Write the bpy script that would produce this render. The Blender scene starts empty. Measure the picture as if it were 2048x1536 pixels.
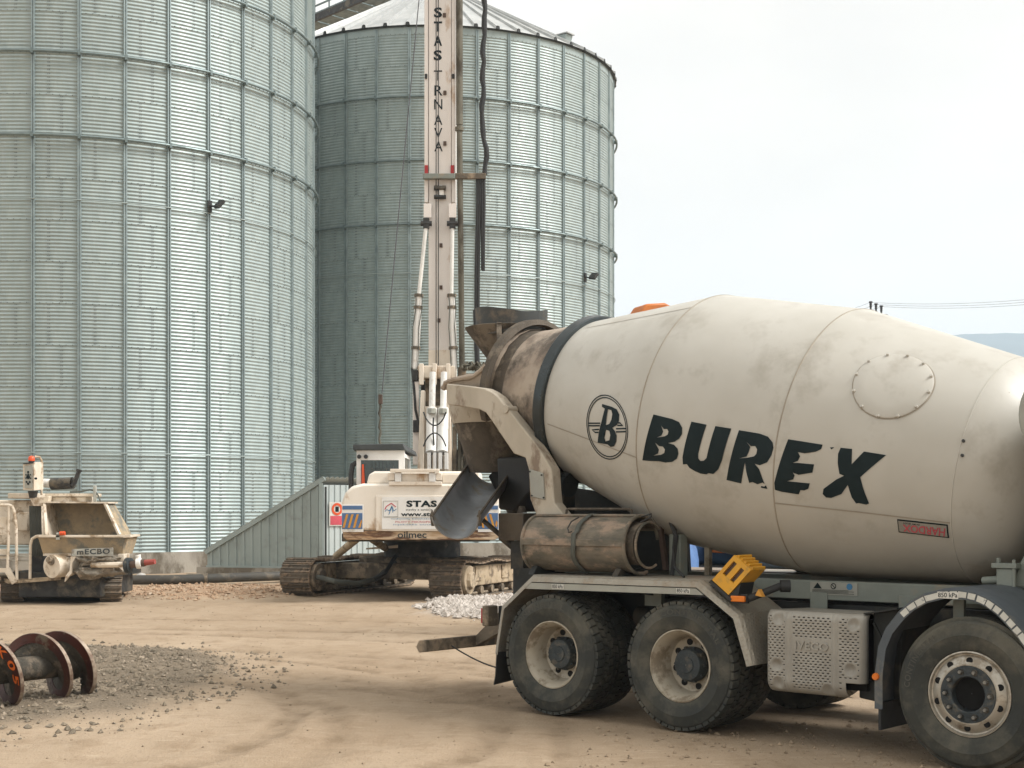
import bpy, bmesh, math, random, json
from mathutils import Vector, Matrix, noise
from mathutils.geometry import tessellate_polygon
PI = math.pi
R_ = math.radians
random.seed(11)
SC = bpy.context.scene
COL = SC.collection

# ------------------------------------------------------------------ camera
CAM_H = 1.83
FPX = 2844.4          # focal length in photo pixels (50 mm on 36 mm, 2048 px wide)
HOR = 1020.0          # horizon row in the photo
cam_d = bpy.data.cameras.new('camera')
cam_d.lens = 50.0
cam_d.sensor_width = 36.0
cam_d.shift_y = (HOR - 768.0) / 2048.0
cam_d.clip_start = 0.1
cam_d.clip_end = 30000.0
cam_o = bpy.data.objects.new('camera', cam_d)
COL.objects.link(cam_o)
cam_o.location = (0, 0, CAM_H)
cam_o.rotation_euler = (PI / 2, 0, 0)
SC.camera = cam_o

# ------------------------------------------------------------------ sky and sun
SUN_EL, SUN_AZ = R_(46), R_(100)      # azimuth clockwise from +Y (view direction)
world = bpy.data.worlds.new('World')
SC.world = world
world.use_nodes = True
wn, wl = world.node_tree.nodes, world.node_tree.links
wn.clear()
w_out = wn.new('ShaderNodeOutputWorld')
w_bg = wn.new('ShaderNodeBackground')
w_bg.inputs['Strength'].default_value = 0.10
w_sky = wn.new('ShaderNodeTexSky')
w_sky.sky_type = 'NISHITA'
w_sky.sun_disc = False
w_sky.sun_elevation = SUN_EL
w_sky.sun_rotation = SUN_AZ
w_tc = wn.new('ShaderNodeTexCoord')
w_map = wn.new('ShaderNodeMapping')
w_map.inputs['Scale'].default_value = (1.0, 1.0, 2.2)
w_map.inputs['Location'].default_value = (3.2, 0.4, 0.1)
w_noi = wn.new('ShaderNodeTexNoise')
w_noi.inputs['Scale'].default_value = 1.7
w_noi.inputs['Detail'].default_value = 5.0
w_noi.inputs['Roughness'].default_value = 0.5
w_rmp = wn.new('ShaderNodeValToRGB')
w_rmp.color_ramp.elements[0].position = 0.30
w_rmp.color_ramp.elements[0].color = (0.80, 0.80, 0.80, 1)
w_rmp.color_ramp.elements[1].position = 0.52
w_rmp.color_ramp.elements[1].color = (1, 1, 1, 1)
w_mix = wn.new('ShaderNodeMix')
w_mix.data_type = 'RGBA'
w_cl = wn.new('ShaderNodeTexNoise')
w_cl.inputs['Scale'].default_value = 3.1
w_cl.inputs['Detail'].default_value = 6.0
w_cr = wn.new('ShaderNodeValToRGB')
w_cr.color_ramp.elements[0].position = 0.34
w_cr.color_ramp.elements[0].color = (0.93, 0.89, 0.825, 1)
w_cr.color_ramp.elements[1].position = 0.66
w_cr.color_ramp.elements[1].color = (1.0, 0.955, 0.88, 1)
w_cm = wn.new('ShaderNodeVectorMath')
w_cm.operation = 'SCALE'
w_cm.inputs['Scale'].default_value = 11.3
wl.new(w_tc.outputs['Generated'], w_map.inputs['Vector'])
wl.new(w_map.outputs['Vector'], w_noi.inputs['Vector'])
wl.new(w_noi.outputs['Fac'], w_rmp.inputs['Fac'])
wl.new(w_rmp.outputs['Color'], w_mix.inputs['Factor'])
wl.new(w_sky.outputs['Color'], w_mix.inputs['A'])
wl.new(w_map.outputs['Vector'], w_cl.inputs['Vector'])
wl.new(w_cl.outputs['Fac'], w_cr.inputs['Fac'])
wl.new(w_cr.outputs['Color'], w_cm.inputs[0])
wl.new(w_cm.outputs['Vector'], w_mix.inputs['B'])
wl.new(w_mix.outputs['Result'], w_bg.inputs['Color'])
wl.new(w_bg.outputs['Background'], w_out.inputs['Surface'])

sun_d = bpy.data.lights.new('sun', 'SUN')
sun_d.energy = 4.8
sun_d.angle = R_(24)
sun_d.color = (1.0, 0.975, 0.94)
sun_o = bpy.data.objects.new('sun', sun_d)
COL.objects.link(sun_o)
_sd = Vector((math.sin(SUN_AZ) * math.cos(SUN_EL), math.cos(SUN_AZ) * math.cos(SUN_EL), math.sin(SUN_EL)))
sun_o.rotation_euler = (-_sd).to_track_quat('-Z', 'Y').to_euler()
sun_o.location = (20, -10, 40)
SC.view_settings.view_transform = 'Standard'
SC.view_settings.look = 'None'
SC.view_settings.gamma = 1.0
SC.view_settings.exposure = 0.04
SC.view_settings.use_curve_mapping = False
try:
    SC.cycles.use_denoising = True
    SC.cycles.max_bounces = 5
    SC.cycles.diffuse_bounces = 2
    SC.cycles.glossy_bounces = 2
    SC.cycles.volume_bounces = 3
    SC.cycles.caustics_reflective = False
    SC.cycles.caustics_refractive = False
    SC.cycles.use_adaptive_sampling = True
    SC.cycles.adaptive_threshold = 0.02
except Exception:
    pass

# ------------------------------------------------------------------ helpers
def at(x, y, Y):
    """photo pixel (2048 wide) seen at depth Y -> world point"""
    return Vector(((x - 1024.0) / FPX * Y, Y, CAM_H + (HOR - y) / FPX * Y))

def tag(o, label=None, cat=None, group=None, kind=None):
    if label: o['label'] = label
    if cat: o['category'] = cat
    if group: o['group'] = group
    if kind: o['kind'] = kind
    return o

def empty(name, loc=(0, 0, 0), rz=0.0, label=None, cat=None, group=None):
    o = bpy.data.objects.new(name, None)
    o.empty_display_size = 0.2
    COL.objects.link(o)
    o.location = loc
    o.rotation_euler = (0, 0, rz)
    return tag(o, label, cat, group)

def finish(me, smooth, angle):
    if smooth:
        me.polygons.foreach_set('use_smooth', [True] * len(me.polygons))
        try:
            me.set_sharp_from_angle(angle=R_(angle))
        except Exception:
            pass
    me.update()

class MB:
    def __init__(s):
        s.v = []
        s.f = []
    def add(s, vs, fs):
        b = len(s.v)
        s.v += [tuple(p) for p in vs]
        s.f += [[i + b for i in f] for f in fs]
        return s
    def box(s, x0, x1, y0, y1, z0, z1):
        return s.add([(x0, y0, z0), (x1, y0, z0), (x1, y1, z0), (x0, y1, z0), (x0, y0, z1), (x1, y0, z1), (x1, y1, z1), (x0, y1, z1)],
                     [[0, 3, 2, 1], [4, 5, 6, 7], [0, 1, 5, 4], [1, 2, 6, 5], [2, 3, 7, 6], [3, 0, 4, 7]])
    def hexa(s, bot, top):
        return s.add(list(bot) + list(top), [[0, 3, 2, 1], [4, 5, 6, 7], [0, 1, 5, 4], [1, 2, 6, 5], [2, 3, 7, 6], [3, 0, 4, 7]])
    def beam(s, p0, p1, w, h, up=(0, 0, 1)):
        p0, p1 = Vector(p0), Vector(p1)
        d = (p1 - p0).normalized()
        a = d.cross(Vector(up))
        if a.length < 1e-4: a = d.cross(Vector((1, 0, 0)))
        a = a.normalized() * (w / 2)
        b = a.cross(d).normalized() * (h / 2)
        return s.hexa([p0 - a - b, p0 + a - b, p0 + a + b, p0 - a + b], [p1 - a - b, p1 + a - b, p1 + a + b, p1 - a + b])
    def prism(s, poly, a0, a1, fn):
        """poly: 2-D outline, extruded from a0 to a1; fn(u, v, a) -> point"""
        n = len(poly)
        vs = [fn(u, v, a0) for u, v in poly] + [fn(u, v, a1) for u, v in poly]
        return s.add(vs, [list(range(n))[::-1], [n + i for i in range(n)]] + [[i, (i + 1) % n, n + (i + 1) % n, n + i] for i in range(n)])
    def prism_y(s, poly, y0, y1):
        return s.prism(poly, y0, y1, lambda u, v, a: (u, a, v))
    def prism_x(s, poly, x0, x1):
        return s.prism(poly, x0, x1, lambda u, v, a: (a, u, v))
    def prism_z(s, poly, z0, z1):
        return s.prism(poly, z0, z1, lambda u, v, a: (u, v, a))
    def cyl(s, p0, p1, r0, r1=None, n=16, cap=True):
        if r1 is None: r1 = r0
        p0, p1 = Vector(p0), Vector(p1)
        d = (p1 - p0).normalized()
        a = d.cross(Vector((0, 0, 1)))
        if a.length < 1e-4: a = d.cross(Vector((1, 0, 0)))
        a.normalize()
        b = d.cross(a)
        vs = []
        for p, r in ((p0, r0), (p1, r1)):
            for i in range(n):
                q = 2 * PI * i / n
                vs.append(p + a * (r * math.cos(q)) + b * (r * math.sin(q)))
        fs = [[i, (i + 1) % n, n + (i + 1) % n, n + i] for i in range(n)]
        if cap: fs += [list(range(n))[::-1], [n + i for i in range(n)]]
        return s.add(vs, fs)
    def tube(s, pts, r, n=8, cap=True):
        pts = [Vector(p) for p in pts]
        vs, fs = [], []
        prev = None
        for i, p in enumerate(pts):
            d = (pts[min(i + 1, len(pts) - 1)] - pts[max(i - 1, 0)]).normalized()
            if prev is None:
                a = d.cross(Vector((0, 0, 1)))
                if a.length < 1e-3: a = d.cross(Vector((1, 0, 0)))
            else:
                a = prev - d * prev.dot(d)
            a.normalize()
            prev = a
            b = d.cross(a)
            rr = r[i] if isinstance(r, (list, tuple)) else r
            vs += [p + a * (rr * math.cos(2 * PI * k / n)) + b * (rr * math.sin(2 * PI * k / n)) for k in range(n)]
        for i in range(len(pts) - 1):
            for k in range(n):
                k2 = (k + 1) % n
                fs.append([i * n + k, i * n + k2, (i + 1) * n + k2, (i + 1) * n + k])
        if cap:
            fs.append(list(range(n))[::-1])
            fs.append([(len(pts) - 1) * n + k for k in range(n)])
        return s.add(vs, fs)
    def lathe(s, prof, fn, n=48, a0=0.0, a1=2 * PI, closed=False):
        """prof: list of (r, h); fn(r, h, angle) -> point"""
        full = abs(a1 - a0 - 2 * PI) < 1e-6
        m = n if full else n + 1
        vs = []
        for r, hh in prof:
            for i in range(m):
                vs.append(fn(r, hh, a0 + (a1 - a0) * i / n))
        fs = []
        L = len(prof)
        for j in range(L if closed else L - 1):
            j2 = (j + 1) % L
            for i in range(n):
                i2 = (i + 1) % m
                fs.append([j * m + i, j * m + i2, j2 * m + i2, j2 * m + i])
        return s.add(vs, fs)
    def mesh(s, name, smooth=True, angle=35, recalc=True):
        me = bpy.data.meshes.new(name)
        me.from_pydata(s.v, [], s.f)
        if recalc:
            bm = bmesh.new()
            bm.from_mesh(me)
            bmesh.ops.recalc_face_normals(bm, faces=bm.faces)
            bm.to_mesh(me)
            bm.free()
        finish(me, smooth, angle)
        return me
    def build(s, name, m, parent=None, smooth=True, angle=35, bevel=0.0, label=None, cat=None, group=None, kind=None, recalc=True):
        me = s.mesh(name, smooth, angle, recalc)
        return place(me, name, m, parent, bevel, label, cat, group, kind)

def place(me, name, m, parent=None, bevel=0.0, label=None, cat=None, group=None, kind=None):
    o = bpy.data.objects.new(name, me)
    if m and not me.materials: me.materials.append(m)
    COL.objects.link(o)
    o.parent = parent
    if bevel:
        b = o.modifiers.new('bevel', 'BEVEL')
        b.width = bevel
        b.segments = 2
        b.limit_method = 'ANGLE'
        b.angle_limit = R_(40)
    return tag(o, label, cat, group, kind)

def dup(o, parent=None, loc=None, rot=None, scale=None, deep=True):
    c = o.copy()
    COL.objects.link(c)
    c.parent = parent
    if loc is not None: c.location = loc
    if rot is not None: c.rotation_euler = rot
    if scale is not None: c.scale = scale
    if deep:
        for ch in [q for q in o.children]:
            dup(ch, c)
    return c

_tm = {}
def text_mesh(body, offset=0.0, shear=0.0, space=1.0):
    key = (body, offset, shear, space)
    if key in _tm: return _tm[key]
    c = bpy.data.curves.new('lettering', 'FONT')
    c.body = body
    c.size = 1.0
    c.offset = offset
    c.shear = shear
    c.space_character = space
    c.resolution_u = 3
    o = bpy.data.objects.new('lettering', c)
    COL.objects.link(o)
    bpy.context.view_layer.update()
    me = bpy.data.meshes.new_from_object(o)
    vs = [(p.co.x, p.co.y) for p in me.vertices]
    fs = [list(p.vertices) for p in me.polygons]
    bpy.data.objects.remove(o)
    bpy.data.curves.remove(c)
    bpy.data.meshes.remove(me)
    x0, x1 = min(p[0] for p in vs), max(p[0] for p in vs)
    y0, y1 = min(p[1] for p in vs), max(p[1] for p in vs)
    vs = [((x - x0) / (x1 - x0), (y - y0) / (y1 - y0)) for x, y in vs]
    _tm[key] = (vs, fs)
    return vs, fs

def text_on(name, body, fn, m, parent, offset=0.0, shear=0.0, space=1.0, **k):
    vs, fs = text_mesh(body, offset, shear, space)
    b = MB()
    b.add([fn(u, v) for u, v in vs], fs)
    return b.build(name, m, parent, smooth=False, recalc=False, **k)

def flat(o, U, V):
    o, U, V = Vector(o), Vector(U), Vector(V)
    return lambda u, v: o + U * u + V * v

# ------------------------------------------------------------------ materials
def _lin(c):
    return tuple((x / 12.92 if x <= 0.04045 else ((x + 0.055) / 1.055) ** 2.4) for x in c)

def mat(name, col, col2=None, rough=0.6, metal=0.0, scale=4.0, dirt=None, damt=0.3, dscale=2.0, bump=0.0, bscale=60.0,
        stretch=(1, 1, 1), spec=0.4, objvar=0.0, dsoft=0.055, rvar=0.12, speck=None):
    m = bpy.data.materials.new(name)
    m.use_nodes = True
    N, L = m.node_tree.nodes, m.node_tree.links
    N.clear()
    out = N.new('ShaderNodeOutputMaterial')
    bs = N.new('ShaderNodeBsdfPrincipled')
    L.new(bs.outputs['BSDF'], out.inputs['Surface'])
    bs.inputs['Metallic'].default_value = metal
    bs.inputs['Specular IOR Level'].default_value = spec
    tc = N.new('ShaderNodeTexCoord')
    mp = N.new('ShaderNodeMapping')
    mp.inputs['Scale'].default_value = stretch
    L.new(tc.outputs['Object'], mp.inputs['Vector'])
    def noi(sc, det=4.0, ro=0.6):
        n = N.new('ShaderNodeTexNoise')
        n.inputs['Scale'].default_value = sc
        n.inputs['Detail'].default_value = det
        n.inputs['Roughness'].default_value = ro
        L.new(mp.outputs['Vector'], n.inputs['Vector'])
        return n.outputs['Fac']
    def ramp(src, p0, p1):
        r = N.new('ShaderNodeMapRange')
        r.inputs['From Min'].default_value = p0
        r.inputs['From Max'].default_value = p1
        r.clamp = True
        L.new(src, r.inputs['Value'])
        return r.outputs['Result']
    def mixc(fac, A, B):
        x = N.new('ShaderNodeMix')
        x.data_type = 'RGBA'
        L.new(fac, x.inputs['Factor'])
        for s, val in (('A', A), ('B', B)):
            if isinstance(val, tuple): x.inputs[s].default_value = (*val[:3], 1)
            else: L.new(val, x.inputs[s])
        return x.outputs['Result']
    if col2 is None:
        col2 = tuple(c * 0.82 for c in col)
    n1 = noi(scale)
    c = mixc(ramp(n1, 0.38, 0.62), tuple(col), tuple(col2))
    if dirt is not None:
        n2 = noi(dscale, 5.0, 0.68)
        th = 0.5 + (0.5 - damt) * 0.36
        c = mixc(ramp(n2, th - dsoft, th + dsoft), c, tuple(dirt))
    if speck is not None:
        n4 = noi(speck[1], 3.0, 0.7)
        c = mixc(ramp(n4, speck[2], speck[2] + 0.03), c, tuple(speck[0]))
    if objvar:
        oi = N.new('ShaderNodeObjectInfo')
        hsv = N.new('ShaderNodeHueSaturation')
        r = N.new('ShaderNodeMapRange')
        r.inputs['To Min'].default_value = 1 - objvar
        r.inputs['To Max'].default_value = 1 + objvar
        L.new(oi.outputs['Random'], r.inputs['Value'])
        L.new(r.outputs['Result'], hsv.inputs['Value'])
        L.new(c, hsv.inputs['Color'])
        c = hsv.outputs['Color']
    L.new(c, bs.inputs['Base Color'])
    rr = N.new('ShaderNodeMapRange')
    rr.inputs['From Min'].default_value = 0.3
    rr.inputs['From Max'].default_value = 0.7
    rr.inputs['To Min'].default_value = max(0.03, rough - rvar)
    rr.inputs['To Max'].default_value = min(1.0, rough + rvar)
    L.new(n1, rr.inputs['Value'])
    L.new(rr.outputs['Result'], bs.inputs['Roughness'])
    if bump:
        b = N.new('ShaderNodeBump')
        b.inputs['Strength'].default_value = bump
        b.inputs['Distance'].default_value = 0.02
        L.new(noi(bscale, 2.0), b.inputs['Height'])
        L.new(b.outputs['Normal'], bs.inputs['Normal'])
    return m

M = {}
M['galv'] = mat('galvanised_sheet', (0.355, 0.418, 0.41), (0.315, 0.378, 0.371), 0.48, 0.22, 1.3, dirt=(0.30, 0.36, 0.355), damt=0.35, dscale=1.6, stretch=(1, 1, 0.25), objvar=0.035, spec=0.5)
M['galv_rib'] = mat('galvanised_stiffener', (0.32, 0.385, 0.385), (0.25, 0.305, 0.31), 0.42, 0.55, 2.0, objvar=0.1)
M['galv_ring'] = mat('galvanised_ring', (0.20, 0.25, 0.25), (0.15, 0.19, 0.19), 0.5, 0.5, 3.0)
M['bolt'] = mat('zinc_bolt', (0.16, 0.17, 0.17), None, 0.5, 0.6)
M['roof'] = mat('roof_sheet', (0.50, 0.51, 0.50), (0.40, 0.415, 0.41), 0.5, 0.25, 1.2, objvar=0.07)
M['dark_trim'] = mat('dark_trim', (0.05, 0.055, 0.055), None, 0.6)
M['concrete'] = mat('weathered_concrete', (0.36, 0.33, 0.28), (0.27, 0.245, 0.205), 0.9, 0, 1.6, dirt=(0.15, 0.13, 0.10), damt=0.4, dscale=1.2, bump=0.4, bscale=30, stretch=(1, 1, 0.6))
M['clad_green'] = mat('grey_green_cladding', (0.315, 0.365, 0.35), (0.285, 0.335, 0.32), 0.5, 0.15, 1.0, dirt=(0.26, 0.29, 0.27), damt=0.2)
M['clad_white'] = mat('light_cladding', (0.52, 0.58, 0.575), (0.45, 0.51, 0.51), 0.45, 0.15, 1.0)
M['cream'] = mat('cream_rig_paint', (0.80, 0.72, 0.61), (0.72, 0.63, 0.52), 0.5, 0, 2.5, dirt=(0.42, 0.27, 0.15), damt=0.20, dscale=2.6, stretch=(1, 1, 0.4), bump=0.05)
M['cream_clean'] = mat('cream_panel_paint', (0.83, 0.77, 0.68), (0.77, 0.70, 0.60), 0.45, 0, 1.5, dirt=(0.50, 0.36, 0.24), damt=0.10, dscale=2.2, stretch=(1, 1, 0.5))
M['rusty'] = mat('rust_streaked_paint', (0.66, 0.53, 0.38), (0.44, 0.28, 0.15), 0.7, 0, 3.0, dirt=(0.15, 0.08, 0.045), damt=0.42, dscale=3.5, stretch=(0.5, 0.5, 3.0), bump=0.2)
M['mast'] = mat('pinkish_white_mast_paint', (0.82, 0.775, 0.735), (0.76, 0.71, 0.665), 0.45, 0, 1.2, dirt=(0.48, 0.33, 0.21), damt=0.12, dscale=1.6, stretch=(1, 1, 0.35))
M['white_rod'] = mat('white_cylinder_paint', (0.83, 0.82, 0.78), None, 0.3, 0, 3.0, dirt=(0.5, 0.45, 0.38), damt=0.1)
M['muddy'] = mat('muddy_steel', (0.16, 0.13, 0.095), (0.10, 0.085, 0.065), 0.85, 0, 4.0, dirt=(0.30, 0.235, 0.165), damt=0.42, dscale=3.0, bump=0.4)
M['shoe'] = mat('track_shoe_steel', (0.18, 0.15, 0.115), (0.11, 0.095, 0.075), 0.7, 0.25, 5.0, dirt=(0.32, 0.24, 0.17), damt=0.36, dscale=4.0, bump=0.3, objvar=0.2)
M['track_side'] = mat('muddy_cream_track_frame', (0.50, 0.40, 0.28), (0.38, 0.30, 0.2), 0.8, 0, 3.0, dirt=(0.17, 0.13, 0.09), damt=0.36, dscale=4.0, bump=0.3)
M['black'] = mat('black_rubber', (0.018, 0.019, 0.02), (0.03, 0.03, 0.03), 0.6, 0, 8.0)
M['dark_steel'] = mat('dark_steel', (0.05, 0.05, 0.048), (0.035, 0.035, 0.035), 0.55, 0.3, 6.0, dirt=(0.14, 0.12, 0.09), damt=0.25)
M['glass'] = mat('dark_cab_glass', (0.03, 0.05, 0.05), (0.05, 0.075, 0.075), 0.08, 0, 2.0, spec=0.7)
M['hose_olive'] = mat('muddy_pipe', (0.16, 0.15, 0.115), (0.10, 0.09, 0.065), 0.7, 0, 3.0, dirt=(0.055, 0.045, 0.03), damt=0.36, dscale=2.5, stretch=(1, 1, 0.4), bump=0.2)
M['red'] = mat('red_lens', (0.42, 0.03, 0.03), None, 0.3)
M['red_orange'] = mat('orange_red_plastic', (0.72, 0.10, 0.03), None, 0.35)
M['amber'] = mat('amber_lens', (0.75, 0.20, 0.02), (0.65, 0.16, 0.02), 0.25)
M['white'] = mat('white_paint', (0.80, 0.79, 0.76), (0.76, 0.74, 0.70), 0.45, 0, 2.0, dirt=(0.55, 0.5, 0.42), damt=0.1)
M['ink'] = mat('dark_lettering', (0.006, 0.016, 0.019), None, 0.65, spec=0.25)
M['ink_red'] = mat('red_print', (0.60, 0.09, 0.12), None, 0.5)
M['ink_blue'] = mat('blue_print', (0.06, 0.22, 0.42), None, 0.5)
M['panel_blue'] = mat('blue_reflector', (0.075, 0.15, 0.30), (0.09, 0.17, 0.32), 0.4, 0, 4.0, dirt=(0.25, 0.22, 0.18), damt=0.12, dscale=8)
M['stripe'] = mat('orange_stripe', (0.62, 0.30, 0.05), (0.55, 0.25, 0.04), 0.5, 0, 5.0)
M['pump'] = mat('cream_pump_paint', (0.74, 0.66, 0.55), (0.64, 0.55, 0.43), 0.6, 0, 3.0, dirt=(0.34, 0.25, 0.16), damt=0.30, dscale=3.5, bump=0.15)
M['pump_dirty'] = mat('cement_caked_paint', (0.44, 0.34, 0.215), (0.33, 0.265, 0.18), 0.9, 0, 3.0, dirt=(0.21, 0.20, 0.165), damt=0.36, dscale=2.2, bump=0.5)
M['clods'] = mat('caked_concrete', (0.27, 0.23, 0.18), (0.13, 0.12, 0.095), 0.95, 0, 6.0, dirt=(0.47, 0.40, 0.32), damt=0.28, dscale=6, bump=0.8)
M['grey_board'] = mat('grey_plate', (0.44, 0.44, 0.39), (0.35, 0.35, 0.31), 0.7, 0, 4.0, dirt=(0.24, 0.21, 0.17), damt=0.35)
M['red_pipe'] = mat('worn_red_hose', (0.34, 0.07, 0.055), (0.27, 0.08, 0.06), 0.6, 0, 5.0)
M['brown'] = mat('brown_steel', (0.13, 0.085, 0.065), (0.09, 0.065, 0.05), 0.7, 0.2, 5.0)
M['auger_red'] = mat('red_brown_auger_paint', (0.075, 0.018, 0.010), (0.045, 0.014, 0.010), 0.55, 0, 4.0, dirt=(0.14, 0.11, 0.075), damt=0.2, dscale=5, bump=0.2)
M['auger_mud'] = mat('mud_coated_steel', (0.075, 0.064, 0.048), (0.042, 0.038, 0.030), 0.85, 0, 4.0, dirt=(0.14, 0.112, 0.082), damt=0.33, dscale=5, bump=0.6, bscale=35)
M['auger_edge'] = mat('worn_flight_edge', (0.38, 0.31, 0.24), (0.16, 0.10, 0.07), 0.6, 0.3, 9.0, bump=0.3)
M['spray'] = mat('orange_spray_paint', (0.80, 0.16, 0.02), None, 0.6)
M['drum'] = mat('dusty_cream_drum_paint', (0.50, 0.482, 0.432), (0.455, 0.436, 0.386), 0.50, 0, 1.4, dirt=(0.38, 0.355, 0.305), damt=0.17, dscale=2.4, bump=0.10, bscale=3.5, spec=0.45, speck=((0.27, 0.23, 0.18), 24.0, 0.735), dsoft=0.09)
M['seam'] = mat('weld_seam', (0.36, 0.32, 0.26), None, 0.6)
M['neck'] = mat('grimy_drum_neck', (0.40, 0.33, 0.26), (0.25, 0.195, 0.15), 0.7, 0, 2.5, dirt=(0.085, 0.068, 0.052), damt=0.45, dscale=2.4, bump=0.2, dsoft=0.09)
M['grime'] = mat('cement_grimed_steel', (0.105, 0.085, 0.063), (0.06, 0.05, 0.04), 0.75, 0.1, 3.0, dirt=(0.20, 0.165, 0.125), damt=0.30, dscale=3.0, bump=0.25)
M['chute'] = mat('blue_grey_chute_steel', (0.36, 0.38, 0.40), (0.27, 0.285, 0.30), 0.40, 0.5, 3.0, dirt=(0.27, 0.245, 0.20), damt=0.22, dscale=4.5, bump=0.1)
M['arm'] = mat('dusty_cream_frame_paint', (0.50, 0.445, 0.36), (0.42, 0.37, 0.295), 0.55, 0, 3.0, dirt=(0.22, 0.165, 0.12), damt=0.20, dscale=4.0, stretch=(1, 1, 0.5))
M['ring_steel'] = mat('roller_ring_steel', (0.055, 0.065, 0.068), (0.04, 0.048, 0.05), 0.32, 0.5, 4.0)
M['hopper'] = mat('dark_hopper_rubber', (0.045, 0.05, 0.05), (0.06, 0.06, 0.055), 0.6, 0, 4.0, dirt=(0.13, 0.105, 0.08), damt=0.3, dscale=4)
M['frame_grey'] = mat('grey_green_frame_paint', (0.24, 0.265, 0.235), (0.20, 0.22, 0.195), 0.5, 0, 3.0, dirt=(0.28, 0.245, 0.185), damt=0.25)
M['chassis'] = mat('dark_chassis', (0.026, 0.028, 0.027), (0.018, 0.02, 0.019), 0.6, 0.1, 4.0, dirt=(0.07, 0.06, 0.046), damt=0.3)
M['strip_grey'] = mat('pale_grey_strip', (0.36, 0.365, 0.32), (0.31, 0.31, 0.275), 0.5, 0, 3.0)
M['sticker'] = mat('white_sticker', (0.66, 0.65, 0.60), None, 0.5)
M['yellow'] = mat('yellow_plastic', (0.70, 0.36, 0.03), (0.62, 0.31, 0.03), 0.45, 0, 4.0, dirt=(0.40, 0.24, 0.06), damt=0.12, dscale=6)
M['muffler'] = mat('beige_muffler_cover', (0.34, 0.322, 0.282), (0.29, 0.273, 0.238), 0.5, 0.1, 3.0, dirt=(0.27, 0.25, 0.21), damt=0.25)
M['fender_blue'] = mat('blue_grey_plastic_fender', (0.085, 0.10, 0.112), (0.075, 0.088, 0.10), 0.5, 0, 3.0, dirt=(0.17, 0.16, 0.135), damt=0.2, bump=0.05)
M['reflect'] = mat('worn_white_tape', (0.60, 0.60, 0.55), (0.50, 0.50, 0.46), 0.4, 0, 6.0, dirt=(0.10, 0.115, 0.12), damt=0.12, dscale=14, dsoft=0.03)
M['tyre'] = mat('dusty_tyre_rubber', (0.030, 0.033, 0.030), (0.052, 0.053, 0.045), 0.8, 0, 3.0, dirt=(0.10, 0.094, 0.074), damt=0.36, dscale=3.2, bump=0.15, bscale=40, dsoft=0.09)
M['tyre_letter'] = mat('raised_rubber_letter', (0.085, 0.083, 0.07), None, 0.8)
M['rim_cream'] = mat('cream_rim_paint', (0.45, 0.405, 0.325), (0.36, 0.32, 0.25), 0.45, 0.1, 3.0, dirt=(0.22, 0.18, 0.13), damt=0.34, dscale=6)
M['alu'] = mat('polished_aluminium', (0.50, 0.47, 0.41), (0.40, 0.37, 0.315), 0.38, 0.6, 5.0, dirt=(0.26, 0.22, 0.17), damt=0.33, dscale=6)
M['nut'] = mat('steel_wheel_nut', (0.26, 0.25, 0.225), None, 0.45, 0.4)
M['hub'] = mat('slate_hub_paint', (0.05, 0.06, 0.065), (0.032, 0.04, 0.044), 0.6, 0.1, 6.0, dirt=(0.11, 0.10, 0.08), damt=0.3, dscale=9, bump=0.3)
M['hole'] = mat('deep_black', (0.006, 0.006, 0.006), None, 0.9)
M['roll'] = mat('cement_crusted_chute', (0.20, 0.17, 0.13), (0.105, 0.10, 0.08), 0.75, 0.1, 5.0, dirt=(0.31, 0.235, 0.175), damt=0.42, dscale=4.5, bump=0.4, bscale=30, stretch=(0.5, 1, 1))
M['strap'] = mat('grey_strap', (0.10, 0.105, 0.09), None, 0.8)
M['orange_arm'] = mat('orange_machine_paint', (0.55, 0.17, 0.035), (0.46, 0.14, 0.03), 0.5, 0, 3.0)
M['blue_tarp'] = mat('blue_sheet', (0.07, 0.16, 0.36), (0.06, 0.13, 0.30), 0.5, 0, 3.0)
M['navy'] = mat('navy_tank_paint', (0.03, 0.06, 0.10), (0.04, 0.075, 0.12), 0.4, 0, 3.0)
M['pipe_black'] = mat('dusty_black_pipe', (0.055, 0.052, 0.045), (0.08, 0.073, 0.06), 0.7, 0, 3.0, dirt=(0.16, 0.135, 0.10), damt=0.25)
M['stone_white'] = mat('pale_rubble', (0.54, 0.49, 0.44), (0.33, 0.29, 0.25), 0.95, 0, 9.0, bump=0.3)
M['stone_grey'] = mat('grey_gravel', (0.225, 0.182, 0.13), (0.12, 0.10, 0.073), 0.95, 0, 7.0, dirt=(0.38, 0.31, 0.235), damt=0.24, dscale=9)
M['stone_orange'] = mat('orange_clods', (0.41, 0.285, 0.185), (0.31, 0.20, 0.125), 0.95, 0, 4.0, dirt=(0.46, 0.37, 0.28), damt=0.25, dscale=5)
M['stone_sand'] = mat('sandy_pebbles', (0.35, 0.265, 0.18), (0.20, 0.15, 0.10), 0.95, 0, 6.0)
M['wood'] = mat('weathered_wood', (0.34, 0.24, 0.15), (0.25, 0.17, 0.10), 0.8, 0, 4.0, stretch=(1, 1, 0.2))
M['wire'] = mat('power_cable', (0.10, 0.10, 0.11), None, 0.6)
M['hill'] = mat('hazed_wooded_hill', (0.035, 0.075, 0.10), (0.08, 0.13, 0.15), 0.95, 0, 0.006)  # woods tinted bluish, some of the distance haze painted into the colour

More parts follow.
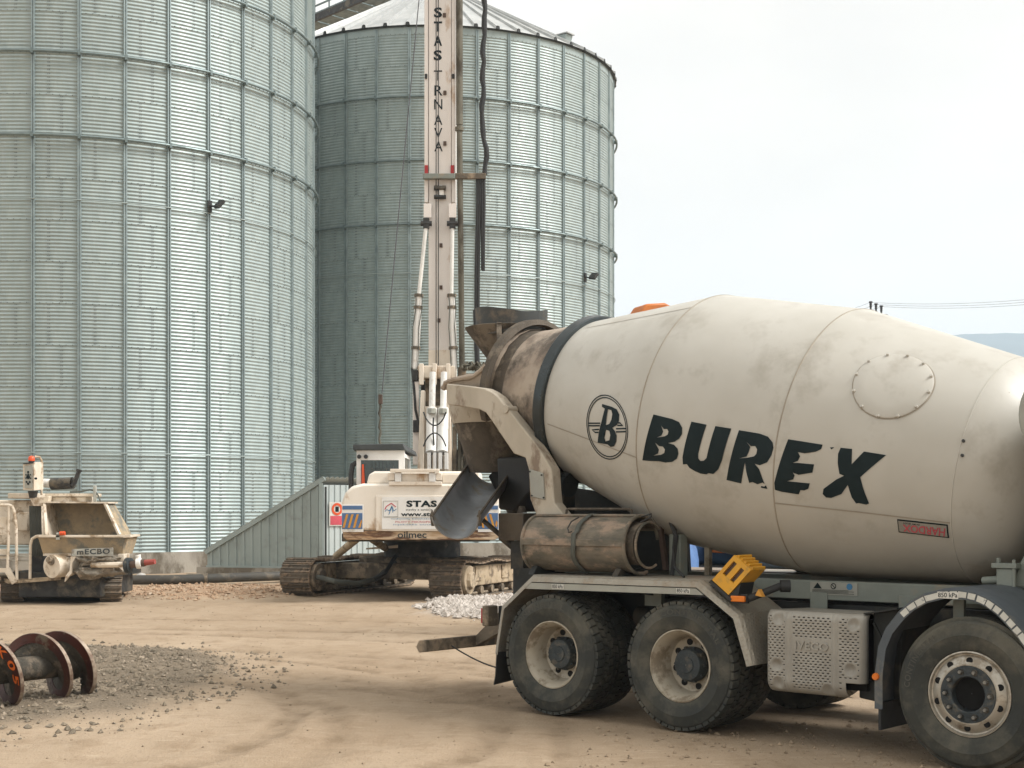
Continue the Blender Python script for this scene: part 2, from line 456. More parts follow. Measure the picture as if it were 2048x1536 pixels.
def chequer(name, col, col2):
    m = mat(name, col, col2, 0.5, 0.25, 3.0, dirt=(0.30, 0.25, 0.19), damt=0.3, dscale=3)
    N, L = m.node_tree.nodes, m.node_tree.links
    bs = next(n for n in N if n.type == 'BSDF_PRINCIPLED')
    tc = next(n for n in N if n.type == 'TEX_COORD')
    mp = N.new('ShaderNodeMapping')
    mp.inputs['Rotation'].default_value = (0.6, 0.6, R_(45))
    L.new(tc.outputs['Object'], mp.inputs['Vector'])
    vo = N.new('ShaderNodeTexVoronoi')
    vo.inputs['Scale'].default_value = 32
    vo.inputs['Randomness'].default_value = 0.15
    L.new(mp.outputs['Vector'], vo.inputs['Vector'])
    r = N.new('ShaderNodeMapRange')
    r.inputs['From Min'].default_value = 0.15
    r.inputs['From Max'].default_value = 0.5
    r.inputs['To Min'].default_value = 1
    r.inputs['To Max'].default_value = 0
    L.new(vo.outputs['Distance'], r.inputs['Value'])
    b = N.new('ShaderNodeBump')
    b.inputs['Strength'].default_value = 0.6
    b.inputs['Distance'].default_value = 0.006
    L.new(r.outputs['Result'], b.inputs['Height'])
    L.new(b.outputs['Normal'], bs.inputs['Normal'])
    return m
M['chequer'] = chequer('chequer_plate', (0.35, 0.32, 0.265), (0.29, 0.265, 0.218))

DECAL = r"""{"B":[[[1.086,0.0229],[1.284,0.0134],[1.357,-0.0],[1.396,-0.0365],[1.402,-0.0822],[1.377,-0.1195],[1.331,-0.1485],[1.267,-0.1662],[1.329,-0.1704],[1.369,-0.1942],[1.378,-0.2316],[1.362,-0.2702],[1.314,-0.3023],[1.242,-0.3185],[1.17,-0.3186],[1.079,-0.331],[0.996,-0.338]],[[1.181,-0.0478],[1.213,-0.0703],[1.246,-0.0647],[1.263,-0.0815],[1.257,-0.1051],[1.227,-0.1218],[1.149,-0.1413],[1.195,-0.1197],[1.209,-0.0886]],[[1.134,-0.1819],[1.175,-0.2022],[1.216,-0.2003],[1.238,-0.2192],[1.231,-0.2461],[1.199,-0.2639],[1.117,-0.2837],[1.167,-0.2594],[1.175,-0.228]]],"U":[[[1.478,0.0191],[1.63,0.016],[1.578,-0.2029],[1.579,-0.2346],[1.602,-0.253],[1.636,-0.2454],[1.661,-0.2227],[1.717,0.0174],[1.872,0.0189],[1.813,-0.2195],[1.78,-0.2879],[1.728,-0.3322],[1.681,-0.3331],[1.66,-0.3457],[1.599,-0.3485],[1.54,-0.338],[1.489,-0.3221],[1.463,-0.297],[1.423,-0.3057],[1.42,-0.2513],[1.432,-0.1918]]],"R":[[[1.946,0.0176],[2.14,0.0189],[2.222,0.0081],[2.273,-0.0268],[2.286,-0.0609],[2.275,-0.1163],[2.242,-0.1694],[2.175,-0.1999],[2.127,-0.1959],[2.171,-0.2289],[2.223,-0.3298],[2.204,-0.3214],[2.155,-0.3421],[2.11,-0.3327],[2.077,-0.3444],[2.052,-0.2718],[2.035,-0.1996],[1.999,-0.3609],[1.857,-0.3578]],[[2.033,-0.0533],[2.078,-0.0786],[2.117,-0.072],[2.14,-0.0931],[2.136,-0.1239],[2.116,-0.1449],[2.056,-0.1632],[1.979,-0.1792],[2.047,-0.1559],[2.063,-0.122],[2.073,-0.0843]]],"Rc":[[[2.19,-0.3493],[2.219,-0.3497],[2.235,-0.3367],[2.249,-0.3615],[2.186,-0.3628]]],"E":[[[2.396,0.0142],[2.675,0.0167],[2.67,-0.0152],[2.631,-0.0409],[2.545,-0.0654],[2.489,-0.0634],[2.511,-0.091],[2.497,-0.1259],[2.457,-0.1447],[2.492,-0.1402],[2.629,-0.133],[2.621,-0.1944],[2.594,-0.2016],[2.512,-0.2245],[2.463,-0.2144],[2.479,-0.2324],[2.469,-0.2638],[2.416,-0.2827],[2.604,-0.2768],[2.591,-0.3199],[2.558,-0.3355],[2.528,-0.3364],[2.513,-0.371],[2.372,-0.367],[2.316,-0.3577],[2.313,-0.3071],[2.33,-0.2427]]],"X":[[[2.818,0.0163],[2.907,0.0217],[2.922,-0.0914],[3.001,0.0177],[3.172,0.0189],[2.998,-0.178],[3.03,-0.2711],[3.073,-0.3764],[3.051,-0.3893],[2.991,-0.384],[2.971,-0.3893],[2.938,-0.3446],[2.905,-0.2502],[2.857,-0.3274],[2.803,-0.3545],[2.775,-0.3687],[2.734,-0.3695],[2.707,-0.3457],[2.714,-0.305],[2.814,-0.2204],[2.872,-0.1839],[2.835,-0.1761],[2.813,-0.0984],[2.806,-0.0298]]],"Xc":[[[2.736,0.006],[2.769,0.0124],[2.748,-0.0072]]],"ring1":[[[0.812,-0.1154],[0.818,-0.1477],[0.817,-0.1804],[0.811,-0.2131],[0.799,-0.2455],[0.781,-0.2773],[0.758,-0.3079],[0.73,-0.337],[0.697,-0.3641],[0.662,-0.3885],[0.623,-0.4096],[0.583,-0.427],[0.543,-0.4398],[0.502,-0.4477],[0.463,-0.4501],[0.425,-0.4467],[0.39,-0.4375],[0.358,-0.4225],[0.329,-0.4022],[0.303,-0.3769],[0.281,-0.3473],[0.263,-0.3142],[0.248,-0.2783],[0.237,-0.2404],[0.229,-0.2012],[0.225,-0.1617],[0.225,-0.1224],[0.229,-0.0842],[0.237,-0.0478],[0.248,-0.0137],[0.264,0.0173],[0.283,0.0448],[0.306,0.0682],[0.334,0.0872],[0.364,0.1016],[0.398,0.1111],[0.434,0.1158],[0.472,0.1156],[0.512,0.1109],[0.552,0.1017],[0.592,0.0886],[0.631,0.0718],[0.669,0.0517],[0.703,0.0288],[0.734,0.0034],[0.761,-0.0241],[0.783,-0.0533],[0.8,-0.0838]],[[0.802,-0.1166],[0.808,-0.1479],[0.807,-0.1795],[0.801,-0.2112],[0.79,-0.2425],[0.772,-0.2732],[0.75,-0.3027],[0.723,-0.3307],[0.692,-0.3567],[0.658,-0.38],[0.621,-0.4002],[0.583,-0.4167],[0.544,-0.4289],[0.505,-0.4362],[0.467,-0.4384],[0.43,-0.435],[0.396,-0.4261],[0.365,-0.4117],[0.337,-0.3922],[0.312,-0.368],[0.291,-0.3396],[0.273,-0.3079],[0.258,-0.2734],[0.247,-0.237],[0.24,-0.1994],[0.236,-0.1614],[0.236,-0.1236],[0.24,-0.0869],[0.247,-0.0518],[0.258,-0.019],[0.274,0.0109],[0.292,0.0373],[0.315,0.0599],[0.341,0.0783],[0.371,0.0922],[0.404,0.1015],[0.439,0.1061],[0.476,0.1061],[0.514,0.1016],[0.553,0.0929],[0.591,0.0803],[0.629,0.0642],[0.664,0.0449],[0.698,0.0228],[0.727,-0.0017],[0.753,-0.0283],[0.775,-0.0565],[0.791,-0.0861]]],"ring2":[[[0.791,-0.1181],[0.796,-0.1481],[0.796,-0.1786],[0.79,-0.209],[0.779,-0.2391],[0.763,-0.2685],[0.742,-0.2967],[0.716,-0.3235],[0.686,-0.3482],[0.654,-0.3704],[0.619,-0.3895],[0.582,-0.4051],[0.545,-0.4165],[0.508,-0.4233],[0.471,-0.4252],[0.436,-0.4219],[0.404,-0.4133],[0.374,-0.3996],[0.346,-0.3809],[0.322,-0.3579],[0.301,-0.3309],[0.284,-0.3007],[0.27,-0.2679],[0.259,-0.2332],[0.252,-0.1973],[0.249,-0.161],[0.248,-0.125],[0.252,-0.0899],[0.259,-0.0564],[0.27,-0.0251],[0.285,0.0035],[0.303,0.0289],[0.325,0.0505],[0.35,0.0682],[0.379,0.0816],[0.41,0.0906],[0.444,0.0951],[0.479,0.0952],[0.516,0.091],[0.553,0.0828],[0.59,0.0709],[0.625,0.0555],[0.66,0.0371],[0.691,0.0159],[0.72,-0.0076],[0.744,-0.0331],[0.765,-0.0602],[0.781,-0.0886]],[[0.781,-0.1193],[0.786,-0.1483],[0.786,-0.1777],[0.781,-0.207],[0.77,-0.236],[0.754,-0.2643],[0.734,-0.2915],[0.709,-0.3172],[0.681,-0.3408],[0.65,-0.362],[0.617,-0.3802],[0.581,-0.395],[0.546,-0.4058],[0.51,-0.4121],[0.475,-0.4138],[0.441,-0.4105],[0.41,-0.4022],[0.381,-0.3891],[0.354,-0.3712],[0.331,-0.3492],[0.311,-0.3234],[0.294,-0.2945],[0.28,-0.2631],[0.27,-0.2299],[0.263,-0.1955],[0.259,-0.1607],[0.259,-0.1262],[0.263,-0.0925],[0.27,-0.0604],[0.28,-0.0303],[0.295,-0.0028],[0.312,0.0215],[0.334,0.0424],[0.358,0.0594],[0.385,0.0723],[0.416,0.081],[0.448,0.0854],[0.482,0.0856],[0.517,0.0818],[0.553,0.074],[0.588,0.0626],[0.623,0.0479],[0.655,0.0302],[0.686,0.0099],[0.713,-0.0128],[0.737,-0.0373],[0.756,-0.0635],[0.771,-0.0909]]],"logoB":[[[0.422,0.0312],[0.555,0.0234],[0.632,0.0101],[0.677,-0.0275],[0.682,-0.0804],[0.657,-0.1166],[0.599,-0.1477],[0.638,-0.1687],[0.664,-0.2025],[0.659,-0.2531],[0.625,-0.2995],[0.577,-0.316],[0.531,-0.3031],[0.387,-0.3221],[0.41,-0.2223],[0.442,-0.1226],[0.469,-0.0037],[0.424,0.0082]],[[0.515,-0.0037],[0.562,-0.0058],[0.582,-0.0344],[0.578,-0.0846],[0.555,-0.1215],[0.507,-0.1407],[0.51,-0.0665]],[[0.513,-0.1794],[0.56,-0.1801],[0.575,-0.2135],[0.561,-0.2617],[0.504,-0.2832],[0.49,-0.2533]]],"strokes":[[[0.254,-0.1673],[0.425,-0.1371]],[[0.672,-0.0959],[0.699,-0.0919],[0.741,-0.1058],[0.666,-0.1173]],[[0.259,-0.19],[0.423,-0.1597]],[[0.651,-0.1468],[0.791,-0.1225]],[[0.413,-0.1944],[0.31,-0.2182],[0.357,-0.2332],[0.406,-0.2219]],[[0.653,-0.1726],[0.788,-0.1479]]],"hplate":[[[3.284,-0.4844],[3.663,-0.4854],[3.664,-0.6212],[3.285,-0.609]]],"hin":[[[3.292,-0.4967],[3.654,-0.4971],[3.654,-0.6087],[3.293,-0.5987]]],"htext":[[3.647,-0.5194],[3.327,-0.5242],[3.634,-0.6037],[3.327,-0.5909]],"htext2":[[3.455,-0.5043],[3.328,-0.5029],[3.453,-0.5205],[3.327,-0.518]],"hatch":[[2.759,0.4708],[3.348,0.7069],[2.921,0.8561],[3.118,0.2737]],"bolts":[[2.903,0.8213],[3.044,0.8667],[3.189,0.8315],[3.298,0.7246],[3.339,0.5772],[3.297,0.4316],[3.188,0.3262],[3.044,0.2969],[2.902,0.342],[2.8,0.4444],[2.765,0.5797],[2.8,0.7168]],"seamlong":[[[-0.964,-0.3519],[-0.618,-0.364]],[[-0.379,-0.3187],[0.906,-0.3254]],[[2.308,-0.4618],[2.997,-0.4552],[3.66,-0.4685]]]}"""

# ------------------------------------------------------------------ ground
GREY = [(-4.6, 11.2), (-4.24, 11.75), (-3.83, 12.19), (-3.31, 13.01), (-3.05, 14.07), (-3.02, 16.0), (-3.25, 17.4), (-4.08, 18.5), (-5.69, 19.2), (-7.5, 19.6), (-9.5, 17.5), (-8, 12)]
RUBBLE = [(-1.65, 26.6), (-1.5, 28.4), (-0.3, 29.2), (1.6, 30.2), (1.8, 26.0), (0.4, 24.2), (-0.35, 23.6), (-0.9, 23.9), (-1.4, 24.9)]
ORANGE = [(-12.5, 29.8), (-12.5, 34.0), (-9.0, 33.4), (-5.4, 34.2), (-4.6, 32), (-4.9, 29.9), (-6.3, 29.0), (-8.2, 29.7)]

def poly_dist(p, poly):
    """signed distance, + inside"""
    x, y = p
    ins = False
    best = 1e9
    n = len(poly)
    for i in range(n):
        x0, y0 = poly[i]
        x1, y1 = poly[(i + 1) % n]
        if (y0 > y) != (y1 > y) and x < (x1 - x0) * (y - y0) / (y1 - y0) + x0:
            ins = not ins
        dx, dy = x1 - x0, y1 - y0
        t = max(0, min(1, ((x - x0) * dx + (y - y0) * dy) / (dx * dx + dy * dy)))
        best = min(best, math.hypot(x - x0 - t * dx, y - y0 - t * dy))
    return best if ins else -best

def sst(a, b, x):
    t = max(0.0, min(1.0, (x - a) / (b - a)))
    return t * t * (3 - 2 * t)

TR_O = Vector((0.3526, 12.6586))
TH = 0.84587
TU = Vector((math.sin(TH), -math.cos(TH)))
TV = Vector((math.cos(TH), math.sin(TH)))

TRACKS = [(-6.2, 12.2, 4.3, 0.17, 1.0), (-6.2, 12.2, 6.1, 0.17, 1.0), (-6.6, 11.4, 5.2, 0.15, 0.8), (-6.6, 11.4, 7.0, 0.15, 0.8), (-9.5, 2.0, 17.6, 0.20, 0.9), (-9.5, 2.0, 19.5, 0.20, 0.9), (-8.0, -4.0, 26.0, 0.2, 0.8), (-8.0, -4.0, 27.9, 0.2, 0.8)]

def soil(x, y):
    """grey gravel, orange earth, rubble dust, and the height of the ground"""
    n1 = noise.noise(Vector((x * 0.9, y * 0.9, 1.3)))
    n2 = noise.noise(Vector((x * 3.1, y * 2.2, 4.1)))
    wob = 0.35 * n1 + 0.16 * n2
    g = sst(-0.15, 0.45, poly_dist((x, y), GREY) + wob)
    o = sst(-0.35, 0.9, poly_dist((x, y), ORANGE) + wob * 2.2)
    r = sst(-0.3, 0.5, poly_dist((x, y), RUBBLE) + wob * 1.4)
    far = sst(60, 40, y) * sst(30, 20, abs(x))
    h = (0.022 * n1 + 0.010 * n2 + 0.006 * noise.noise(Vector((x * 9, y * 7, 0)))) * far
    d = math.hypot(x + 6.5, y - 13.5)
    h += 0.010 * math.sin(d * 5.2 + 2.0 * n1) * sst(2.4, 3.2, d) * sst(7.2, 5.5, d)
    h += 0.035 * g + 0.10 * o * (0.7 + 0.6 * n2) + 0.09 * r * (0.8 + 0.6 * n2)
    tr = 0.0
    if 8 < y < 34 and -13 < x < 9:
        for (cx, cy, rad, wd, a_) in TRACKS:
            d = abs(math.hypot(x - cx, y - cy) - rad + 0.12 * n1)
            if d < wd: tr = max(tr, a_ * sst(wd, wd * 0.45, d) * (0.65 + 0.5 * n2))
    q = Vector((x, y)) - TR_O
    s, w = q.dot(TU), q.dot(TV)
    k = sst(-1.8, -0.6, s) * sst(-0.7, -0.1, w) * sst(4.0, 2.8, w)
    h = h * (1 - k) - 0.004 * k
    for wt in (0.15, 0.5, 1.9, 2.25):
        d = abs(w - wt + 0.05 * n1)
        if s < 2.0 and d < 0.17: tr = max(tr, 0.8 * sst(0.17, 0.08, d) * (0.7 + 0.5 * n2) * sst(-9, -2, s))
    tr = max(0.0, min(1.0, tr)) * (1 - g)
    h -= 0.034 * tr * (1 - k)
    return g, o, r, h, tr

def axis(lo, hi, step, far):
    a = []
    v = lo
    while v < hi - 1e-6:
        a.append(v)
        v += step
    a.append(hi)
    pre, post, st, p = [], [], step, lo
    while p > -far:
        st *= 1.6
        p -= st
        pre.append(max(p, -far))
    st, p = step, hi
    while p < far:
        st *= 1.6
        p += st
        post.append(min(p, far))
    return pre[::-1] + a + post

gx = axis(-13.0, 8.0, 0.085, 4500)
gy = axis(7.5, 38.0, 0.11, 4500)
gv, gf, gc = [], [], []
for yy in gy:
    for xx in gx:
        if -40 < xx < 30 and -5 < yy < 60:
            g, o, r, hh, tk = soil(xx, yy)
        else:
            g = o = r = hh = tk = 0.0
        gv.append((xx, yy, hh))
        gc.append((g, o, r, tk))
nx = len(gx)
for j in range(len(gy) - 1):
    for i in range(nx - 1):
        k = j * nx + i
        gf.append((k, k + 1, k + 1 + nx, k + nx))
gme = bpy.data.meshes.new('ground')
gme.from_pydata(gv, [], gf)
ca_ = gme.color_attributes.new('soil', 'FLOAT_COLOR', 'POINT')
ca_.data.foreach_set('color', [c for q in gc for c in q])
finish(gme, True, 180)

def ground_material():
    m = bpy.data.materials.new('trodden_sand')
    m.use_nodes = True
    N, L = m.node_tree.nodes, m.node_tree.links
    bs = N['Principled BSDF']
    bs.inputs['Roughness'].default_value = 0.95
    bs.inputs['Specular IOR Level'].default_value = 0.15
    tc = N.new('ShaderNodeTexCoord')
    at_ = N.new('ShaderNodeAttribute')
    at_.attribute_name = 'soil'
    sep = N.new('ShaderNodeSeparateColor')
    L.new(at_.outputs['Color'], sep.inputs['Color'])
    def noi(sc, det=8.0, ro=0.62, st=(1, 1, 1)):
        mp = N.new('ShaderNodeMapping')
        mp.inputs['Scale'].default_value = st
        L.new(tc.outputs['Object'], mp.inputs['Vector'])
        n = N.new('ShaderNodeTexNoise')
        n.inputs['Scale'].default_value = sc
        n.inputs['Detail'].default_value = det
        n.inputs['Roughness'].default_value = ro
        L.new(mp.outputs['Vector'], n.inputs['Vector'])
        return n.outputs['Fac']
    def rng(src, a, b):
        r = N.new('ShaderNodeMapRange')
        r.inputs['From Min'].default_value = a
        r.inputs['From Max'].default_value = b
        L.new(src, r.inputs['Value'])
        return r.outputs['Result']
    def mix(fac, A, B):
        x = N.new('ShaderNodeMix')
        x.data_type = 'RGBA'
        L.new(fac, x.inputs['Factor'])
        for s, val in (('A', A), ('B', B)):
            if isinstance(val, tuple): x.inputs[s].default_value = (*val, 1)
            else: L.new(val, x.inputs[s])
        return x.outputs['Result']
    big = noi(0.35, 3, 0.55, (1, 0.55, 1))
    mid = noi(2.6, 5, 0.68, (1, 0.6, 1))
    fine = noi(48.0, 3, 0.75)
    c = mix(rng(big, 0.32, 0.68), (0.325, 0.242, 0.163), (0.425, 0.33, 0.235))
    c = mix(rng(mid, 0.50, 0.80), c, (0.255, 0.182, 0.115))
    streak = noi(7.0, 4, 0.7, (0.35, 1.6, 1))
    c = mix(rng(streak, 0.55, 0.75), c, (0.29, 0.212, 0.138))
    c = mix(rng(streak, 0.42, 0.25), c, (0.46, 0.365, 0.265))
    c = mix(rng(fine, 0.60, 0.80), c, (0.22, 0.165, 0.11))
    c = mix(rng(fine, 0.42, 0.22), c, (0.47, 0.385, 0.285))
    org = mix(rng(mid, 0.35, 0.7), (0.40, 0.262, 0.165), (0.38, 0.29, 0.205))
    c = mix(sep.outputs['Green'], c, org)
    gry = mix(rng(fine, 0.38, 0.62), (0.13, 0.105, 0.076), (0.25, 0.20, 0.145))
    gry = mix(rng(mid, 0.55, 0.7), gry, (0.33, 0.27, 0.195))
    c = mix(sep.outputs['Red'], c, gry)
    c = mix(sep.outputs['Blue'], c, (0.40, 0.345, 0.295))
    trk = N.new('ShaderNodeMath'); trk.operation = 'MULTIPLY'
    L.new(at_.outputs['Alpha'], trk.inputs[0]); L.new(rng(mid, 0.28, 0.62), trk.inputs[1])
    c = mix(trk.outputs['Value'], c, (0.195, 0.14, 0.088))
    L.new(c, bs.inputs['Base Color'])
    ad = N.new('ShaderNodeMath')
    ad.operation = 'MULTIPLY_ADD'
    ad.inputs[1].default_value = 0.35
    L.new(fine, ad.inputs[0])
    L.new(mid, ad.inputs[2])
    b = N.new('ShaderNodeBump')
    b.inputs['Strength'].default_value = 0.8
    b.inputs['Distance'].default_value = 0.05
    L.new(ad.outputs['Value'], b.inputs['Height'])
    L.new(b.outputs['Normal'], bs.inputs['Normal'])
    return m
M['ground'] = ground_material()
place(gme, 'ground', M['ground'], kind='structure')

# hill on the horizon
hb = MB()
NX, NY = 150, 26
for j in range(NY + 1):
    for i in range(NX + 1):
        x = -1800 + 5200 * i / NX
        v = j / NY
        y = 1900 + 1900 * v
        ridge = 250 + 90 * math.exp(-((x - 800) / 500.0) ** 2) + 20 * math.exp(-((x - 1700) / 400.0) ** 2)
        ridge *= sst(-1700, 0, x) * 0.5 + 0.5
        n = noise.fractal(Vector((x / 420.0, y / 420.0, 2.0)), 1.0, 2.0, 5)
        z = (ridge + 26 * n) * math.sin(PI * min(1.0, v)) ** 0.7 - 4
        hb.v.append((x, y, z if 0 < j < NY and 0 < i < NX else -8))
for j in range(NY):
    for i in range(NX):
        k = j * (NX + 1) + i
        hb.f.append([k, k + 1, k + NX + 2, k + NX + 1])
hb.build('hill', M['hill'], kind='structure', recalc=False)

# ------------------------------------------------------------------ silos
NRIB = 37
DA = 2 * PI / NRIB
SH = 1.1777           # sheet height
RS = 7.41
Z0 = 0.608
EAVE = 19.72
PITCH = SH / 11

def arc_panel(name, rows_h, n_arc, per_wave, wave_n):
    b = MB()
    nz = wave_n * per_wave
    for j in range(nz + 1):
        z = rows_h * j / nz
        r = RS + 0.0108 * math.cos(2 * PI * j / per_wave)
        for i in range(n_arc + 1):
            a = DA * i / n_arc
            b.v.append((r * math.cos(a), r * math.sin(a), z))
    for j in range(nz):
        for i in range(n_arc):
            k = j * (n_arc + 1) + i
            b.f.append([k, k + 1, k + n_arc + 2, k + n_arc + 1])
    return b.mesh(name, True, 180, recalc=False)

PANEL = arc_panel('wall_sheet', SH - 0.003, 3, 8, 11)
PANEL.materials.append(M['galv'])

rb = MB()
prof = [(-0.062, -0.012), (-0.05, 0.055), (-0.017, 0.055), (-0.014, 0.022), (0.014, 0.022), (0.017, 0.055), (0.05, 0.055), (0.062, -0.012)]
rb.prism_z([(RS + q, p) for p, q in prof][::-1], 0, EAVE - Z0 - 0.05)
RIB = rb.mesh('stiffener', False)
RIB.materials.append(M['galv_rib'])
bk = MB()
bk.box(RS + 0.05, RS + 0.19, -0.035, 0.035, -0.07, 0.07)
BRK = bk.mesh('bracket', False)
BRK.materials.append(M['galv_ring'])

def torus_at(r, z, rad, n=148, m=8):
    b = MB()
    b.lathe([(r + rad * math.cos(2 * PI * k / m), z + rad * math.sin(2 * PI * k / m)) for k in range(m)],
            lambda rr, hh, a: (rr * math.cos(a), rr * math.sin(a), hh), n, closed=True)
    return b

def make_silo(loc, rib0, vis_lo, vis_hi, vis_rows, label):
    """rib0: angle of a rib; bays vis_lo..vis_hi (counted from rib0) face the camera"""
    t = empty('grain_silo', loc, 0.0, label, 'silo', 'corrugated grain silos')
    b = MB()
    b.lathe([(0.01, -0.05), (RS + 0.16, -0.05), (RS + 0.16, Z0), (0.01, Z0)], lambda r, h, a: (r * math.cos(a), r * math.sin(a), h), 96)
    b.build('plinth', M['concrete'], t)
    nrow = 16
    vis = set()
    for i in range(vis_lo, vis_hi):
        for j in range(vis_rows):
            o = place(PANEL, 'wall_sheet', None, t)
            o.location = (0, 0, Z0 + j * SH)
            o.rotation_euler = (0, 0, rib0 + i * DA)
            vis.add((i % NRIB, j))
    rest = MB()
    for i in range(NRIB):
        for j in range(nrow):
            if (i, j) in vis: continue
            a0, a1 = rib0 + i * DA, rib0 + (i + 1) * DA
            nz = 22
            base = len(rest.v)
            for k in range(nz + 1):
                r = RS + (0.011 if k % 2 == 0 else -0.011)
                z = Z0 + j * SH + SH * k / nz
                for a in (a0, a1):
                    rest.v.append((r * math.cos(a), r * math.sin(a), z))
            for k in range(nz):
                q = base + 2 * k
                rest.f.append([q, q + 1, q + 3, q + 2])
    rest.build('wall_back', M['galv'], t, kind='stuff', recalc=False)
    # eave band
    b = MB()
    b.lathe([(RS + 0.012, Z0 + nrow * SH - 0.02), (RS + 0.012, EAVE)], lambda r, h, a: (r * math.cos(a), r * math.sin(a), h), 96)
    b.build('eave_band', M['galv'], t)
    for i in range(vis_lo - 2, vis_hi + 3):
        o = place(RIB, 'stiffener', None, t)
        o.location = (0, 0, Z0)
        o.rotation_euler = (0, 0, rib0 + i * DA)
    for k in (10, 12, 14):
        z = Z0 + k * SH
        torus_at(RS + 0.15, z, 0.042).build('wind_ring', M['galv_ring'], t)
        for i in range(vis_lo, vis_hi + 1):
            o = place(BRK, 'bracket', None, t)
            o.location = (0, 0, z)
            o.rotation_euler = (0, 0, rib0 + i * DA)
    torus_at(RS + 0.075, 10.6, 0.016, 148, 6).build('cable_conduit', M['galv'], t)
    # bolt rows on the lap joints and the vertical seams
    bo = MB()
    def bolt(a, z):
        r = RS + 0.012
        c, s = math.cos(a), math.sin(a)
        e = 0.013
        p = Vector((r * c, r * s, z))
        ta = Vector((-s, c, 0)) * e
        up = Vector((0, 0, e))
        bo.add([p - ta - up, p + ta - up, p + ta + up, p - ta + up, p + Vector((c, s, 0)) * 0.016], [[0, 1, 4], [1, 2, 4], [2, 3, 4], [3, 0, 4]])
    for i in range(vis_lo, vis_hi):
        for j in range(1, vis_rows + 1):
            for k in range(1, 7):
                bolt(rib0 + (i + k / 7.0) * DA, Z0 + j * SH)
        for j in range(vis_rows):
            if (i + j // 2 * 0) % 2 == 0 or j % 4 == 1:
                off = 0.34 if (i // 2 + j) % 2 else 0.62
                for k in range(11):
                    for d in (-0.018, 0.018):
                        bolt(rib0 + (i + off + d) * DA, Z0 + j * SH + (k + 0.5) * PITCH)
    bo.build('bolt_rows', M['bolt'], t, kind='stuff', recalc=False, smooth=False)
    # roof
    NR = 56
    ap = EAVE + (RS + 0.12) * math.tan(R_(30))
    pm = MB()
    da = 2 * PI / NR
    re = RS + 0.14
    ze = EAVE + 0.02
    segs = 5
    for k in range(segs + 1):
        f = 1 - 0.93 * k / segs
        z = ze + (ap - ze) * (1 - f)
        lift = 0.0
        rib_h = 0.11 * (0.35 + 0.65 * f)
        for a, dz in ((0, rib_h), (da * 0.07, rib_h), (da * 0.10 , 0), (da * 0.9, 0), (da * 0.93, rib_h), (da, rib_h)):
            pm.v.append((re * f * math.cos(a), re * f * math.sin(a), z + dz + (0.012 if k % 2 else 0)))
    for k in range(segs):
        for i in range(5):
            q = k * 6 + i
            pm.f.append([q, q + 1, q + 7, q + 6])
    rp = pm.mesh('roof_sheet', False, recalc=False)
    rp.materials.append(M['roof'])
    for i in range(NR):
        o = place(rp, 'roof_sheet', None, t)
        o.rotation_euler = (0, 0, i * da + 0.02)
    b = MB()
    b.lathe([(0.02, ap + 0.35), (0.55, ap + 0.2), (0.55, ap - 0.35)], lambda r, h, a: (r * math.cos(a), r * math.sin(a), h), 24)
    b.build('roof_cap', M['roof'], t)
    b = MB()
    b.lathe([(RS + 0.09, EAVE - 0.015), (RS + 0.09, EAVE + 0.035), (RS + 0.02, EAVE + 0.035), (RS + 0.02, EAVE - 0.015)], lambda r, h, a: (r * math.cos(a), r * math.sin(a), h), 112, closed=True)
    b.build('eave_angle', M['dark_trim'], t)
    tri = MB()
    tri.prism([(-0.085, -0.01), (0.085, -0.01), (0.0, 0.13)], re - 0.06, re + 0.012, lambda u, v, a_: (a_, u, v))
    tm_ = tri.mesh('rib_end', False)
    tm_.materials.append(M['dark_trim'])
    for i in range(NR):
        o = place(tm_, 'rib_end', None, t)
        o.location = (0, 0, ze)
        o.rotation_euler = (0, 0, i * da + 0.02)
    return t

LC = (-14.10, 47.47, 0)
RC = (-3.16, 60.0, 0)
silo_l = make_silo(LC, R_(-46.4) - 4 * DA, -2, 10, 14, 'huge corrugated silo filling the left of the picture, nearest of the two')
silo_r = make_silo(RC, R_(-75.4) - 4 * DA, -1, 11, 16, 'farther corrugated silo with its conical roof in view, behind the drilling mast')

# thin conduit low on the near silo
torus_at(RS + 0.07, 3.45, 0.014, 148, 6).build('cable_conduit', M['galv'], silo_l)

def floodlight(center, a, z, label, cyaw):
    c = Vector((center[0] + (RS + 0.06) * math.cos(a), center[1] + (RS + 0.06) * math.sin(a), z))
    t = empty('floodlight', c, a, label, 'floodlight', 'floodlights on the silo stiffeners')
    b = MB()
    b.box(-0.02, 0.05, -0.06, 0.06, -0.12, 0.22)
    b.beam((0.04, 0, 0.06), (0.20, 0, 0.02), 0.05, 0.05)
    b.build('bracket', M['dark_steel'], t)
    b = MB()
    rz_ = Matrix.Rotation(R_(50), 4, 'X') @ Matrix.Rotation(R_(-12), 4, 'Z')
    def fp3(x, y, z): return Vector((0.28, 0.05, -0.02)) + rz_ @ Vector((x, y, z))
    def fbox(b, x0, x1, y0, y1, z0, z1):
        b.hexa([fp3(x0, y0, z0), fp3(x1, y0, z0), fp3(x1, y1, z0), fp3(x0, y1, z0)], [fp3(x0, y0, z1), fp3(x1, y0, z1), fp3(x1, y1, z1), fp3(x0, y1, z1)])
    fbox(b, -0.16, 0.16, 0.0, 0.30, -0.05, 0.05)
    b.build('housing', M['dark_steel'], t, bevel=0.012)
    b = MB()
    fbox(b, -0.13, 0.13, 0.03, 0.27, -0.056, -0.051)
    b.build('lens', M['strip_grey'], t)
floodlight(LC, R_(-46.4), at(424, 417, 42.1).z, 'small dark floodlight on a stiffener of the near left silo', 0)
floodlight(RC, R_(-75.4) + 4 * DA, at(1172, 557, 55.5).z, 'small dark floodlight near the right edge of the farther silo', 0)

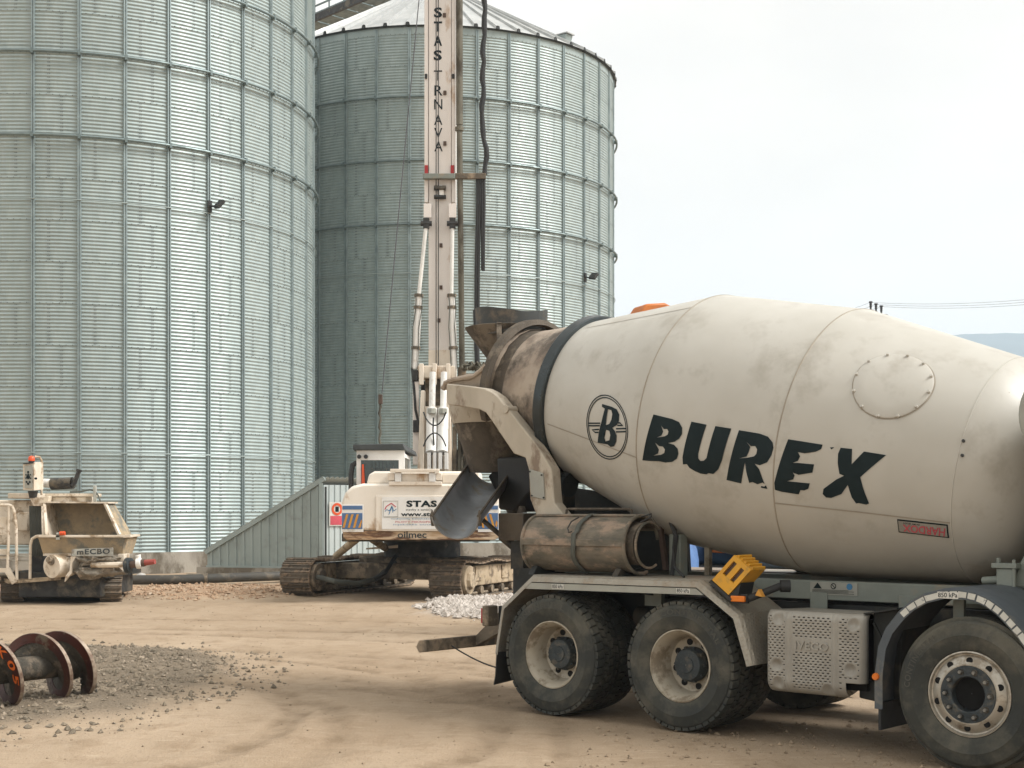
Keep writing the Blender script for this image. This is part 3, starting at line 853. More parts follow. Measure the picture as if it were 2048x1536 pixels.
# roof hatch at the eave of the farther silo
VS = 0.68
hv = empty('roof_vent', (RC[0] + 6.75 * math.cos(R_(-40)), RC[1] + 6.75 * math.sin(R_(-40)), EAVE + 0.5), R_(-40), 'boxy sheet-metal vent cowl on the roof edge of the farther silo', 'vent')
b = MB()
b.hexa([(-0.35, -0.3, -0.3), (0.25, -0.3, -0.45), (0.25, 0.3, -0.45), (-0.35, 0.3, -0.3)], [(-0.35, -0.3, 0.28), (0.45, -0.3, 0.22), (0.45, 0.3, 0.22), (-0.35, 0.3, 0.28)])
b.build('cowl', M['galv'], hv, bevel=0.02)
b = MB()
b.box(-0.42, 0.55, -0.36, 0.36, 0.24, 0.30)
b.build('lid', M['roof'], hv)
hv.scale = (VS, VS, VS)

# conveyor gantry high up behind the farther silo's roof
gd = Vector((-0.69, 0.724, 0)).normalized()
gn = Vector((0.724, 0.69, 0))
ga = Vector((-3.9, 60.6, 24.25))
gt = empty('conveyor_gantry', (ga.x, ga.y, 0), 0, 'dark overhead conveyor gantry running behind the top of the farther silo', 'gantry')
def gl(l, n, z):
    p = gd * l + gn * n
    return (p.x, p.y, ga.z + z)
for s in (-0.75, 0.75):
    b = MB()
    b.beam(gl(-1, s, 0), gl(26, s, 0), 0.12, 0.32)
    b.build('side_beam', M['dark_steel'], gt)
    for z in (0.55, 1.1):
        b = MB()
        b.beam(gl(-1, s, z), gl(26, s, z), 0.06, 0.06)
        b.build('handrail', M['galv_ring'], gt)
for k in range(24):
    l = k * 1.1
    b = MB()
    b.hexa([gl(l + 0.03, -0.68, -0.10), gl(l + 1.02, -0.68, -0.10), gl(l + 1.02, 0.68, -0.10), gl(l + 0.03, 0.68, -0.10)],
           [gl(l + 0.03, -0.68, -0.06), gl(l + 1.02, -0.68, -0.06), gl(l + 1.02, 0.68, -0.06), gl(l + 0.03, 0.68, -0.06)])
    b.build('deck_plate', M['galv_ring'], gt)
    for s in (-0.75, 0.75):
        b = MB()
        b.beam(gl(l, s, 0.1), gl(l, s, 1.1), 0.06, 0.06)
        b.build('post', M['galv_ring'], gt)
    b = MB()
    b.hexa([gl(l + 0.05, 0.80, 0.2), gl(l + 1.0, 0.80, 0.2), gl(l + 1.0, 0.82, 0.2), gl(l + 0.05, 0.82, 0.2)], [gl(l + 0.05, 0.80, 0.95), gl(l + 1.0, 0.80, 0.95), gl(l + 1.0, 0.82, 0.95), gl(l + 0.05, 0.82, 0.95)])
    b.build('side_panel', M['galv_ring'], gt)
for l in (0.5, 25.5):
    for s in (-0.7, 0.7):
        b = MB()
        z0 = -ga.z if l > 1 else -1.0
        b.beam(gl(l, s, -0.1), gl(l, s, z0), 0.2, 0.2)
        b.build('leg', M['dark_steel'], gt)

# ------------------------------------------------------------------ shed beside the near silo
A = Vector((-8.32, 38.85, 0)); B = Vector((-5.06, 37.85, 0)); Cc = Vector((-2.4, 39.7, 0))
sh = empty('metal_shed', (A.x, A.y, 0), 0, 'low grey-green clad lean-to shed with sloping roof beside the near silo', 'shed')
zb = 0.29
def top_at(f): return 0.66 + (2.58 - 0.66) * f
def loc(p): return p - Vector((A.x, A.y, 0))
ab = (B - A)
nrm = Vector((ab.y, -ab.x, 0)).normalized()
pitch = 0.24
npp = int(ab.length / pitch)
per = 4
i = 0
while i < npp:
    j = min(i + per, npp)
    b = MB()
    row = []
    for q in range(i, j):
        for fr, dep in ((0.0, 0.0), (0.30, 0.0), (0.36, 0.03), (0.64, 0.03), (0.70, 0.0)):
            row.append(((q + fr) / npp, dep))
    row.append((j / npp - 0.0008, 0.0))
    for f, dep in row:
        p = loc(A + ab * f) + nrm * dep
        b.v += [(p.x, p.y, zb), (p.x, p.y, top_at(f))]
    for q in range(len(row) - 1):
        b.f.append([2 * q, 2 * q + 2, 2 * q + 3, 2 * q + 1])
    b.build('wall_sheet', M['clad_green'], sh, smooth=False, recalc=False)
    i = j
bc = Cc - B
nr2 = Vector((bc.y, -bc.x, 0)).normalized()
npp2 = int(bc.length / 0.17)
i = 0
while i < npp2:
    j = min(i + 5, npp2)
    b = MB()
    row = []
    for q in range(i, j):
        for fr, dep in ((0.0, 0.0), (0.2, 0.0), (0.26, 0.025), (0.9, 0.025), (0.96, 0.0)):
            row.append(((q + fr) / npp2, dep))
    row.append((j / npp2 - 0.001, 0.0))
    for f, dep in row:
        p = loc(B + bc * f) + nr2 * dep
        b.v += [(p.x, p.y, zb), (p.x, p.y, 2.5)]
    for q in range(len(row) - 1):
        b.f.append([2 * q, 2 * q + 2, 2 * q + 3, 2 * q + 1])
    b.build('gable_sheet', M['clad_white'], sh, smooth=False, recalc=False)
    i = j
# roof: corrugated, sloping down from the gable to the silo
b = MB()
NW = 46
e0, e1 = -0.12, 0.06
ud = bc.normalized()
back = bc
for k in range(NW + 1):
    g = k / NW
    dz = 0.03 * math.cos(k * PI)
    for f in (-0.01, 1.035):
        p = loc(A + ab * f + back * (g * 1.05 - 0.03))
        b.v.append((p.x, p.y, top_at(f) + 0.05 + dz))
for k in range(NW):
    b.f.append([2 * k, 2 * k + 1, 2 * k + 3, 2 * k + 2])
b.build('roof_sheet', M['clad_white'], sh, smooth=False, recalc=False)
b = MB()
p0, p1 = loc(A - ab * 0.01) + nrm * 0.05, loc(A + ab * 1.03) + nrm * 0.05
b.beam((p0.x, p0.y, top_at(-0.01) + 0.03), (p1.x, p1.y, top_at(1.03) + 0.03), 0.05, 0.11)
b.build('verge_trim', M['clad_green'], sh)
b = MB()
p0, p1 = loc(A) + nrm * 0.04, loc(B) + nrm * 0.04
b.beam((p0.x, p0.y, zb), (p1.x, p1.y, zb), 0.07, 0.06)
b.build('base_trim', M['clad_green'], sh)
p = loc(B)
b = MB()
b.beam((p.x - 0.02, p.y - 0.03, zb), (p.x - 0.02, p.y - 0.03, 2.55), 0.10, 0.10)
b.build('corner_trim', M['clad_green'], sh)
b = MB()
p = loc(B) + ud * 0.1 + nr2 * 0.035
b.beam((p.x, p.y, zb), (p.x, p.y, 2.45), 0.035, 0.04)
b.build('door_gap', M['dark_trim'], sh)
b = MB()
q0, q1, q2 = loc(A) , loc(B), loc(Cc)
bk_ = back.normalized() * 3.0
b.prism_z([(q0.x - 0.3, q0.y), (q1.x, q1.y - 0.12), (q2.x, q2.y), (q0.x + bk_.x, q0.y + bk_.y)], -0.05, zb - 0.02)
b.build('footing', M['concrete'], sh)

# warning sign on the shed gable
sg = empty('warning_sign', tuple(B + ud * 0.42 + nr2 * 0.05), math.atan2(ud.y, ud.x), 'small red and orange warning sign on the shed wall by the rig', 'sign')
zc = at(677, 1028, 37.9).z
b = MB(); b.box(-0.23, 0.23, -0.012, 0.0, zc - 0.32, zc + 0.32); b.build('board', M['sticker'], sg)
b = MB(); b.box(-0.2, 0.2, -0.018, -0.013, zc - 0.29, zc - 0.05); b.build('lower_panel', M['ink_red'], sg)
b = MB(); b.lathe([(0.10, -0.016), (0.165, -0.016), (0.165, -0.02), (0.10, -0.02)], lambda r, h, a: (r * math.cos(a), h, zc + 0.13 + r * math.sin(a)), 24, closed=True); b.build('ring', M['red_orange'], sg)
b = MB(); b.box(-0.05, 0.05, -0.019, -0.014, zc + 0.06, zc + 0.2); b.build('pictogram', M['ink'], sg)

# power line far behind the truck
pl = at(1752, 615, 85.0)
pp = empty('power_pole', (pl.x, pl.y, 0), 0, 'wooden power pole with three insulators peeking above the mixer drum', 'pole')
b = MB(); b.cyl((0, 0, -0.5), (0, 0, pl.z - 0.25), 0.16, 0.11, 12); b.build('post', M['wood'], pp)
b = MB(); b.beam((-0.75, -0.35, pl.z - 0.42), (0.75, 0.35, pl.z - 0.42), 0.1, 0.12); b.build('crossarm', M['dark_steel'], pp)
for k, (dx, dz) in enumerate(((-0.36, 0.10), (0.0, 0.0), (0.36, -0.1))):
    b = MB()
    b.lathe([(0.0, 0.25), (0.10, 0.24), (0.12, 0.18), (0.06, 0.14), (0.09, 0.05), (0.05, 0.0), (0.09, -0.06), (0.05, -0.12), (0.07, -0.35)], lambda r, h, a: (dx + r * math.cos(a), dx * 0.47 + r * math.sin(a), pl.z + dz + h), 12)
    b.build('insulator', M['black'], pp)
for k, (dx, dz) in enumerate(((-0.36, 0.30), (0.0, 0.2), (0.36, 0.1))):
    p0 = Vector((pl.x + dx, pl.y + dx * 0.47, pl.z + dz - 0.02))
    p1 = at(2260, 575 + k * 5, 66.0 + k * 0.5)
    p2 = at(1500, 660 + k * 3, 118)
    pts = []
    for q in range(13):
        f = q / 12
        p = p2.lerp(p0, f); p.z -= 1.1 * 4 * f * (1 - f) * 0.35
        pts.append(p)
    for q in range(1, 13):
        f = q / 12
        p = p0.lerp(p1, f); p.z -= 0.35 * 4 * f * (1 - f)
        pts.append(p)
    b = MB(); b.tube(pts, 0.008, 5)
    b.build('power_cable', M['wire'], label=('uppermost', 'middle', 'lowest')[k] + ' of the three thin power cables crossing the sky at the right', cat='cable', group='overhead power cables')

# black pipe lying on the earth in front of the near silo
b = MB()
pts = [at(-60, 1172, 33.9), at(120, 1171, 33.9), at(240, 1170, 34.0), at(330, 1169, 34.0), at(395, 1167, 34.4), at(470, 1163, 35.2), at(560, 1158, 36.0), at(640, 1154, 36.8)]
pts = [Vector((p.x, p.y, 0.16)) for p in pts]
b.tube(pts, 0.115, 12)
b.build('drain_pipe', M['pipe_black'], label='long dusty black pipe lying on the earth in front of the near silo', cat='pipe')
for k, px in enumerate((392,)):
    b = MB()
    p = at(px, 1166, 34.4); p.z = 0.16
    b.cyl(p - Vector((0.25, -0.1, 0)), p + Vector((0.25, 0.15, 0)), 0.135, None, 14)
    b.build('pipe_coupling', M['stone_grey'], label='thicker muddy coupling joining the long black pipe', cat='coupling')
# white scrap on the pipe
b = MB()
p = at(283, 1160, 34.6)
vs = []
for (dx, dy, dz) in ((-.17, 0, -.08), (-.1, -.08, -.1), (.12, -.1, -.1), (.18, 0, -.06), (.1, .1, -.1), (-.1, .1, -.1), (-.13, 0, .06), (-.02, -.05, .12), (.09, -.02, .10), (.0, .06, .08)):
    vs.append(p + Vector((dx, dy, dz + 0.06)))
me_ = bpy.data.meshes.new('white_bag'); bm_ = bmesh.new()
for q in vs: bm_.verts.new(q)
bmesh.ops.convex_hull(bm_, input=bm_.verts); bm_.to_mesh(me_); bm_.free(); finish(me_, True, 50)
place(me_, 'white_bag', M['white'], label='small crumpled white bag lying on the pipe by the silo footing', cat='bag')

# ------------------------------------------------------------------ loose stones
def stone_mesh(b, p, s, rnd):
    q = rnd.random() * 6.28
    c, sn = math.cos(q), math.sin(q)
    sx, sy, sz = s * rnd.uniform(0.7, 1.4), s * rnd.uniform(0.7, 1.2), s * rnd.uniform(0.6, 1.0)
    vs = []
    for (x, y, z) in ((1, 0, 0), (0.3, 0.95, -0.1), (-0.85, 0.5, 0.1), (-0.75, -0.6, -0.1), (0.4, -0.9, 0.1), (0.1, 0.1, 1), (0.35, -0.35, 0.8), (0, 0, -0.8)):
        x, y, z = x * sx * rnd.uniform(.8, 1.2), y * sy * rnd.uniform(.8, 1.2), z * sz * rnd.uniform(.8, 1.2)
        vs.append((p[0] + x * c - y * sn, p[1] + x * sn + y * c, p[2] + z))
    b.add(vs, [[0, 1, 5], [1, 2, 5], [2, 3, 5], [3, 4, 6], [4, 0, 6], [0, 5, 6], [5, 3, 6], [1, 0, 7], [2, 1, 7], [3, 2, 7], [4, 3, 7], [0, 4, 7]])

def scatter(name, poly, count, smin, smax, m, label, cat, edge=0.3, power=2.5, seed=1):
    rnd = random.Random(seed)
    xs = [p[0] for p in poly]; ys = [p[1] for p in poly]
    b = MB()
    n = 0
    while n < count:
        x, y = rnd.uniform(min(xs) - edge, max(xs) + edge), rnd.uniform(min(ys) - edge, max(ys) + edge)
        d = poly_dist((x, y), poly) + 0.5 * noise.noise(Vector((x * 1.1, y * 1.1, seed)))
        if d < -edge or (d < edge and rnd.random() > (d + edge) / (2 * edge)): continue
        n += 1
        s = smin + (smax - smin) * rnd.random() ** power
        stone_mesh(b, (x, y, soil(x, y)[3] + s * 0.18), s, rnd)
    return b.build(name, m, None, smooth=False, recalc=False, label=label, cat=cat, kind='stuff')

scatter('gravel', GREY, 11000, 0.005, 0.036, M['stone_grey'], 'coarse grey gravel strewn around the rusty auger', 'gravel', 0.7, 3.0, 3)
scatter('rubble', RUBBLE, 7500, 0.015, 0.085, M['stone_white'], 'pale broken rubble heaped between the rig and the mixer truck', 'rubble', 0.22, 2.2, 5)
scatter('earth_clods', ORANGE, 4200, 0.008, 0.06, M['stone_orange'], 'orange earth clods banked along the black pipe', 'soil', 0.6, 2.6, 7)
scatter('pebbles', [(-9, 9.5), (9, 9.5), (12, 20), (6, 27), (-11, 27)], 5000, 0.003, 0.017, M['stone_sand'], 'scattered small pebbles on the sandy yard', 'pebbles', 0.3, 4.0, 9)
scatter('pebbles', [(0.5, 10.3), (3.6, 9.9), (6.5, 10.6), (4.5, 12.2), (1.2, 12.0)], 900, 0.004, 0.024, M['stone_sand'], 'dark crumbs of dried mud beside the truck wheels', 'mud crumbs', 0.3, 3.0, 13)

# ------------------------------------------------------------------ mixer truck (local x = forward, y = across to the far side, z up)
TRK = empty('mixer_truck', (TR_O.x, TR_O.y, 0), TH - PI / 2, 'dusty cream concrete mixer truck with BUREX lettering on its drum', 'truck')
WC = 1.20
def tb(b, name, m, **k):
    return b.build(name, M[m], TRK, **k)
def mir(pts):
    return [(x, 2 * WC - y, z) for x, y, z in pts]

# --- drum
DA_, DZ0 = 0.185, 2.81
dca, dsa = math.cos(DA_), math.sin(DA_)
def dpt(t, r, ph):
    h = r * math.sin(ph)
    return (t * dca + h * dsa, WC - r * math.cos(ph), DZ0 - t * dsa + h * dca)
DT = [-1.15, -0.496, 0.929, 2.301, 3.685]
DR = [0.61, 0.767, 1.14, 1.142, 0.897]
def drad(t):
    if t <= DT[0]: return DR[0]
    for i in range(len(DT) - 1):
        if t <= DT[i + 1]:
            f = (t - DT[i]) / (DT[i + 1] - DT[i])
            return DR[i] + (DR[i + 1] - DR[i]) * f
    return DR[-1]
b = MB()
prof = [(0.02, 4.16), (0.30, 4.15), (0.52, 4.09), (0.70, 3.98), (0.82, 3.85), (0.885, 3.73), (0.897, 3.685)]
for k in range(1, 9): prof.append((1.142 + (0.897 - 1.142) * (1 - k / 8.0), 3.685 + (2.301 - 3.685) * k / 8.0))
for k in range(1, 5): prof.append((1.142 + (1.14 - 1.142) * k / 4.0, 2.301 + (0.929 - 2.301) * k / 4.0))
for k in range(1, 9): prof.append((1.14 + (0.767 - 1.14) * k / 8.0, 0.929 + (-0.496 - 0.929) * k / 8.0))
b.lathe(prof, lambda r, h, a: dpt(h, r, a), 128)
drum = tb(b, 'drum', 'drum', angle=60)
b = MB()
b.lathe([(0.767, -0.496), (0.72, -0.70), (0.66, -0.92), (0.61, -1.15)], lambda r, h, a: dpt(h, r, a), 96)
tb(b, 'drum_neck', 'neck', angle=60)
b = MB()
b.lathe([(0.612, -1.10), (0.615, -1.15), (0.60, -1.16), (0.60, -1.33), (0.56, -1.33), (0.55, -0.9)], lambda r, h, a: dpt(h, r, a), 96)
tb(b, 'drum_mouth', 'grime')
b = MB()
b.lathe([(0.75, -0.56), (0.812, -0.555), (0.822, -0.54), (0.822, -0.455), (0.812, -0.44), (0.77, -0.43), (0.77, -0.40), (0.75, -0.40)], lambda r, h, a: dpt(h, r, a), 128)
tb(b, 'roller_ring', 'ring_steel', angle=25)
for t in (0.929, 2.301, 3.685):
    b = MB()
    r = drad(t)
    b.lathe([(r - 0.004, t - 0.008), (r + 0.004, t - 0.004), (r + 0.004, t + 0.004), (r - 0.004, t + 0.008)], lambda rr, h, a: dpt(h, rr, a), 128)
    b.build('weld_seam', M['seam'] if t < 3 else M['drum'], drum)
def drum_strip(pts, wd, off, name, m, par):
    """thin line on the drum through (t, phi) points"""
    q = []
    for i in range(len(pts) - 1):
        (t0, p0), (t1, p1) = pts[i], pts[i + 1]
        n = max(1, int(max(abs(t1 - t0) / 0.05, abs(p1 - p0) / 0.04)))
        for k in range(n): q.append((t0 + (t1 - t0) * k / n, p0 + (p1 - p0) * k / n))
    q.append(pts[-1])
    b = MB()
    for i, (t, p) in enumerate(q):
        t1, p1 = q[min(i + 1, len(q) - 1)]
        t0, p0 = q[max(i - 1, 0)]
        r = drad(t)
        dx, dy = t1 - t0, (p1 - p0) * r
        l = math.hypot(dx, dy) or 1
        nx_, ny_ = -dy / l * wd / 2, dx / l * wd / 2
        for sg_ in (1, -1):
            tt, pp_ = t + sg_ * nx_, p + sg_ * ny_ / r
            b.v.append(dpt(tt, drad(tt) + off, pp_))
    for i in range(len(q) - 1):
        b.f.append([2 * i, 2 * i + 1, 2 * i + 3, 2 * i + 2])
    return b.build(name, M[m], par, recalc=False, smooth=False)
drum_strip([(-0.379, -0.3187), (0.925, -0.3254)], 0.012, 0.003, 'weld_seam', 'seam', drum)
drum_strip([(2.305, -0.4618), (3.0, -0.4600), (3.68, -0.4685)], 0.012, 0.003, 'weld_seam', 'seam', drum)
drum_strip([(-0.35, 1.0), (0.92, 1.02)], 0.010, 0.003, 'weld_seam', 'seam', drum)

DEC = json.loads(DECAL)
def drum_decal(loops, name, m, off=0.004, edge=0.07):
    polys = [[Vector((t, p * 1.1, 0)) for t, p in lp] for lp in loops]
    tris = tessellate_polygon(polys)
    flat_ = [p for lp in polys for p in lp]
    bm = bmesh.new()
    vs = [bm.verts.new(p) for p in flat_]
    for tr in tris:
        try: bm.faces.new([vs[i] for i in tr])
        except ValueError: pass
    for _ in range(5):
        es = [e for e in bm.edges if e.calc_length() > edge]
        if not es: break
        bmesh.ops.subdivide_edges(bm, edges=es, cuts=1)
        bmesh.ops.triangulate(bm, faces=bm.faces)
    for v in bm.verts:
        t, p = v.co.x, v.co.y / 1.1
        v.co = dpt(t, drad(t) + off, p)
    me = bpy.data.meshes.new(name)
    bm.to_mesh(me)
    bm.free()
    finish(me, True, 180)
    return place(me, name, M[m], drum)
for k in ('B', 'U', 'R', 'Rc', 'E', 'X', 'Xc'):
    drum_decal(DEC[k], 'letter', 'ink')
drum_decal(DEC['ring1'], 'emblem_ring', 'ink')
drum_decal(DEC['ring2'], 'emblem_ring', 'ink')
drum_decal(DEC['logoB'], 'emblem_letter', 'ink')
for s_ in DEC['strokes']:
    drum_strip(s_, 0.013, 0.004, 'emblem_stroke', 'ink', drum)
drum_decal(DEC['hplate'], 'maker_plate', 'ink', 0.004)
drum_decal(DEC['hin'], 'maker_plate_face', 'muffler', 0.007)
def quad_fn(q, off):
    bl, br, tl, tr = q
    def fn(u, v):
        t = (bl[0] * (1 - u) + br[0] * u) * (1 - v) + (tl[0] * (1 - u) + tr[0] * u) * v
        p = (bl[1] * (1 - u) + br[1] * u) * (1 - v) + (tl[1] * (1 - u) + tr[1] * u) * v
        return dpt(t, drad(t) + off, p)
    return fn
text_on('maker_lettering', 'HARDOX', quad_fn(DEC['htext'], 0.011), M['ink_red'], drum, 0.012)
text_on('maker_lettering', 'IN MY BODY', quad_fn(DEC['htext2'], 0.011), M['ink'], drum, 0.01)
# inspection hatch
ht, hp = 3.055, 0.585
b = MB()
rr_ = 0.297
hr = drad(ht)
nA = 48
def hpt(dt, dp_, off):
    t = ht + dt
    return dpt(t, drad(t) + off, hp + dp_ / hr)
b.v.append(hpt(0, 0, 0.016))
rings = [(0.33, 0.016), (0.66, 0.016), (0.96, 0.015), (1.0, 0.010), (1.0, -0.01)]
for f, off in rings:
    for k in range(nA):
        a = 2 * PI * k / nA
        b.v.append(hpt(rr_ * f * math.cos(a), rr_ * f * math.sin(a), off))
for k in range(nA): b.f.append([0, 1 + k, 1 + (k + 1) % nA])
for j in range(len(rings) - 1):
    for k in range(nA):
        b.f.append([1 + j * nA + k, 1 + (j + 1) * nA + k, 1 + (j + 1) * nA + (k + 1) % nA, 1 + j * nA + (k + 1) % nA])
hatch = b.build('inspection_hatch', M['drum'], drum, angle=40)
b = MB()
b.lathe([(1.0, 0.002), (1.035, 0.002)], lambda r, h, a: hpt(rr_ * r * math.cos(a), rr_ * r * math.sin(a), 0.002), nA)
b.build('hatch_gap', M['seam'], drum, recalc=False)
for t, p in DEC['bolts']:
    b = MB()
    b.cyl(dpt(t, drad(t) + 0.01, p), dpt(t, drad(t) + 0.032, p), 0.014, 0.011, 8)
    b.build('bolt', M['drum'], drum)
for (t, p) in ((3.70, 0.24), (3.72, 0.12)):
    b = MB(); b.cyl(dpt(t, 0.89, p), dpt(t, 0.905, p), 0.012, None, 8); b.build('bolt', M['dark_steel'], drum)

# --- wheels
def tyre_profile(w0, sgn):
    return [(0.298, w0 + sgn * 0.015), (0.31, w0 - sgn * 0.005), (0.345, w0 - sgn * 0.022), (0.40, w0 - sgn * 0.032), (0.415, w0 - sgn * 0.036), (0.42, w0 - sgn * 0.033),
            (0.46, w0 - sgn * 0.030), (0.495, w0 - sgn * 0.018), (0.512, w0 + sgn * 0.002), (0.514, w0 + sgn * 0.03), (0.515, w0 + sgn * 0.13), (0.514, w0 + sgn * 0.25), (0.505, w0 + sgn * 0.285), (0.44, w0 + sgn * 0.31), (0.345, w0 + sgn * 0.30), (0.298, w0 + sgn * 0.27)]
AX = 0.542
def wheel(s, w0, sgn, kind, letter=None):
    C_ = lambda r, h, a: (s + r * math.cos(a), h, AX + r * math.sin(a))
    b = MB()
    b.lathe(tyre_profile(w0, sgn), C_, 72)
    if kind == 'rear':
        n = 46
        for k in range(n):
            for row, (wa, wb, ph) in enumerate(((-0.012, 0.062, 0.0), (0.070, 0.130, 0.5), (0.138, 0.198, 0.0), (0.206, 0.285, 0.5))):
                a0 = 2 * PI * (k + ph + 0.06) / n
                a1 = 2 * PI * (k + ph + 0.86) / n
                sk = 0.012 if row in (0, 2) else -0.012
                r0 = 0.505 if row in (0, 3) else 0.515
                ra = 0.532 if row == 0 else 0.5435
                rb_ = 0.532 if row == 3 else 0.5435
                P = lambda r, w, a: C_(r, w0 + sgn * w, a)
                b.hexa([P(r0, wa, a0 - sk), P(r0, wa, a1 - sk), P(r0, wb, a1 + sk), P(r0, wb, a0 + sk)], [P(ra, wa, a0 - sk), P(ra, wa, a1 - sk), P(rb_, wb, a1 + sk), P(rb_, wb, a0 + sk)])
    else:
        for w in (0.05, 0.11, 0.17, 0.23):
            b.lathe([(0.512, w0 + sgn * (w - 0.027)), (0.541, w0 + sgn * (w - 0.022)), (0.541, w0 + sgn * (w + 0.022)), (0.512, w0 + sgn * (w + 0.027))], C_, 72)
    ty = tb(b, 'wheel', 'tyre', angle=30)
    if kind == 'rear':
        b = MB()
        b.lathe([(0.285, w0 + sgn * 0.03), (0.302, w0 + sgn * 0.012), (0.302, w0 - sgn * 0.004), (0.292, w0 - sgn * 0.006), (0.283, w0 + sgn * 0.012), (0.272, w0 + sgn * 0.02), (0.262, w0 + sgn * 0.06), (0.25, w0 + sgn * 0.075), (0.245, w0 + sgn * 0.15), (0.228, w0 + sgn * 0.20), (0.19, w0 + sgn * 0.215), (0.10, w0 + sgn * 0.21), (0.02, w0 + sgn * 0.20)], C_, 64)
        b.build('rim', M['rim_cream'], ty, angle=40)
        b = MB()
        for k in range(8):
            a = 2 * PI * (k + 0.3) / 8
            p = (s + 0.188 * math.cos(a), AX + 0.188 * math.sin(a))
            b.cyl((p[0], w0 + sgn * 0.205, p[1]), (p[0], w0 + sgn * 0.222, p[1]), 0.028, None, 14)
        b.build('hand_holes', M['hole'], ty, kind='stuff')
        b = MB()
        b.lathe([(0.145, w0 + sgn * 0.215), (0.150, w0 + sgn * 0.17), (0.140, w0 + sgn * 0.155), (0.138, w0 + sgn * 0.125), (0.125, w0 + sgn * 0.105), (0.07, w0 + sgn * 0.098), (0.065, w0 + sgn * 0.09), (0.005, w0 + sgn * 0.088)], C_, 40)
        hub = b.build('hub', M['hub'], ty, angle=35)
        b = MB()
        for k in range(10):
            a = 2 * PI * k / 10
            p = (s + 0.143 * math.cos(a), AX + 0.143 * math.sin(a))
            b.cyl((p[0], w0 + sgn * 0.17, p[1]), (p[0], w0 + sgn * 0.135, p[1]), 0.014, 0.012, 6)
        b.build('wheel_nuts', M['hub'], ty, kind='stuff')
    else:
        b = MB()
        b.lathe([(0.285, w0 + sgn * 0.03), (0.302, w0 + sgn * 0.012), (0.302, w0 - sgn * 0.004), (0.292, w0 - sgn * 0.006), (0.283, w0 + sgn * 0.012), (0.272, w0 + sgn * 0.014), (0.26, w0 - sgn * 0.002), (0.215, w0 - sgn * 0.016), (0.205, w0 - sgn * 0.018), (0.19, w0 - sgn * 0.012)], C_, 64)
        b.build('rim', M['alu'], ty, angle=40)
        for k in range(10):
            a = 2 * PI * (k + 0.45) / 10
            p = (s + 0.237 * math.cos(a), AX + 0.237 * math.sin(a))
            b = MB()
            b.cyl((p[0], w0 - sgn * 0.0125, p[1]), (p[0], w0 + sgn * 0.02, p[1]), 0.0235, None, 16)
            b.build('hand_hole', M['hole'], ty)
        b = MB()
        b.lathe([(0.202, w0 - sgn * 0.016), (0.200, w0 - sgn * 0.024), (0.13, w0 - sgn * 0.024), (0.122, w0 - sgn * 0.018), (0.118, w0 + sgn * 0.06), (0.005, w0 + sgn * 0.075)], C_, 48)
        b.build('hub', M['hub'], ty, angle=35)
        b = MB()
        b.lathe([(0.116, w0 + sgn * 0.04), (0.005, w0 + sgn * 0.045)], C_, 32)
        b.build('hub_recess', M['hole'], ty)
        for k in range(10):
            a = 2 * PI * k / 10
            p = (s + 0.163 * math.cos(a), AX + 0.163 * math.sin(a))
            b = MB()
            b.cyl((p[0], w0 - sgn * 0.022, p[1]), (p[0], w0 - sgn * 0.030, p[1]), 0.023, None, 14)
            b.build('nut_seat', M['chassis'], ty)
            b = MB()
            b.cyl((p[0], w0 - sgn * 0.030, p[1]), (p[0], w0 - sgn * 0.052, p[1]), 0.0135, 0.012, 6)
            b.build('wheel_nut', M['nut'], ty)
    if letter:
        a0, a1 = letter
        def fn(u, v):
            a = R_(a0 + (a1 - a0) * u)
            r = 0.428 + 0.046 * v
            return C_(r, w0 - sgn * 0.0345, a)
        text_on('lettering', 'CONTINENTAL', fn, M['tyre_letter'], ty, 0.02, space=1.15)
    return ty
SF = 3.93
wheel(0.0, 0.0, 1, 'rear', (152, 68))
wheel(1.38, 0.0, 1, 'rear', (112, 28))
wheel(SF, -0.15, 1, 'front', (178, 120))
for s in (0.0, 1.38):
    wheel(s, 0.335, 1, 'rear')
    wheel(s, 2.40, -1, 'rear')
    wheel(s, 2.065, -1, 'rear')
wheel(SF, 2.55, -1, 'front')
for s in (0.0, 1.38, SF):
    b = MB()
    b.cyl((s, 0.25, AX), (s, 2.15, AX), 0.09, None, 16)
    if s < 2: b.lathe([(0.0, 0.95), (0.2, 1.0), (0.24, 1.2), (0.2, 1.4), (0.0, 1.45)], lambda r, h, a: (s + r * math.cos(a), h, AX + r * math.sin(a)), 20)
    tb(b, 'axle', 'chassis')

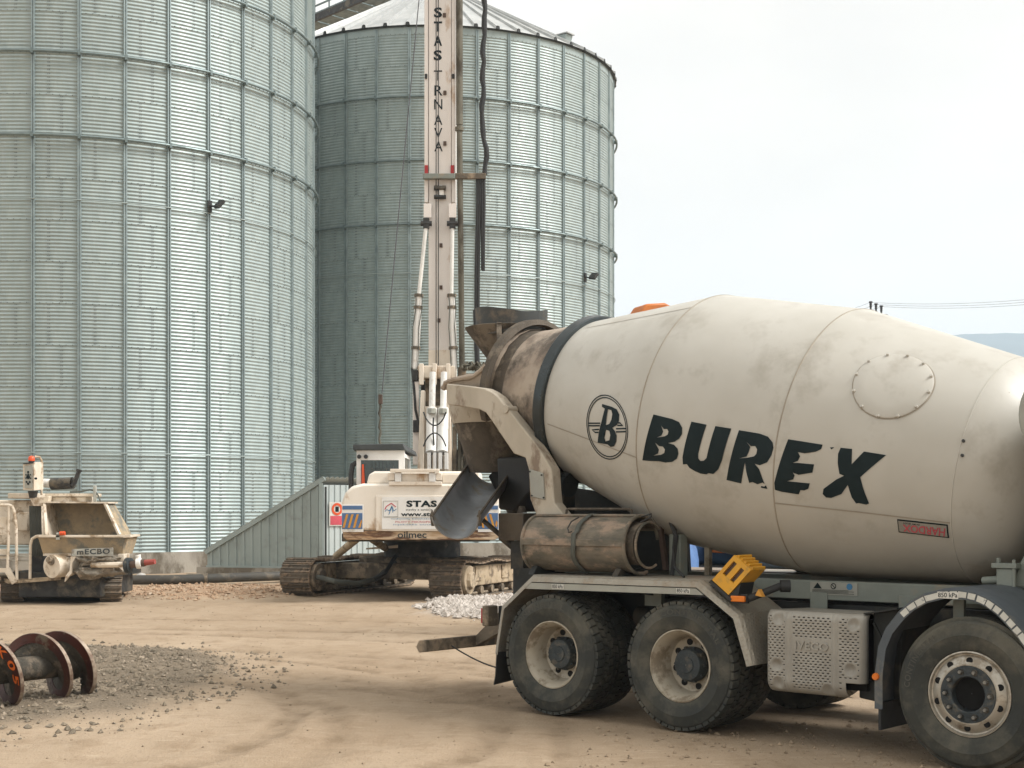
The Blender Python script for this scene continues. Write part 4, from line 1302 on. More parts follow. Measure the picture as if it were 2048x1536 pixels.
# --- chassis
for w in (0.80, 1.52):
    b = MB(); b.box(-0.95, 6.9, w, w + 0.08, 0.80, 1.06); tb(b, 'chassis_rail', 'chassis', bevel=0.006)
for s in (-0.85, 0.69, 2.2, 3.1, 4.6):
    b = MB(); b.box(s - 0.06, s + 0.06, 0.88, 1.52, 0.84, 1.02); tb(b, 'cross_member', 'chassis')
for w in (0.75, 1.55):
    b = MB(); b.box(-0.9, 4.6, w, w + 0.10, 1.090, 1.25); tb(b, 'subframe_beam', 'frame_grey', bevel=0.008)
for s in (2.17, 2.96):
    b = MB(); b.box(s, s + 0.16, 0.735, 0.748, 1.0, 1.155); tb(b, 'subframe_bracket', 'frame_grey', bevel=0.006)
b = MB(); b.box(2.17, 2.60, 0.742, 0.7485, 1.135, 1.238)
plate = tb(b, 'warning_label', 'strip_grey')
for k, mm in enumerate(('ink', 'ink', 'ink_blue')):
    c0 = 2.24 + k * 0.145
    b = MB()
    if k == 0: b.prism([(c0 - 0.038, 1.185), (c0 + 0.038, 1.185), (c0, 1.232)], 0.7405, 0.737, lambda u, v, a: (u, a, v))
    elif k == 1:
        b.lathe([(0.018, 0), (0.025, 0)], lambda r, h, a: (c0 + r * math.cos(a), 0.7395, 1.207 + r * math.sin(a)), 20)
        b.beam((c0 - 0.015, 0.7395, 1.222), (c0 + 0.015, 0.7395, 1.192), 0.001, 0.006, (0, 0, 1))
    else: b.cyl((c0, 0.7405, 1.207), (c0, 0.738, 1.207), 0.026, None, 20)
    b.build('symbol', M[mm], plate, recalc=False)
for k in range(4):
    b = MB(); b.box(2.19, 2.57 - 0.05 * (k % 2), 0.7385, 0.7415, 1.146 + k * 0.009, 1.149 + k * 0.009); b.build('print_line', M['ink'], plate)

# --- tandem fender, swept along its outline
FO = [(-0.632, 0.50), (-0.622, 0.577), (-0.552, 0.923), (-0.216, 1.185), (1.559, 1.197), (1.91, 0.961), (2.027, 0.612), (2.034, 0.585)]
def fender(name, y_of, m_top, strip=True):
    n = len(FO)
    nor = []
    for i in range(n):
        a = Vector(FO[max(i - 1, 0)]); c_ = Vector(FO[min(i + 1, n - 1)]); p = Vector(FO[i])
        d0 = (p - a).normalized() if i > 0 else (c_ - p).normalized()
        d1 = (c_ - p).normalized() if i < n - 1 else d0
        n0, n1 = Vector((-d0.y, d0.x)), Vector((-d1.y, d1.x))
        m_ = (n0 + n1).normalized()
        nor.append(m_ / max(0.5, m_.dot(n0)))
    def sweep(cs):
        b = MB()
        for p, q in zip(FO, nor):
            for (w, off) in cs:
                z = p[1] + q.y * off
                b.v.append((p[0] + q.x * off, y_of(w), z))
        m = len(cs)
        for i in range(n - 1):
            for k in range(m - 1):
                b.f.append([i * m + k, i * m + k + 1, (i + 1) * m + k + 1, (i + 1) * m + k])
        return b
    f = sweep([(0.66, 0.062), (0.035, 0.062), (0.0, 0.045), (-0.022, 0.0), (-0.016, -0.002), (0.0, 0.036), (0.66, 0.054)]).build(name, M[m_top], TRK, angle=20)
    b = MB()
    b.prism_y([(-0.245, 1.176), (1.552, 1.188), (1.625, 1.137), (-0.30, 1.120)], y_of(-0.018), y_of(-0.006))
    s = b.build('side_strip', M['strip_grey'], f)
    return f, s
fn_, st_ = fender('tandem_fender', lambda w: w, 'chequer')
ff_, fs_ = fender('tandem_fender', lambda w: 2 * WC - w, 'chequer')
for s0, z0 in ((0.02, 1.127), (1.36, 1.139)):
    b = MB(); b.box(s0, s0 + 0.135, -0.0225, -0.019, z0 + 0.004, z0 + 0.046); lb = b.build('pressure_label', M['sticker'], fn_)
    text_on('lettering', '850 kPa', flat((s0 + 0.008, -0.0245, z0 + 0.011), (0.119, 0, 0), (0, 0, 0.032)), M['ink'], fn_, 0.008)
b = MB()
b.prism_y([(-0.90, 1.27), (-0.90, 1.02), (-0.62, 0.93), (-0.28, 1.20), (-0.28, 1.30)], 0.50, 0.51)
tb(b, 'rear_guard_plate', 'chassis')
for yf, nm in ((lambda w: w, 0), (lambda w: 2 * WC - w, 1)):
    b = MB()
    p = [(-0.638, 0.52), (-0.655, 0.30), (-0.675, 0.22)]
    vs = []
    for (s, z) in p:
        for w in (-0.015, 0.64): vs.append((s, yf(w), z + (0.05 if (w > 0 and z < 0.25) else 0)))
    for (s, z) in p:
        for w in (-0.015, 0.64): vs.append((s - 0.012, yf(w), z + (0.05 if (w > 0 and z < 0.25) else 0)))
    b.add(vs, [[0, 1, 3, 2], [2, 3, 5, 4], [6, 8, 9, 7], [8, 10, 11, 9], [0, 2, 8, 6], [2, 4, 10, 8], [1, 7, 9, 3], [3, 9, 11, 5], [4, 5, 11, 10], [0, 6, 7, 1]])
    tb(b, 'mud_flap', 'black')
# under-fender brackets and lamp
for s in (-0.3, 0.69, 1.65):
    b = MB(); b.beam((s, 0.05, 1.19), (s, 0.8, 1.06), 0.05, 0.06); tb(b, 'fender_stay', 'chassis')
b = MB(); b.box(0.62, 0.80, 0.55, 0.60, 0.98, 1.1); tb(b, 'air_tank_bracket', 'frame_grey')
b = MB(); b.cyl((0.45, 0.70, 0.86), (0.95, 0.70, 0.86), 0.10, None, 20); tb(b, 'air_tank', 'chassis')

# --- dark panels, gearbox and an added light-blocking tank under the drum and chassis
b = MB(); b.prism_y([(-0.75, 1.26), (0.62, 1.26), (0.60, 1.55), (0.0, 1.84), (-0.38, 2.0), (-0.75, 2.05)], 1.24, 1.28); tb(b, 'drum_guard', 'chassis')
b = MB(); b.cyl((2.15, 2.12, 0.72), (3.25, 2.12, 0.72), 0.30, None, 32); tb(b, 'light_block_tank', 'chassis', bevel=0.02)  # unseen far-side tank, added to block light under the chassis
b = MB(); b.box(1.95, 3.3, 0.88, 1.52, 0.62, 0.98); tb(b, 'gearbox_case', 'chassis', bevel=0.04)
# --- rear bumper bar with stays, lamp box, safety chain
b = MB()
b.prism([(-1.74, 0.50), (-1.70, 0.565), (-1.60, 0.575), (-1.585, 0.46), (-1.70, 0.445)], 0.02, 2.38, lambda u, v, a: (u, a, v))
bar = tb(b, 'underrun_bar', 'muddy', bevel=0.01)
for w in (0.72, 1.60):
    b = MB()
    b.hexa([(-1.68, w, 0.50), (-1.60, w, 0.47), (-1.60, w + 0.08, 0.47), (-1.68, w + 0.08, 0.50)], [(-1.10, w, 0.97), (-0.86, w, 0.82), (-0.86, w + 0.08, 0.82), (-1.10, w + 0.08, 0.97)])
    b.build('stay', M['muddy'], bar)
b = MB(); b.box(-0.90, -0.82, 0.06, 0.20, 0.745, 0.935); lamp = tb(b, 'rear_lamp_box', 'muddy', bevel=0.01)
b = MB(); b.box(-0.82, -0.66, 0.20, 0.30, 0.76, 0.93); b.build('lamp_stay', M['chassis'], lamp)
b = MB(); b.box(-0.93, -0.902, 0.08, 0.19, 0.77, 0.91); b.build('lamp_glass', M['red'], lamp)
pts = []
for k in range(15):
    f = k / 14
    pts.append((-1.66 + 0.95 * f, 0.35 + 0.25 * f, 0.53 - 0.17 * math.sin(PI * f * 0.75) - 0.10 * f))
b = MB(); b.tube(pts, 0.008, 5); tb(b, 'safety_chain', 'dark_steel')

# --- rear frame arms
ARM = [(-1.697, 3.082), (-1.427, 3.047), (-1.182, 3.007), (-1.096, 2.97), (-1.01, 2.921), (-0.909, 2.822), (-0.577, 2.496), (-0.48, 2.389), (-0.399, 2.29), (-0.335, 2.203), (-0.319, 2.019), (-0.303, 1.897), (-0.193, 1.788), (-0.10, 1.62), (-0.10, 1.26), (-0.46, 1.26), (-0.44, 1.62), (-0.601, 1.935), (-0.618, 2.208), (-0.659, 2.321), (-0.808, 2.366), (-1.079, 2.678), (-1.165, 2.77), (-1.252, 2.806), (-1.678, 2.872)]
for ya, yb in ((0.40, 0.53), (2.0, 1.87)):
    b = MB(); b.prism_y(ARM, ya, yb); arm = tb(b, 'rear_frame_arm', 'arm', bevel=0.012)
    e = 0.004 if ya < yb else -0.004
    b = MB(); b.prism_y([(-0.601, 2.215), (-0.43, 2.172), (-0.408, 1.925), (-0.575, 1.955)], ya - e * 3, ya - e * 0.5); b.build('cover_plate', M['strip_grey'], arm, bevel=0.004)
    for (s, z) in ((-0.59, 2.19), (-0.445, 2.155), (-0.42, 1.945), (-0.565, 1.965)):
        b = MB(); b.cyl((s, ya - e * 3, z), (s, ya - e * 5, z), 0.009, None, 6); b.build('bolt', M['dark_steel'], arm)
    b = MB(); b.cyl((-0.90, ya - e * 4, 2.79), (-0.90, yb, 2.79), 0.038, None, 20); b.build('pivot_boss', M['arm'], arm)
    b = MB(); b.cyl((-0.86, ya + e, 2.66), (-0.60, ya - e * 8, 2.42), 0.03, None, 12); b.build('grab_bar', M['grime'], arm) if False else None
b = MB(); b.box(-1.12, -0.80, 0.53, 1.87, 1.535, 1.80); tb(b, 'rear_cross_beam', 'grime', bevel=0.01)
b = MB(); b.box(-1.02, -0.86, 0.60, 1.80, 1.26, 1.53); tb(b, 'rear_support_wall', 'chassis')
b = MB(); b.cyl((-0.98, 0.72, 1.80), (-0.98, 0.72, 1.86), 0.05, 0.03, 12); b.cyl((-0.98, 1.68, 1.80), (-0.98, 1.68, 1.86), 0.05, 0.03, 12); tb(b, 'beam_lug', 'grime') if False else None
b = MB(); b.cyl((-0.98, 0.72, 1.802), (-0.98, 0.72, 1.87), 0.05, 0.03, 12); tb(b, 'beam_lug', 'grime')
for w in (0.80, 1.60):
    b = MB(); b.cyl((-0.62, w - 0.02, 2.10), (-0.42, w - 0.02, 2.063), 0.12, None, 24); rl = tb(b, 'drum_roller', 'ring_steel')
    b = MB(); b.box(-0.60, -0.44, w - 0.10, w + 0.08, 1.26, 2.03); tb(b, 'roller_pedestal', 'chassis', bevel=0.01)

# --- collar, feed hopper, discharge funnel and swivel chute
b = MB()
b.lathe([(0.64, -1.36), (0.70, -1.36), (0.71, -1.28), (0.66, -1.26)], lambda r, h, a: dpt(h, r, a), 64, R_(-30), R_(210), closed=True)
collar = tb(b, 'neck_collar', 'grime', angle=30)
OUTP = [(-1.84, 0.50, 3.04), (-1.80, 0.50, 3.10), (-1.70, 0.50, 3.125), (-1.43, 0.52, 3.15), (-1.30, 0.55, 3.235), (-1.20, 0.72, 3.50), (-1.24, 0.90, 3.60), (-1.27, 1.05, 3.65), (-1.26, 1.25, 3.665), (-1.26, 1.5, 3.60), (-1.28, 1.75, 3.40), (-1.40, 1.88, 3.16), (-1.70, 1.90, 3.12)]
INP = [dpt(-1.27, 0.615, R_(q)) for q in (-8, -6, -4, 4, 14, 42, 60, 74, 92, 118, 146, 178, 186)]
b = MB()
for off in (0.0, 0.02):
    for (o_, i_) in zip(OUTP, INP):
        for f in (0.0, 0.5, 1.0):
            p = Vector(o_).lerp(Vector(i_), f)
            b.v.append((p.x - off, p.y, p.z))
nO = len(OUTP)
for L2 in (0, nO * 3):
    for k in range(nO - 1):
        for q in range(2):
            v_ = L2 + k * 3 + q
            b.f.append([v_, v_ + 1, v_ + 4, v_ + 3])
b.build('collar_plate', M['neck'], collar, angle=60)
b = MB()
pts = []
for k in range(nO - 1):
    for q in range(4): pts.append(Vector(OUTP[k]).lerp(Vector(OUTP[k + 1]), q / 4))
pts.append(Vector(OUTP[-1]))
b.tube(pts, [0.026 + 0.007 * math.sin(k * 1.9) * math.sin(k * 0.7) for k in range(len(pts))], 8)
b.build('collar_rim', M['neck'], collar)
HS, HW = -1.60, 1.20
b = MB()
def hp_(r, z, a): return (HS + r * math.cos(a), HW + r * math.sin(a), z)
b.lathe([(0.13, 3.28), (0.42, 3.67), (0.435, 3.695), (0.42, 3.70), (0.39, 3.67), (0.11, 3.30)], lambda r, h, a: hp_(r, h, a), 48)
tb(b, 'feed_hopper', 'grime', angle=30)
b = MB()
for k in range(49):
    a = 2 * PI * k / 48
    top = 3.885 + 0.05 * math.cos(a - 2.7) + 0.014 * math.sin(3 * a)
    for (r, z) in ((0.365, 3.60), (0.372, top), (0.358, top), (0.350, 3.60)):
        q_ = hp_(r, z, a)
        b.v.append((q_[0] + 0.06, q_[1], q_[2]))
for k in range(48):
    for j in range(3):
        q = k * 4 + j
        b.f.append([q, q + 4, q + 5, q + 1])
tb(b, 'hopper_collar', 'hopper', angle=40)
for a in (R_(60), R_(180), R_(300)):
    b = MB(); b.beam(hp_(0.40, 3.70, a), (HS + 0.25 * math.cos(a) + 0.2, HW + 0.55 * math.sin(a), 3.06), 0.05, 0.05); tb(b, 'hopper_stay', 'grime')
FS, FW = -1.79, 1.22
def fp_(r, z, a): return (FS + r * math.cos(a), FW + r * math.sin(a), z)
b = MB()
b.lathe([(0.47, 3.02), (0.47, 2.86), (0.455, 2.86), (0.455, 3.02)], lambda r, h, a: fp_(r, h, a), 48, closed=True)
b.lathe([(0.46, 2.88), (0.40, 2.66), (0.31, 2.40), (0.27, 2.22), (0.255, 2.22), (0.30, 2.42), (0.44, 2.88)], lambda r, h, a: fp_(r, h, a), 48)
tb(b, 'discharge_funnel', 'grime', angle=35)
b = MB()
b.lathe([(0.478, 3.0), (0.475, 2.86), (0.448, 2.76), (0.436, 2.72)], lambda r, h, a: fp_(r, h, a), 40, R_(-175), R_(20))
b.build('funnel_band', M['arm'], TRK, recalc=False)
for w in (0.54, 1.86):
    b = MB(); b.beam((-1.72, w, 2.96), (FS, FW + (-0.42 if w < 1.2 else 0.42), 2.93), 0.10, 0.08); tb(b, 'funnel_stay', 'arm')
# chute, in world terms it drops towards the viewer's left
cw0 = Vector((-0.16, 14.83)); cw1 = Vector((-0.52, 13.55))
def w2t(p, z):
    q = Vector((p[0], p[1])) - TR_O
    return Vector((q.dot(TU), q.dot(TV), z))
c0, c1 = w2t(cw0, 2.10), w2t(cw1, 1.56)
cd = (c1 - c0)
cl = cd.length
cdn = cd.normalized()
cside = cdn.cross(Vector((0, 0, 1))).normalized()
cup = cside.cross(cdn).normalized()
b = MB()
nS, nA2 = 14, 18
for off in (0.0, 0.012):
    for i in range(nS + 1):
        f = i / nS
        rad = 0.255 * (1 - f) + 0.225 * f
        ext = 0.0
        c_ = c0 + cdn * (cl * f) + cup * rad
        for k in range(nA2 + 1):
            a = PI * k / nA2
            x = -math.cos(a) * (rad + off)
            y = -math.sin(a) * (rad + off)
            b.v.append(c_ + cside * x + cup * y + (cup * ext if k in (0, nA2) else Vector()))
m_ = nA2 + 1
tot = (nS + 1) * m_
for i in range(nS):
    for k in range(nA2):
        q = i * m_ + k
        b.f.append([q, q + 1, q + m_ + 1, q + m_])
        b.f.append([tot + q, tot + q + m_, tot + q + m_ + 1, tot + q + 1])
for i in range(nS):
    for k in (0, nA2):
        q = i * m_ + k
        b.f.append([q, q + m_, tot + q + m_, tot + q])
for i in (0, nS):
    for k in range(nA2):
        q = i * m_ + k
        b.f.append([q, q + 1, tot + q + 1, tot + q])
chute = tb(b, 'swivel_chute', 'chute', angle=50)
for k, sg_ in ((0, -1), (nA2, 1)):
    b = MB()
    pts = []
    for i in range(nS + 1):
        f = i / nS
        rad = 0.255 * (1 - f) + 0.225 * f
        ext = 0.0
        pts.append(c0 + cdn * (cl * f) + cup * (rad + ext) + cside * (sg_ * (rad + 0.006)))
    b.tube(pts, 0.013, 8)
    b.build('chute_edge', M['grime'], chute)
b = MB()
hk = c1 + cup * 0.25 + cside * 0.24
for sg_ in (-1, 1):
    p = c1 - cdn * 0.02 + cup * 0.225 + cside * (sg_ * 0.235)
    bb = MB(); bb.tube([p - cup * 0.10, p, p + cup * 0.045 - cdn * 0.03], [0.02, 0.018, 0.006], 6); bb.build('chute_hook', M['grime'], chute)
b = MB()
p0 = c0 + cdn * cl * 0.55 - cup * 0.02
p1 = Vector((-1.02, 0.95, 1.30))
mid = p0.lerp(p1, 0.45)
b.cyl(p0, mid, 0.025, None, 12); b.cyl(mid, p1, 0.045, None, 14)
tb(b, 'chute_lift_ram', 'dark_steel')
b = MB(); b.cyl(fp_(0, 2.2, 0), (FS + 0.35, FW, 1.7), 0.07, None, 14); b.beam((FS + 0.35, FW, 1.72), (-1.0, FW, 1.68), 0.12, 0.12); tb(b, 'chute_pivot', 'dark_steel')

b = MB(); b.prism_y([(-1.52, 2.36), (-1.04, 2.36), (-1.06, 2.02), (-1.18, 1.92), (-1.30, 1.81), (-1.5, 1.84)], 0.95, 1.45); tb(b, 'chute_bracket', 'black', bevel=0.02)

# --- spare chute section strapped on the fender (a part carried on hooks)
RWc, RZ, RR = 0.33, 1.525, 0.25
def rp_(s, r, a): return (s, RWc - r * math.cos(a), RZ + r * math.sin(a))
s0_, s1_ = -0.42, 0.74
roll = empty('spare_chute', (TR_O.x, TR_O.y, 0), TH - PI / 2, 'cement-crusted half-pipe chute section strapped down on the truck fender', 'chute')
b = MB()
b.lathe([(RR, s0_), (RR, s1_), (RR - 0.012, s1_), (RR - 0.012, s0_)], lambda r, h, a: rp_(h, r, a), 48, R_(-100), R_(150), closed=True)
b.build('shell', M['roll'], roll, angle=40)
for s in (s0_, s1_):
    b = MB(); b.tube([rp_(s, RR + 0.004, R_(a)) for a in range(-110, 175, 8)], 0.017, 8); b.build('end_rim', M['roll'], roll)
b = MB()
b.lathe([(RR - 0.05, s0_ + 0.02), (RR - 0.05, s1_ - 0.03), (RR - 0.062, s1_ - 0.03), (RR - 0.062, s0_ + 0.02)], lambda r, h, a: rp_(h + 0.09, r, a), 40, R_(-60), R_(130), closed=True)
b.build('inner_shell', M['grime'], roll, angle=40)
b = MB(); b.tube([rp_(s1_ + 0.09, RR - 0.05, R_(a)) for a in range(-120, 140, 8)], 0.012, 8); b.build('end_rim', M['roll'], roll)
for a in (R_(4),):
    b = MB(); b.beam(rp_(s0_ + 0.01, RR + 0.008, a), rp_(s1_ - 0.01, RR + 0.008, a), 0.02, 0.06, (0, 0, 1)); b.build('stiffening_bar', M['roll'], roll, bevel=0.004)
b = MB(); b.tube([rp_(s0_ + 0.02, RR + 0.012, R_(78)), rp_(s1_, RR + 0.012, R_(78))], 0.013, 8); b.build('top_edge', M['roll'], roll)
hd = [rp_(-0.12, RR + 0.01, R_(95)), rp_(-0.12, RR + 0.055, R_(95)), rp_(-0.10, RR + 0.065, R_(95)), rp_(0.60, RR + 0.065, R_(95)), rp_(0.62, RR + 0.055, R_(95)), rp_(0.62, RR + 0.01, R_(95))]
b = MB(); b.tube(hd, 0.012, 8); b.build('handle', M['grime'], roll)
b = MB()
for k, a in enumerate(range(-75, 130, 5)):
    o_ = 0.01 * math.sin(k * 0.5)
    for s in (0.165 + 0.035 * (a > 20) + o_, 0.215 + 0.035 * (a > 20) + o_):
        b.v.append(rp_(s, RR + 0.024, R_(a)))
nk = len(b.v) // 2
for k in range(nk - 1): b.f.append([2 * k, 2 * k + 1, 2 * k + 3, 2 * k + 2])
so = b.build('strap', M['strap'], roll, recalc=False)
sm_ = so.modifiers.new('thick', 'SOLIDIFY'); sm_.thickness = 0.006
b = MB(); b.tube([rp_(0.16, RR + 0.03, R_(60)), rp_(0.12, RR + 0.035, R_(45)), rp_(0.115, RR + 0.035, R_(30)), rp_(0.14, RR + 0.03, R_(22)), rp_(0.17, RR + 0.03, R_(24))], 0.007, 6); b.build('strap_hook', M['dark_steel'], roll)
b = MB(); b.tube([rp_(0.78, RR, R_(80)), rp_(0.90, RR + 0.03, R_(76)), rp_(0.93, RR + 0.02, R_(66)), rp_(0.82, RR - 0.02, R_(60))], 0.007, 6); b.build('hook', M['dark_steel'], roll)
for s in (-0.33, 0.62):
    b = MB()
    b.prism_x([(0.10, 1.245), (0.56, 1.245), (0.50, 1.32), (0.33, 1.272), (0.16, 1.32)], s - 0.03, s + 0.03)
    tb(b, 'chute_cradle', 'chassis')
# clutter on the deck behind the roll
b = MB(); b.tube([(0.95, 0.5, 1.26), (0.98, 0.52, 1.60), (0.86, 0.52, 1.86), (0.70, 0.6, 1.95)], 0.02, 8); tb(b, 'hose', 'black')
b = MB(); b.tube([(1.25, 0.25, 1.262), (1.12, 0.3, 1.34), (1.0, 0.45, 1.5), (0.92, 0.6, 1.7)], 0.012, 8); tb(b, 'hose', 'black')
b = MB(); b.box(0.86, 0.98, 0.58, 0.70, 1.25, 1.62); tb(b, 'valve_block', 'frame_grey', bevel=0.01)
b = MB(); b.beam((0.80, 0.62, 1.30), (0.72, 0.62, 1.82), 0.04, 0.04); tb(b, 'lever', 'brown')
b = MB(); b.beam((1.02, 0.9, 1.55), (1.45, 0.9, 1.57), 0.05, 0.10); b.beam((1.06, 0.9, 1.25), (1.06, 0.9, 1.78), 0.05, 0.05); tb(b, 'hose_rack', 'rim_cream')
b = MB(); b.cyl((1.35, 1.98, 1.42), (2.6, 1.98, 1.42), 0.17, None, 28); tb(b, 'water_cylinder', 'navy')
b = MB(); b.cyl((1.46, 0.95, 1.40), (1.46, 0.95, 1.66), 0.035, None, 12); tb(b, 'standpipe', 'rim_cream')

# --- wheel chock in its holder
ck = empty('wheel_chock', (TR_O.x, TR_O.y, 0), TH - PI / 2, 'yellow plastic wheel chock with two slots tilted in its holder on the truck', 'wheel chock')
a_ = Vector((1.716, 1.264)); e1_ = Vector((1.925, 1.47)) - a_; e2_ = Vector((1.872, 1.150)) - a_
def cp(u, v): p = a_ + e1_ * u + e2_ * v; return (p.x, p.y)
def slot_box(b, y0, y1):
    # face with two slots: built as a frame of bars
    us = [0, 0.36, 0.86, 1.0]
    bars = [(0, 1, 0.0, 0.16), (0, 1, 0.36, 0.60), (0, 1, 0.80, 1.0), (0.0, 0.36, 0.16, 0.36), (0.86, 1.0, 0.16, 0.36), (0.0, 0.36, 0.60, 0.80), (0.86, 1.0, 0.60, 0.80)]
    for (u0, u1, v0, v1) in bars:
        b.prism_y([cp(u0, v0), cp(u1, v0), cp(u1, v1), cp(u0, v1)], y0, y1)
b = MB(); slot_box(b, -0.03, 0.0); b.build('face', M['yellow'], ck, smooth=False)
b = MB(); b.prism_y([cp(0, 0), cp(1, 0), cp(1, 1), cp(0, 1)], 0.001, 0.20); b.build('body', M['yellow'], ck, bevel=0.006)
for v0 in (0.165, 0.605):
    b = MB(); b.prism_y([cp(0.365, v0), cp(0.855, v0), cp(0.855, v0 + 0.19), cp(0.365, v0 + 0.19)], -0.006, -0.002); b.build('slot', M['brown'], ck)
for k in range(5):
    b = MB(); b.prism_y([cp(1.0, 0.05 + k * 0.2), cp(1.05, 0.08 + k * 0.2), cp(1.05, 0.14 + k * 0.2), cp(1.0, 0.18 + k * 0.2)], 0.0, 0.19); b.build('tooth', M['yellow'], ck)
b = MB(); b.prism_y([cp(-0.12, -0.04), cp(-0.02, -0.04), cp(-0.02, 1.25), cp(-0.12, 1.25)], -0.03, 0.2); b.prism_y([cp(-0.02, 1.03), cp(0.5, 1.03), cp(0.2, 1.3), cp(-0.02, 1.25)], -0.02, 0.18); tb(b, 'chock_holder', 'black')
b = MB(); b.box(1.888, 2.018, -0.03, 0.0, 1.097, 1.145); ml = tb(b, 'marker_lamp', 'amber', bevel=0.008)
b = MB(); b.box(1.872, 2.03, 0.0, 0.03, 1.085, 1.16); b.build('lamp_housing', M['black'], ml)
b = MB(); b.cyl((2.02, 0.02, 1.12), (2.18, 0.25, 1.22), 0.03, None, 12); b.cyl((2.18, 0.25, 1.22), (2.24, 0.3, 1.22), 0.05, None, 14); tb(b, 'cable_gland', 'black')
b = MB(); b.prism_y([(2.07, 1.15), (2.10, 1.20), (2.135, 1.14)], 0.05, 0.10); tb(b, 'reflector_wedge', 'stripe')

# --- perforated silencer cover
def silencer():
    S0, S1, Zb, Zt = 2.19, 3.045, 0.405, 1.045
    b = MB()
    us, zs = 122, 92
    du, dz = (S1 - S0) / us, (Zt - Zb) / zs
    def surf(u, z):
        e = 0.0
        cx = min(u - S0, S1 - u)
        r = 0.07
        if cx < r: e += r - math.sqrt(max(0, r * r - (r - cx) ** 2))
        cz = Zt - z
        if cz < r: e += r - math.sqrt(max(0, r * r - (r - cz) ** 2))
        cz = z - Zb
        if cz < 0.10: e += 0.10 - math.sqrt(max(0, 0.01 - (0.10 - cz) ** 2))
        for cs in (2.405, 2.805):
            d = abs(u - cs)
            if d < 0.028: e -= 0.012 * math.cos(d / 0.028 * PI / 2)
        for (ds, dzz) in ((2.315, 0.985), (2.96, 0.97), (2.30, 0.62), (2.935, 0.625), (2.31, 0.48), (2.74, 0.455)):
            d = math.hypot(u - ds, (z - dzz))
            if d < 0.05: e += 0.03 * math.cos(d / 0.05 * PI / 2)
        return (u, 0.0 + e, z)
    grid = {}
    for j in range(zs + 1):
        for i in range(us + 1):
            grid[(i, j)] = len(b.v)
            b.v.append(surf(S0 + i * du, Zb + j * dz))
    dim = ((2.315, 0.985), (2.96, 0.97), (2.30, 0.62), (2.935, 0.625), (2.31, 0.48), (2.74, 0.455))
    for j in range(zs):
        for i in range(us):
            u, z = S0 + (i + .5) * du, Zb + (j + .5) * dz
            if u > 2.90 and z < 0.52: continue
            reg = (2.215 < u < 2.375) or (2.44 < u < 2.77) or (2.84 < u < 3.005)
            if 2.44 < u < 2.77 and 0.735 < z < 0.835: reg = False
            if z < 0.45 or z > 1.02: reg = False
            if any(math.hypot(u - a, z - c) < 0.058 for a, c in dim): reg = False
            if u > 2.86 and z < 0.56: reg = False
            row = j // 3
            if reg and j % 3 == 1 and (i + (row % 2) * 3) % 6 in (0, 1, 2): continue
            b.f.append([grid[(i, j)], grid[(i + 1, j)], grid[(i + 1, j + 1)], grid[(i, j + 1)]])
    o = tb(b, 'silencer_cover', 'muffler', angle=50, recalc=False)
    sm = o.modifiers.new('thick', 'SOLIDIFY'); sm.thickness = 0.004; sm.offset = 1
    b = MB(); b.box(2.24, 3.02, 0.10, 0.62, 0.46, 1.0); tb(b, 'silencer', 'hole')
    b = MB(); b.hexa([(S0 + 0.03, 0.07, 1.043), (S1 - 0.05, 0.07, 1.043), (S1 + 0.02, 0.62, 1.02), (S0 + 0.03, 0.62, 1.02)], [(S0 + 0.03, 0.07, 1.047), (S1 - 0.05, 0.07, 1.047), (S1 + 0.02, 0.62, 1.03), (S0 + 0.03, 0.62, 1.03)]); tb(b, 'silencer_top', 'muffler')
    text_on('maker_lettering', 'IVECO', lambda u, v: (2.462 + 0.29 * u, -0.014, 0.752 + 0.065 * v), M['muffler'], o, 0.03, 0.0, 1.1)
    so_ = o.children[0].modifiers.new('thick', 'SOLIDIFY'); so_.thickness = 0.014; so_.offset = -1
    b = MB(); b.prism_y([(3.047, 1.06), (3.30, 1.10), (3.26, 0.36), (2.93, 0.40), (2.93, 0.52), (3.047, 0.54)], 0.14, 0.60); sg_ = tb(b, 'battery_box', 'chassis', bevel=0.012)
    b = MB(); b.beam((3.055, 0.13, 0.98), (3.20, 0.13, 0.72), 0.01, 0.02); b.build('rib', M['chassis'], sg_)
    b = MB(); b.beam((3.02, 0.09, 1.052), (3.29, 0.09, 1.10), 0.10, 0.012); b.build('lid', M['chassis'], sg_)
silencer()

